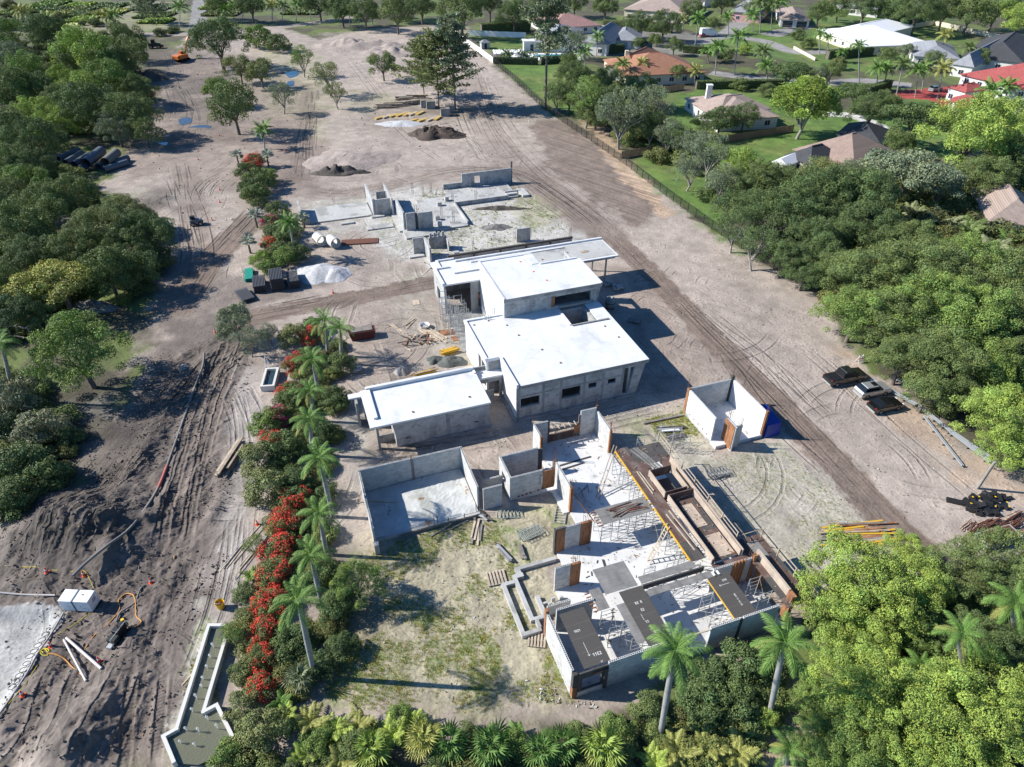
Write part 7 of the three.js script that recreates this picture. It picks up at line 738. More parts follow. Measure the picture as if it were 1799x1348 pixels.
heap('sand_heap', 'white sand heap right of the black panel stacks', 562, 480, 5.2, 3.6, 1.1, sWhite, 'heap'); heap('sand_heap', 'small pale mound beside the white sand heap', 590, 483, 3.0, 2.6, .9, sWhite, 'heap'); heap('sand_heap', 'large pale sand heap in the middle of the far yard', 612, 282, 12, 8.5, 1.5, sTan, 'heap', { rough: .3 }); heap('soil_heap', 'dark soil heap at the foot of the large pale heap', 598, 304, 7, 2, 1.5, sDark, 'heap', { rough: 1.5, f: 1.3 }); heap('sand_heap', 'broad pale sand ridge at the far end of the site', 630, 82, 18, 8, 2.6, sTan, 'heap', { rough: .7, f: .35 }); heap('sand_heap', 'pale sand ridge right of the broad ridge', 690, 92, 14, 8, 2.2, sTan, 'heap', { rough: .8, f: .4 }); heap('sand_heap', 'furrowed sand ridge left of the casuarinas', 712, 128, 12, 6, 1.6, sTan, 'heap', { rough: .9, f: .6 }); heap('sand_heap', 'low pale sand heap behind the timber bundles', 745, 75, 10, 6, 2.2, sTan, 'heap', { rough: .6, f: .5 }); heap('sand_heap', 'low pale heap before the row of long timber', 705, 218, 7, 3, .8, sWhite, 'heap'); heap('soil_heap', 'dark tangled root heap above the ruined foundations', 765, 238, 8.5, 4, 2.2, soil([.09, .065, .05], .9), 'heap', { rough: 1.3, f: 1.8 }); heap('soil_heap', 'grey soil heap by the edge of the left wood', 258, 138, 8, 5, 2.2, sDark, 'heap', { rough: .8 }); heap('gravel_heap', 'small grey gravel heap in the yard near the garage', 706, 653, 1.3, 1.2, .7, soil([.34, .32, .30]), 'heap'); heap('gravel_heap', 'dark heap of netting in the yard', 766, 633, 1.6, 1.1, .7, soil([.09, .10, .09], .9), 'heap', { rough: 1 }); heap('gravel_heap', 'larger dark net heap nearest the large house', 795, 636, 2.2, 1.4, .8, soil([.11, .12, .11], .9), 'heap', { rough: 1 }); heap('soil_heap', 'grey ash pile in the foundation yard', 872, 400, 3, 1.6, .6, soil([.2, .19, .18], .9), 'heap', { rough: 1 }); heap('soil_heap', 'dark wet soil strip inside the foundation', 878, 367, 6, 1.0, .6, sDark, 'heap', { rough: 1.6, f: 1.8 }); heap('rubble_heap', 'grey rubble at the edge of the left wood near the timber frame', 165, 540, 4, 2, 1.0, soil([.22, .21, .20], .9), 'heap', { rough: 1.6, f: 2 });
for (let i = 0; i < 26; i++) { const p = W(765 + rr(-30, 30), 238 + rr(-7, 7)); const a = V(p.x, rr(.3, 2), p.z); solo('root_stick', bar(a, a.clone().add(V(rr(-2.5, 2.5), rr(-.2, 1), rr(-1.5, 1.5))), .08, 5, .04), M.bark, 'brown dead branch in the tangled root heap', 'branch', null, 0, 'branches in the root heap'); }
// drain pipes, concrete rings, plates
{ const hdpe = mat([.10, .125, .15], { roughness: .55 }), pipeTube = (r, L, t) => { const g = new THREE.LatheGeometry([[r, 0], [r, L], [r - t, L], [r - t, 0], [r, 0]].map(p => new THREE.Vector2(...p)), 20); g.rotateZ(-Math.PI / 2); return g; }; const rows = [[103, 279, 138, 263, .7, hdpe, 'leftmost dark drain pipe of the stack'], [115, 286, 143, 269, .75, hdpe, 'second dark drain pipe from the left'], [130, 289, 156, 273, .8, hdpe, 'third dark drain pipe from the left'], [150, 287, 178, 265, 1.15, hdpe, 'largest dark drain pipe lying on the stack'], [184, 285, 205, 268, 1.05, mat([.17, .165, .15]), 'brownish large drain pipe on the stack'], [172, 293, 190, 282, .75, hdpe, 'short drain pipe between the two large ones'], [182, 298, 224, 285, .75, hdpe, 'front drain pipe of the stack'], [200, 286, 225, 277, .7, hdpe, 'drain pipe behind the front one'], [140, 297, 150, 291, .8, hdpe, 'stub of drain pipe under the largest one']]; for (const [x0, y0, x1, y1, r, m, l] of rows) { const h = r > 1 ? 1.9 : r, a = W(x0, y0, h), b = W(x1, y1, h); solo('drain_pipe', pipeTube(r, a.distanceTo(b), .07), m, l, 'pipe', a, face(a, b), 'drain pipes'); }
  const cr = mat([.55, .54, .5]); for (const [x0, y0, x1, y1, l] of [[566, 424, 553, 414, 'white concrete ring lying at the left'], [590, 428, 575, 417, 'white concrete ring lying at the right']]) { const a = W(x0, y0, 1), b = W(x1, y1, 1); solo('concrete_ring', pipeTube(1.05, 2.3, .16), cr, l, 'ring', a, face(a, b)); }
  const p = W(632, 425), q = thing('steel_plate', 'rusty steel plate lying on the sand', 'plate', p, .14); part(q, 'plate', bx(7, .14, 2.2), M.rust); part(q, 'edge_flange', bx(7.04, .22, .1), M.rust, 0, .02, 1.16);
  const d = thing('skip', 'dark red skip at the yard side of the hedge top', 'skip', W(637, 592), .3); part(d, 'shell', prism([[-1.6, 0], [1.6, 0], [2, 1.3], [-2, 1.3]], 1.7, .04), mat([.10, .025, .02])); for (let i = 0; i < 4; i++) part(d, 'rib', bx(.08, 1.1, .08), M.rust, -1.2 + i * .8, .1, .88); part(d, 'scrap_load', bx(3.2, .25, 1.3), M.boardOld, 0, 1.25, 0);
  const m = thing('mixer_drum', 'grey concrete mixer drum standing right of the large house', 'mixer', W(1071, 541), 0); part(m, 'drum', new THREE.LatheGeometry([[.35, 0], [.75, .35], [.85, 1.2], [.6, 1.9], [.4, 2.0], [.3, 1.6], [0, 1.5]].map(v => new THREE.Vector2(...v)), 16), mat([.3, .31, .3])); part(m, 'rim', new THREE.TorusGeometry(.85, .06, 6, 18), M.dark, 0, 1.1, 0, Math.PI / 2); part(m, 'stand', bx(1.3, .15, 1.0), M.rust);
  const tub = thing('mortar_tub', 'white mortar tub above the scrap heap', 'tub', W(746, 576), .3); part(tub, 'shell', new THREE.LatheGeometry([[0, .06], [.7, .06], [.85, .6], [.78, .58], [.62, .15], [0, .15]].map(v => new THREE.Vector2(...v)), 14), M.white); part(tub, 'mortar', cyl(.66, .7, .06, 12), M.concrete, 0, .2, 0);
  const tf = thing('timber_shelter', 'open dark timber shelter at the left wood edge', 'shelter', Wg(58, 595), -.25); for (const x of [-2, 2]) for (const z of [-1.5, 1.5]) part(tf, 'post', bx(.18, 3, .18), M.boardOld, x, 0, z); for (const z of [-1.5, 1.5]) part(tf, 'beam', bx(4.4, .2, .18), M.boardOld, 0, 3, z); for (const x of [-2, 0, 2]) part(tf, 'rafter', bx(.14, .16, 3.4), M.boardOld, x, 3.2, 0); part(tf, 'rail', bx(4, .14, .1), M.boardOld, 0, 1.2, 1.55);
  const wr = solo('plastic_wrap', tube(onG([[-8, 668], [12, 661], [34, 657]], .12), .16, 14, 5), M.white, 'white plastic wrap on the ground at the left edge', 'plastic');
  const pump2 = thing('well_head', 'short grey standpipe on a mound beside the discharge pipe', 'standpipe', Wg(323, 650), 0); part(pump2, 'collar', cyl(.6, .5, .35, 12), M.concrete); part(pump2, 'pipe', cyl(.2, .2, .8, 10), M.galv);
}
// puddles
{ const wm = new THREE.MeshStandardMaterial({ color: new THREE.Color().setRGB(.05, .05, .045), roughness: .03 }); for (const px of [[[318, 228], [350, 220], [370, 222], [360, 230], [330, 233]], [[282, 233], [296, 231], [298, 238], [285, 239]], [[312, 210], [330, 206], [334, 216], [318, 220]], [[500, 128], [518, 125], [522, 133], [508, 137]], [[505, 143], [514, 142], [512, 152], [503, 150]], [[276, 252], [292, 250], [290, 256]]]) { const s = new THREE.Shape(); const pts = smooth([...wp(px), wp(px)[0]], .6); pts.forEach((p, i) => s[i ? 'lineTo' : 'moveTo'](p[0] + .25 * vn(i, p[0]), -p[1])); const g = new THREE.ShapeGeometry(s); g.rotateX(-Math.PI / 2); const c = W(...px[0]); structure('puddle', g, wm, V(0, .06, 0)); } }
// timber bundles in the far yard
{ let i = 0; for (const [x, y, n, l] of [[678, 190, 3, 'first'], [694, 187, 3, 'second'], [708, 185, 4, 'third'], [722, 183, 4, 'fourth'], [737, 181, 4, 'fifth'], [735, 173, 5, 'sixth'], [712, 177, 4, 'seventh']]) { const o = boards('timber_bundle', 'grey timber bundle, ' + l + ' of the upper row above the casuarina foot', x, y, .1 + rr(-.1, .1), n * 2, 6, .4, .3, [M.boardPale, M.boardOld, M.board], .8, 1.4, .03, 'timber'); } const yl = [[668, 208], [680, 206], [692, 204], [704, 203], [716, 202], [726, 201], [738, 200], [725, 213], [743, 212], [757, 211], [769, 209]]; yl.forEach(([x, y], k) => { const o = thing('beam_bundle', `yellow beam bundle number ${['one', 'two', 'three', 'four', 'five', 'six', 'seven', 'eight', 'nine', 'ten', 'eleven'][k]} from the left in the lower row`, 'timber', W(x, y), 1.0 + rr(-.2, .2), 'yellow beam bundles'); for (let q = 0; q < 6; q++) part(o, 'beam', bx(3.6, .2, .3), k % 4 === 1 ? M.boardPale : mat([.55, .38, .12]), rr(-.1, .1), Math.floor(q / 3) * .21, (q % 3 - 1) * .33); }); for (const [x, y, l] of [[747, 188, 'concrete block stacked left of the casuarina foot'], [757, 190, 'concrete block at the casuarina foot'], [790, 197, 'dark crate under the thin casuarina'], [782, 203, 'grey scrap box below the casuarinas']]) { const o = thing('block_stack', l, 'block', W(x, y), .2); part(o, 'body', new RoundedBoxGeometry(2.6, 2, 2, 2, .08), M.concrete, 0, 1, 0); part(o, 'lid', bx(2.7, .12, 2.1), M.boardOld, 0, 2, 0); } }
// pipe rows and fittings beside the parking
{ const gp = mat([.27, .29, .30], { roughness: .7 }); for (const [a, b, w, l] of [[[1527, 668], [1608, 714], .5, 'grey gutter length behind the pickup'], [[1614, 716], [1670, 762], .34, 'grey gutter length right of the small black car'], [[1668, 762], [1738, 815], .34, 'grey gutter length ending at the leaning trunk'], [[1652, 748], [1738, 806], .26, 'thin grey gutter under the yellow-green tree'], [[1622, 734], [1690, 822], .2, 'thin timber rail beside the gutters'], [[1570, 668], [1608, 685], .25, 'short grey gutter behind the silver car']]) { const A = W(...a), B = W(...b); const o = thing('gutter', l, 'gutter', A, face(A, B)), L = A.distanceTo(B); part(o, 'base', bx(L, .05, w), gp, L / 2, .22, 0); for (const s of [-1, 1]) part(o, 'side', bx(L, .16, .03), gp, L / 2, .27, s * w / 2); for (let i = 0; i < L / 2.5; i++) part(o, 'support', bx(.12, .22, w + .5), M.boardOld, .4 + i * 2.5, 0, 0); }
  for (let i = 0; i < 9; i++) { const p = W(1640 + i * 6.5, 745 + i * 9); solo('rail_stub', bx(.9, .1, .12), M.boardPale, 'short pale stub beside the gutters', 'stub', p, -.5 + rr(-.2, .2), 'stubs by the gutters'); }
  const A = W(1717, 858), t = solo('dead_tree', bar(A.clone().setY(-.1), W(1748, 812, 4.6), .2, 8, .16), M.barkPale, 'bare pale dead tree leaning over the sand', 'tree');
  const b = thing('barricade', 'white and red striped barricade above the pickup', 'barricade', W(1510, 636), .4); for (const s of [-1, 1]) { part(b, 'leg', stick(V(s * .5, 0, .35), V(s * .35, 1.2, 0), .1, .04), M.white); part(b, 'leg', stick(V(s * .5, 0, -.35), V(s * .35, 1.2, 0), .1, .04), M.white); } for (let i = 0; i < 3; i++) part(b, 'rail', bx(1.1, .16, .04), i % 2 ? M.orangeCone : M.white, 0, .35 + i * .28, .22 - i * .06);
  heap('lime_patch', 'low pale sand mound above the pickup', 1467, 629, 1.3, .6, .07, sTan, 'mound');
  const sk = [bx(.85, .42, .5), bx(.65, .35, .55), bx(1.1, .3, .35)], bm = mat([.02, .02, .021], { roughness: .55 }); for (let i = 0; i < 46; i++) { const a = rnd() * 6.28, q = Math.sqrt(rnd()), p = W(1735 + Math.cos(a) * q * 40, 886 + Math.sin(a) * q * 20); const m = solo('rubber_block', sk[i % 3], bm, 'black rubber spacer block in the dark heap at the right', 'block', V(p.x, q < .6 ? rr(0, .5) : 0, p.z), rr(0, 3), 'black blocks in the heap'); m.rotation.x = rr(-.3, .3); m.rotation.z = rr(-.3, .3); } for (let i = 0; i < 7; i++) { const p = W(1735 + rr(-36, 36), 887 + rr(-16, 16)); solo('warning_tag', bx(.2, .03, .15), M.yellow, 'yellow tag on the black block heap', 'tag', V(p.x, .75, p.z), rr(0, 3), 'yellow tags'); } solo('rubber_block', bx(2.2, .35, .6), bm, 'long black block lying apart at the left of the dark heap', 'block', W(1681, 884), -.35);
  for (const [x, y, l] of [[1705, 930, 'leftmost rusty rebar bundle below the black heap'], [1734, 926, 'second rusty rebar bundle below the black heap'], [1748, 924, 'third rusty rebar bundle below the black heap'], [1772, 924, 'fourth rusty rebar bundle below the black heap'], [1786, 912, 'rusty rebar bundle at the right edge'], [1796, 945, 'rusty coil bundle at the lower right edge']]) { const o = thing('rebar_bundle', l, 'rebar', W(x, y), .4 + rr(-.2, .2)); for (let i = 0; i < 14; i++) part(o, 'rebar', bar(V(-1.1, 0, 0), V(1.1, 0, 0), .045, 5), M.rust, rr(-.2, .2), .15 + rr(0, .4), rr(-.6, .6), 0, rr(-.12, .12), 0); for (const q of [-.6, .6]) part(o, 'bearer', bx(.1, .12, 1.6), M.boardPale, q, 0, 0); }
  for (const [x, y, l, rt] of [[1735, 955, 'concrete trough with rusty lid at the scrap rows', true], [1762, 948, 'concrete trough heaped with rusty bars', true]]) { const o = thing('concrete_trough', l, 'trough', W(x, y), .3); part(o, 'shell', new RoundedBoxGeometry(2.6, 1.1, 1.8, 2, .06), mat([.4, .37, .34]), 0, .55, 0); for (let i = 0; i < 6; i++) part(o, 'rusty_bar', bx(1.8, .1, .2), M.rust, rr(-.1, .1), 1.1, -.65 + i * .26); } }
// worker in a yellow vest behind the retaining wall
{ const { MarchingCubes } = await import('three/addons/objects/MarchingCubes.js'); const bones = [[0, .95, 0, 0, 1.42, 0, .15, .17], [0, 1.42, 0, 0, 1.55, .02, .06, .055], [-.1, .92, 0, -.13, .5, .05, .09, .065], [-.13, .5, .05, -.14, .06, 0, .06, .045], [-.14, .05, 0, -.15, .04, .14, .045, .035], [.1, .92, 0, .15, .5, .02, .09, .065], [.15, .5, .02, .17, .06, -.06, .06, .045], [.17, .05, -.06, .18, .04, .08, .045, .035], [-.18, 1.38, 0, -.3, 1.1, .02, .055, .045], [-.3, 1.1, .02, -.26, .86, .14, .042, .035], [.18, 1.38, 0, .3, 1.1, .02, .055, .045], [.3, 1.1, .02, .28, .86, .12, .042, .035], [0, 1.62, .02, 0, 1.72, .03, .09, .1]]; const R = 48, mc = new MarchingCubes(R, M.dark, false, false, 60000), S = 1.0; for (let k = 0; k < R; k++) for (let j = 0; j < R; j++) for (let i = 0; i < R; i++) { const x = (i / R * 2 - 1) * S, y = (j / R * 2 - 1) * S + .9, z = (k / R * 2 - 1) * S; let d = 1e9; for (const b of bones) { const dx = b[3] - b[0], dy = b[4] - b[1], dz = b[5] - b[2], t = clamp(((x - b[0]) * dx + (y - b[1]) * dy + (z - b[2]) * dz) / (dx * dx + dy * dy + dz * dz)), e = Math.hypot(x - b[0] - dx * t, y - b[1] - dy * t, z - b[2] - dz * t) - lerp(b[6], b[7], t); const h = clamp(.5 + .5 * (d - e) / .04); d = lerp(d, e, h) - .04 * h * (1 - h); } mc.field[k * R * R + j * R + i] = -d; } mc.isolation = 0; mc.update(); const n = mc.count, g = new THREE.BufferGeometry(); g.setAttribute('position', new THREE.BufferAttribute(mc.positionArray.slice(0, n * 3), 3)); g.setAttribute('normal', new THREE.BufferAttribute(mc.normalArray.slice(0, n * 3), 3)); g.translate(0, .9, 0); const t = thing('person', 'worker in yellow vest and white helmet behind the retaining wall', 'person', HW(9.3, -46.2), 2.5); part(t, 'body', g, mat([.10, .10, .13])); part(t, 'vest', taper(new RoundedBoxGeometry(.42, .56, .32, 3, .1).translate(0, 1.2, 0), 1.2, .2), mat([.55, .75, .03])); part(t, 'helmet', new THREE.SphereGeometry(.14, 12, 7, 0, 6.3, 0, 1.7), M.white, 0, 1.74, .03); }

// rubble, chips and scraps strewn over the site: nobody could count them
{ const st = new THREE.DodecahedronGeometry(.5, 0), r = mulberry(12), L = []; const zn = [[[[600, 560], [820, 540], [840, 640], [640, 690]], 500, .16], [[[640, 340], [900, 320], [1010, 410], [760, 470], [660, 420]], 700, .22], [[[620, 950], [970, 900], [960, 1100], [1010, 1240], [600, 1220]], 700, .13], [[[590, 760], [1190, 700], [1200, 740], [640, 830]], 500, .14], [[[1100, 750], [1210, 740], [1400, 800], [1600, 980], [1430, 1040], [1250, 880]], 600, .12], [[[1060, 440], [1300, 640], [1480, 850], [1690, 980], [1780, 930], [1480, 640], [1200, 420]], 700, .13], [[[0, 900], [300, 600], [450, 600], [400, 1000], [280, 1348], [0, 1348]], 3200, .2], [[[280, 100], [420, 100], [560, 150], [560, 340], [320, 450], [230, 340]], 600, .3], [[[560, 60], [800, 60], [950, 200], [900, 300], [560, 300]], 500, .3], [[[970, 1030], [945, 1230], [1060, 1250], [1010, 1200]], 160, .15], [[[760, 520], [830, 520], [840, 570], [770, 580]], 260, .25]];
  for (const [px, n, s] of zn) { const P = wp(px); let a0 = 1e9, a1 = -1e9, b0 = 1e9, b1 = -1e9; for (const q of P) { a0 = Math.min(a0, q[0]); a1 = Math.max(a1, q[0]); b0 = Math.min(b0, q[1]); b1 = Math.max(b1, q[1]); } for (let c = 0, g = 0; c < n && g < n * 15; g++) { const x = lerp(a0, a1, r()), z = lerp(b0, b1, r()); if (!inPoly(x, z, P) || fbm(x * .2 + 4, z * .2, 3) < .38 + .2 * r()) continue; const [u, v] = toUV(V(x, 0, z)); if ((u > -21.5 && u < 16.5 && v > 5 && v < 37.5 && !(u < -9 && v > 16) && !(u < -.5 && v > 14 && v < 21)) || (u > -20.5 && u < 28.5 && v > -37 && v < .6)) continue; L.push([x, z, s * (.35 + 1.1 * r() * r())]); c++; } }
  const im = new THREE.InstancedMesh(st, mat([1, 1, 1]), L.length), m = new THREE.Matrix4(), q = new THREE.Quaternion(), e = new THREE.Euler(), c = new THREE.Color(); L.forEach(([x, z, s], i) => { e.set(r() * 6, r() * 6, r() * 6); q.setFromEuler(e); m.compose(V(x, terr(x, z) + s * .15, z), q, V(s * (1 + 2 * r()), s * .7, s)); im.setMatrixAt(i, m); const k = (x < -16 && z > -100) ? .36 + .6 * r() : r(); k < .35 ? c.setRGB(.5, .49, .46) : k < .7 ? c.setRGB(.17, .14, .118) : k < .94 ? c.setRGB(.09, .075, .06) : c.setRGB(.34, .22, .12); im.setColorAt(i, c); }); im.name = 'rubble'; tag(im, 'loose stones, chips and scraps strewn over the sand', 'rubble', null, 'stuff'); im.castShadow = im.receiveShadow = true; scene.add(im);
  // scraps on the slabs
  const L2 = []; for (const [u0, u1, v0, v1, n, y] of [[.4, 8.4, 6, 13, 60, .22], [.6, 7.4, 13, 20, 50, .22], [-2.5, 7.4, 22.5, 27, 70, .22], [-4, 13.5, 27, 36.5, 160, .22], [7.8, 13, 13.2, 17.6, 40, 3.64], [9.6, 12.2, 22.3, 30.5, 40, 3.66], [13.5, 16, 29.3, 37, 30, 3.36], [21.8, 27.8, 6.3, 13.2, 30, .52], [11.5, 25, -79, -71.4, 60, .37], [0, 10.5, -75, -60, 90, .34]]) for (let i = 0; i < n; i++) L2.push([lerp(u0, u1, r()), y, lerp(v0, v1, r())]);
  const i2 = new THREE.InstancedMesh(bx(1, .25, .22), mat([1, 1, 1]), L2.length); L2.forEach(([u, y, v], i) => { const p = HW(u, v, y); q.setFromAxisAngle(V(0, 1, 0), r() * 6.28); const s = .12 + .5 * r() * r(); m.compose(p, q, V(s, .12 + .2 * r(), s * .7)); i2.setMatrixAt(i, m); const k = r(); k < .4 ? c.setRGB(.38, .28, .18) : k < .7 ? c.setRGB(.1, .09, .08) : k < .85 ? c.setRGB(.5, .5, .48) : c.setRGB(.3, .12, .05); i2.setColorAt(i, c); }); i2.name = 'debris'; tag(i2, 'small wood scraps and offcuts littering the slabs and decks', 'debris', null, 'stuff'); i2.castShadow = i2.receiveShadow = true; scene.add(i2); }
// ---------- fences, hedges and houses round the site ----------
rnd = mulberry(88);
const tileFn = (c, k = 1) => tm(512, 8, (u, v) => { const r = (v * 22) % 1, n = tn(u, v, 8, 4), t = ntab[(Math.floor(v * 22) * 37 + Math.floor(u * 30) * 5) & 65535]; return grey((.85 + .3 * (n - .5) * k + .16 * (t - .5)) * (r < .16 ? .8 : 1), c); }, { bumpScale: .05 }, (u, v) => (v * 22) % 1);
const RM = { orange: tileFn([.42, .20, .12]), beige: tileFn([.44, .34, .29]), brown: tileFn([.36, .26, .21]), darkg: tileFn([.07, .072, .078]), white: mat([.82, .82, .82], { roughness: .5 }), red: tileFn([.42, .10, .09]), grey: tileFn([.33, .34, .36]), pink: tileFn([.42, .24, .21]), tan: tileFn([.40, .31, .26]) };
const wallW = mat([.68, .66, .62]), wallC = mat([.66, .60, .46]), trimW = mat([.78, .78, .77]), paneM = mat([.03, .04, .05], { roughness: .1 });
function hip(L, D, r, ov, gable) { const l = L / 2 + ov, d = D / 2 + ov, along = L >= D, q = gable ? 0 : Math.min(l, d), rx = along ? l - (gable ? 0 : d) : 0, rz = along ? 0 : d - (gable ? 0 : l); const v = [[-l, 0, d], [l, 0, d], [l, 0, -d], [-l, 0, -d], along ? [-rx, r, 0] : [0, r, rz], along ? [rx, r, 0] : [0, r, -rz], [-l, -.18, d], [l, -.18, d], [l, -.18, -d], [-l, -.18, -d]]; const uvs = []; const sl = Math.hypot(Math.min(l, d), r) / Math.min(l, d); for (const p of v) uvs.push([p[0] + p[2] * .001, (d - Math.abs(p[2])) * sl]); const F = along ? [[0, 1, 5], [0, 5, 4], [2, 3, 4], [2, 4, 5], [1, 2, 5], [3, 0, 4]] : [[0, 1, 4], [1, 2, 5], [1, 5, 4], [2, 3, 5], [3, 0, 4], [3, 4, 5]]; F.push([6, 7, 1], [6, 1, 0], [7, 8, 2], [7, 2, 1], [8, 9, 3], [8, 3, 2], [9, 6, 0], [9, 0, 3], [6, 9, 8], [6, 8, 7]); return tri(v, F, uvs); }
// wing of a house from three surveyed eave corners: front left, front right, back right
function wing(o, A, B, Cc, h, rise, rm, wm, opt = {}) {
  const a = W(...A, h), b = W(...B, h), c = W(...Cc, h), yaw = face(a, b), L = a.distanceTo(b), n = V(-Math.sin(yaw), 0, -Math.cos(yaw)), D = Math.abs(c.clone().sub(b).dot(n)), ctr = a.clone().add(b).multiplyScalar(.5).add(n.clone().multiplyScalar(D / 2)); const ov = opt.ov ?? .5, l = L - 2 * ov, d = D - 2 * ov;
  const w = part(o, 'wall', bx(l, h - .05, d), wm, ctr.x, 0, ctr.z, 0, yaw); const rf = part(o, 'roof', hip(l, d, rise, ov, opt.gable), rm, ctr.x, h, ctr.z, 0, yaw);
  if (!opt.gable) { const al = l >= d, R = Math.abs(l - d) / 2; if (R > .2) part(rf, 'ridge_cap', al ? bx(2 * R, .12, .3) : bx(.3, .12, 2 * R), rm, 0, rise - .04, 0); }
  const win = (x, z, ry, ww = 1.5, hh = 1.3, y = 1.0) => { const k = part(w, 'window', bx(ww + .24, hh + .24, .08), trimW, x, y - .12, z, 0, ry); part(k, 'pane', bx(ww, hh, .04), paneM, 0, .12, .045); part(k, 'mullion', bx(.06, hh, .03), trimW, 0, .12, .075); };
  const nf = opt.nf ?? Math.max(1, Math.floor(l / 4.5)); for (let i = 0; i < nf; i++) win(-l / 2 + (i + .5) * l / nf, d / 2 + .03, 0); for (let i = 0; i < Math.floor(d / 5); i++) { win(-l / 2 - .03, -d / 2 + (i + .5) * d / Math.floor(d / 5), -Math.PI / 2, 1.3); }
  if (opt.storeys) for (let i = 0; i < nf; i++) win(-l / 2 + (i + .5) * l / nf, d / 2 + .03, 0, 1.4, 1.5, 4.2);
  if (opt.doors) for (let i = 0; i < opt.doors; i++) { const k = part(w, 'garage_door', bx(opt.dw || 2.8, 2.4, .1), opt.dm || RM.grey, -l / 2 + (i + .5) * l / opt.doors, 0, d / 2 + .04); for (let q = 1; q < 4; q++) part(k, 'door_joint', bx((opt.dw || 2.8), .04, .03), trimW, 0, q * .6, .05); } return [ctr, yaw, l, d];
}
const hs = (name, label) => thing(name, label, 'house');
{
  let o = hs('villa', 'villa with orange tiled hip roofs and chimney above the boundary trees'); wing(o, [1098, 134], [1242, 127], [1228, 97], 3.4, 4.2, RM.orange, wallC); wing(o, [1062, 114], [1118, 122], [1140, 92], 3.6, 3, RM.orange, wallC, { nf: 1 }); { const p = W(1100, 108, 4); part(o, 'chimney', bx(1.2, 3.5, 1.2), wallC, p.x, 4, p.z); }
  o = hs('villa', 'beige roofed white house with tall chimney on the green lawn'); wing(o, [1262, 212], [1372, 205], [1352, 163], 3.2, 3.0, RM.beige, wallW); wing(o, [1216, 182], [1262, 203], [1300, 168], 3.4, 3.0, RM.beige, wallW, { nf: 2 }); { const p = W(1242, 182, 3); part(o, 'chimney', bx(1.4, 6.5, 1.4), wallW, p.x, 1.5, p.z); part(o, 'chimney_cap', bx(1.7, .2, 1.7), trimW, p.x, 8, p.z); }
  o = hs('villa', 'house with wide brown roof and dark tiled wings'); wing(o, [1392, 262], [1502, 300], [1560, 264], 3.2, 4.6, RM.brown, wallW); wing(o, [1378, 272], [1424, 290], [1446, 262], 3.3, 2.6, RM.darkg, wallW, { nf: 1 }); wing(o, [1468, 236], [1546, 250], [1528, 222], 3.4, 2.6, RM.darkg, wallW, { nf: 1 }); wing(o, [1356, 284], [1384, 292], [1412, 250], 3.0, 1.2, RM.white, wallW, { nf: 1, gable: true, ov: .3 });
  o = hs('villa', 'house with bright white metal hip roof'); wing(o, [1518, 82], [1642, 77], [1600, 46], 3.2, 3.6, RM.white, wallC); wing(o, [1451, 54], [1522, 66], [1541, 36], 3.4, 2.6, RM.white, wallC, { doors: 2, dw: 4, dm: M.dark, nf: 0 });
  o = hs('mansion', 'two storey mansion with red tiled roof and portico'); wing(o, [1686, 130], [1812, 160], [1850, 124], 6.6, 4.2, RM.red, wallW, { storeys: true, nf: 5 }); wing(o, [1664, 152], [1698, 162], [1712, 148], 4.0, 1.4, RM.red, wallW, { nf: 2 }); { const q = W(1700, 178, 3.6), y = face(W(1676, 176), W(1722, 184)); for (const [x, z] of [[-3.5, 2.4], [3.5, 2.4], [-3.5, -2.4], [3.5, -2.4]]) { const c = new THREE.Vector3(x, 0, z).applyAxisAngle(V(0, 1, 0), y); part(o, 'portico_column', cyl(.5, .42, 3.5, 12), wallW, q.x + c.x, 0, q.z + c.z); } part(o, 'portico_roof', hip(8, 5.6, 1.8, .4), RM.red, q.x, 3.5, q.z, 0, y); const r = cyl(5.2, 5.2, .18, 24); part(o, 'portico_kerb', r, wallW, q.x, 0, q.z); }
  o = hs('villa', 'dark grey roofed house at the right edge near the top'); wing(o, [1690, 98], [1800, 112], [1790, 72], 3.6, 4.4, RM.darkg, wallW); wing(o, [1605, 98], [1688, 104], [1682, 80], 3.2, 2.6, RM.grey, wallW); wing(o, [1672, 112], [1712, 118], [1722, 78], 3.8, 3.2, RM.grey, wallW, { gable: false, nf: 1 });
  o = hs('garage_house', 'small white garage with grey hip roof at the top'); wing(o, [1371, 34], [1425, 36], [1412, 18], 3.0, 2.4, RM.tan, wallW, { doors: 2, dw: 4.2, dm: M.dark, nf: 0 });
  o = hs('villa', 'large beige roofed villa cut by the top edge'); wing(o, [1095, 16], [1206, 24], [1200, 0], 4.2, 5, RM.beige, wallC);
  o = hs('villa', 'low house with pink tiled roof behind the casuarina'); wing(o, [965, 50], [1058, 44], [1048, 26], 3.0, 3.6, RM.pink, wallW);
  o = hs('villa', 'grey roofed white pool villa beside the white fence'); wing(o, [935, 74], [1018, 76], [1010, 50], 3.4, 3.2, RM.grey, wallW); wing(o, [1018, 74], [1068, 78], [1064, 50], 4.2, 3.6, RM.grey, wallW); 
  o = hs('garage_house', 'long white garage with three grey doors'); wing(o, [1066, 70], [1128, 72], [1118, 54], 3.2, 2.6, RM.grey, wallW, { doors: 3, nf: 0, dm: mat([.28, .32, .40]) });
  o = hs('villa', 'tan roofed house cut by the right edge'); wing(o, [1736, 388], [1840, 400], [1850, 345], 3.2, 3.2, RM.tan, wallW);
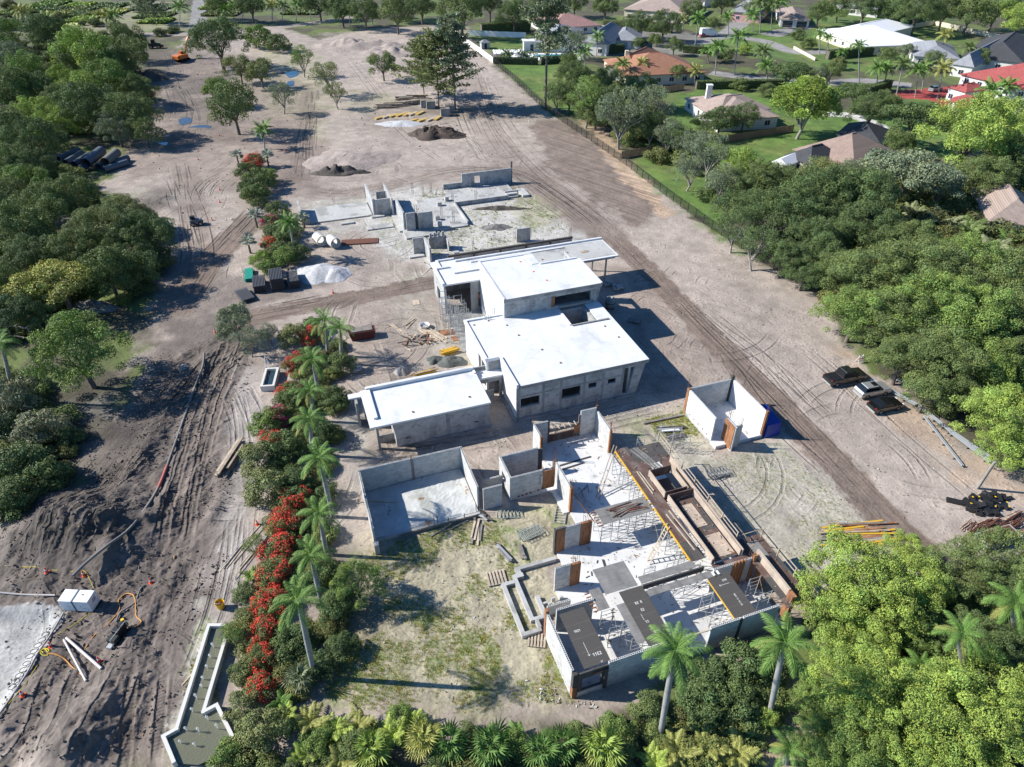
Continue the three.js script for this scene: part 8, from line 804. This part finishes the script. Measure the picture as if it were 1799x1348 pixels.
  o = hs('villa', 'pink walled house behind tall palms at the top'); wing(o, [1283, 20], [1338, 24], [1334, 4], 4, 3, RM.grey, mat([.6, .33, .32])); o = hs('villa', 'grey roofed house between trees at the top right'); wing(o, [1490, 12], [1545, 18], [1540, -6], 3.4, 3.4, RM.grey, wallW); o = hs('villa', 'white house cut by the top edge right of the palms'); wing(o, [1180, -6], [1240, 0], [1235, -18], 3.6, 3, RM.tan, wallW); o = hs('villa', 'brownish house cut by the top edge at the right'); wing(o, [1455, 2], [1520, 6], [1516, -12], 3.4, 3, RM.brown, wallW);
  // pool garden
  const pg = thing('pergola', 'white pergola in the pool garden', 'pergola', W(893, 106), .12); for (const x of [-5, 0, 5]) for (const z of [-3, 3]) part(pg, 'post', bx(.3, 2.8, .3), trimW, x, 0, z); part(pg, 'canopy', bx(11, .2, 6.8), trimW, 0, 2.8, 0); for (let i = 0; i < 6; i++) part(pg, 'rafter', bx(.15, .2, 7.2), trimW, -5 + i * 2, 3.0, 0); for (const z of [-3, 3]) part(pg, 'bench', bx(8, .5, .8), trimW, 0, 0, z * .6);
  const pd = W(958, 100); structure('terrace', bx(26, .08, 12), trimW, V(pd.x, 0, pd.z)); const pw = part(scene, 'pool_water', bx(12, .04, 4), mat([.02, .28, .38], { roughness: .05 }), W(968, 98).x, .081, W(968, 98).z, 0, .1); pw.userData.kind = 'structure'; const cb = thing('pool_cabana', 'white cabana beside the turquoise pool', 'cabana', W(935, 88), .1); part(cb, 'wall', bx(7, 3.4, 4), wallW); part(cb, 'roof', bx(7.8, .25, 4.8), RM.white, 0, 3.42, 0); part(cb, 'door', bx(2, 2.4, .08), paneM, 0, 0, 2.03);
  const sh = thing('garden_shed', 'small grey shed on the lawn inside the white fence', 'shed', W(852, 85), .3); part(sh, 'wall', bx(3.4, 2.2, 2.6), mat([.5, .5, .48])); part(sh, 'roof', hip(3.4, 2.6, 1, .2), RM.grey, 0, 2.25, 0); part(sh, 'door', bx(1, 1.9, .06), M.dark, 0, 0, 1.32);
}
// fences
function fence(name, label, px, h, pm, o = {}) { const pts = px.map(p => W(...p)), t = thing(name, label, 'fence'); let prev = null; const step = o.step || 3; for (let s = 0; s + 1 < pts.length; s++) { const a = pts[s], b = pts[s + 1], L = a.distanceTo(b), n = Math.max(1, Math.round(L / step)), y = face(a, b); for (let i = 0; i < n; i++) { const p = a.clone().lerp(b, i / n), q = a.clone().lerp(b, (i + .5) / n), w = L / n; part(t, 'post', o.post || (o.post = bx(.1, h + .1, .1)), o.postM || M.dark, p.x, 0, p.z, 0, y); part(t, 'panel', bx(Math.round((w - .1) * 20) / 20, h - .1, o.t || .03), pm, q.x, .08, q.z, 0, y); if (o.rail) part(t, 'rail', bx(Math.round((w - .1) * 20) / 20, .06, .06), o.postM || M.dark, q.x, h - .01, q.z, 0, y); } } return t; }
const meshM = new THREE.MeshStandardMaterial({ color: 0x0a0a0a, transparent: true, opacity: .16, roughness: .9 });
fence('chain_fence', 'dark chain fence along the dirt strip and the gardens', [[868, 112], [905, 143], [952, 190], [1030, 243], [1100, 291], [1170, 345], [1250, 403], [1340, 462], [1440, 522]], 1.9, meshM, { rail: true, step: 3 });
fence('white_fence', 'white panel fence running down beside the sand', [[786, 52], [812, 72], [838, 90], [866, 111]], 2.0, trimW, { postM: trimW, t: .08, step: 2.4 }); fence('white_fence', 'white panel fence across the top of the lawn', [[824, 63], [872, 65], [924, 67]], 2.2, trimW, { postM: trimW, t: .08, step: 2.4 });
function woodFence(label, px) { const t = thing('wood_fence', label, 'fence'); const pts = px.map(p => W(...p)), bd = bx(.22, 1.8, .04), ms = [M.boardW1 = M.boardW1 || mat([.20, .145, .095]), M.boardW2 = M.boardW2 || mat([.17, .12, .08]), M.boardW3 = M.boardW3 || mat([.23, .165, .11])]; for (let s = 0; s + 1 < pts.length; s++) { const a = pts[s], b = pts[s + 1], L = a.distanceTo(b), y = face(a, b), n = Math.floor(L / .26); for (let i = 0; i < n; i++) { const p = a.clone().lerp(b, i / n); part(t, 'board', bd, ms[i % 3], p.x, .02, p.z, 0, y); } for (let i = 0; i < L / 2.6; i++) { const p = a.clone().lerp(b, i * 2.6 / L); part(t, 'post', bx(.12, 1.9, .12), ms[1], p.x, 0, p.z - .09, 0, y); } } }
woodFence('brown board fence behind the brown roofed house lawn', [[1268, 252], [1330, 241], [1394, 231]]); woodFence('brown board fence at the lawn beside the chain fence', [[1092, 279], [1184, 262]]); woodFence('short brown board fence below the orange roof villa', [[1168, 163], [1202, 157]]);
fence('garden_wall', 'low white garden wall along the lane by the hedge', [[1394, 86], [1412, 96], [1432, 107]], 1.1, wallC, { postM: wallC, t: .25, step: 4 }); fence('garden_wall', 'long pale wall behind the white metal roof', [[1590, 52], [1640, 44], [1720, 62], [1799, 78]], 1.9, wallC, { postM: wallC, t: .2, step: 5 }); fence('chain_fence', 'dark fence by the three door garage', [[1128, 74], [1180, 78], [1230, 80]], 1.6, meshM, { rail: true, step: 3 });
// clipped hedges: leaves scattered over a box
function clipped(a, b, w, h, col, label) { const A = W(...a), B = W(...b), L = A.distanceTo(B), r = mulberry(a[0]), Lf = leafBuffer(), n = Math.min(9000, Math.floor(L * (w + 2 * h) * 40)); for (let i = 0; i < n; i++) { const q = r() * (w + 2 * h), x = r() * L, wob = .14 * (vn(x * 1.5, q * 2) - .5); let y, z, nx = 0, ny = 0, nz = 0; if (q < w) { y = h + wob; z = q - w / 2; ny = 1; } else if (q < w + h) { y = q - w; z = w / 2 + wob; nz = 1; } else { y = q - w - h; z = -w / 2 + wob; nz = -1; } addLeaf(Lf, r, x, y, z, nx + (r() - .5) * 1.6, ny + (r() - .5) * 1.6, nz + (r() - .5) * 1.6, .3 * (.7 + .7 * r()), .7, .7 + .6 * r(), (r() - .5) * .2); } const t = thing('clipped_hedge', label, 'hedge', A, face(A, B)); part(t, 'foliage', Lf.geo(), LM[col]); part(t, 'stem_core', bx(L, h - .3, w - .5), M.bark, L / 2, 0, 0); }
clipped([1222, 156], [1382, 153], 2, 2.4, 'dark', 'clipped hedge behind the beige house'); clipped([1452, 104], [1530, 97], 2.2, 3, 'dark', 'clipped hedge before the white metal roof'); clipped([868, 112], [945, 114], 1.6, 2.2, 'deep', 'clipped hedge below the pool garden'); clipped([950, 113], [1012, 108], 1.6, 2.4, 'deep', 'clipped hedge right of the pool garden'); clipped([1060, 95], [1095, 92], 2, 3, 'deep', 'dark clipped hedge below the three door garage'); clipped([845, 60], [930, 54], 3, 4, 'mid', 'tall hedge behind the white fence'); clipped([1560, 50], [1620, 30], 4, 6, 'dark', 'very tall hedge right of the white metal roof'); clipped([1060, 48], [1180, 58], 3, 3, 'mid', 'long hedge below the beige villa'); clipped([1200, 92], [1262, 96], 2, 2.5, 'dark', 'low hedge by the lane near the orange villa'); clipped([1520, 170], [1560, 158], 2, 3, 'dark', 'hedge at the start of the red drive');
// nursery: planted beds in the upper left corner
{ let k = 0; const cols = ['bright', 'yel', 'mid', 'olive', 'lime', 'dark', 'grey', 'lime', 'mid']; const nm = ['yellow', 'green', 'dark green', 'olive', 'lime', 'pale green', 'grey', 'mixed']; for (const [x0, x1, y, d] of [[5, 60, 22, 16], [62, 112, 18, 16], [64, 118, 28, 18], [10, 58, 34, 18], [66, 118, 40, 14], [122, 160, 10, 14], [122, 165, 17, 14], [120, 160, 26, 14], [125, 165, 35, 14], [60, 110, 8, 20], [165, 215, 12, 16], [168, 220, 22, 16], [240, 300, 14, 18], [245, 300, 28, 16], [360, 420, 12, 18], [362, 420, 24, 16], [500, 560, 22, 14], [250, 300, 38, 12]]) { const A = W(x0, y), B = W(x1, y), L = A.distanceTo(B), r = mulberry(k + 3), Lf = leafBuffer(), n = 2200; for (let i = 0; i < n; i++) addLeaf(Lf, r, r() * L, .25 + .5 * r() * vn(i, k), (r() - .5) * d, (r() - .5) * 1.4, 1, (r() - .5) * 1.4, 1.0 + r(), .8, .6 + .8 * r(), (r() - .5) * .3); const t = thing('planting_bed', `${nm[k % 8]} nursery bed ${['nearest the upper left corner', 'left of the lime strip', 'beside the yellow strip', 'at the left edge', 'above the wide bush', 'at the very top', 'below the topmost bed', 'second of the right column', 'last of the right column', 'touching the top edge', 'left of the feathery casuarina', 'right of the palms', 'behind the excavator', 'below the far bed behind the excavator', 'right of the lane', 'right of the lane, lower one', 'behind the dark palm row', 'next to the sandy lane'][k]}`, 'plant bed', V(A.x, 0, A.z), face(A, B)); part(t, 'foliage', Lf.geo(), LM[cols[(k * 5) % 9]]); part(t, 'soil_bed', bx(L, .2, d), M.soilBed = M.soilBed || mat([.12, .10, .07]), L / 2, 0, 0); k++; } for (const [a, b, w, c] of [[[60, 44], [130, 5], 5, [.42, .45, .10]], [[118, 46], [140, 34], 14, [.5, .5, .2]], [[60, 20], [2, 8], 4, [.4, .42, .15]]]) { const A = W(...a), B = W(...b); const g = part(scene, 'grass_lane', bx(A.distanceTo(B), .05, w), mat(c), (A.x + B.x) / 2, .01, (A.z + B.z) / 2, 0, face(A, B)); g.userData.kind = 'structure'; } }
renderer.render(scene, camera);
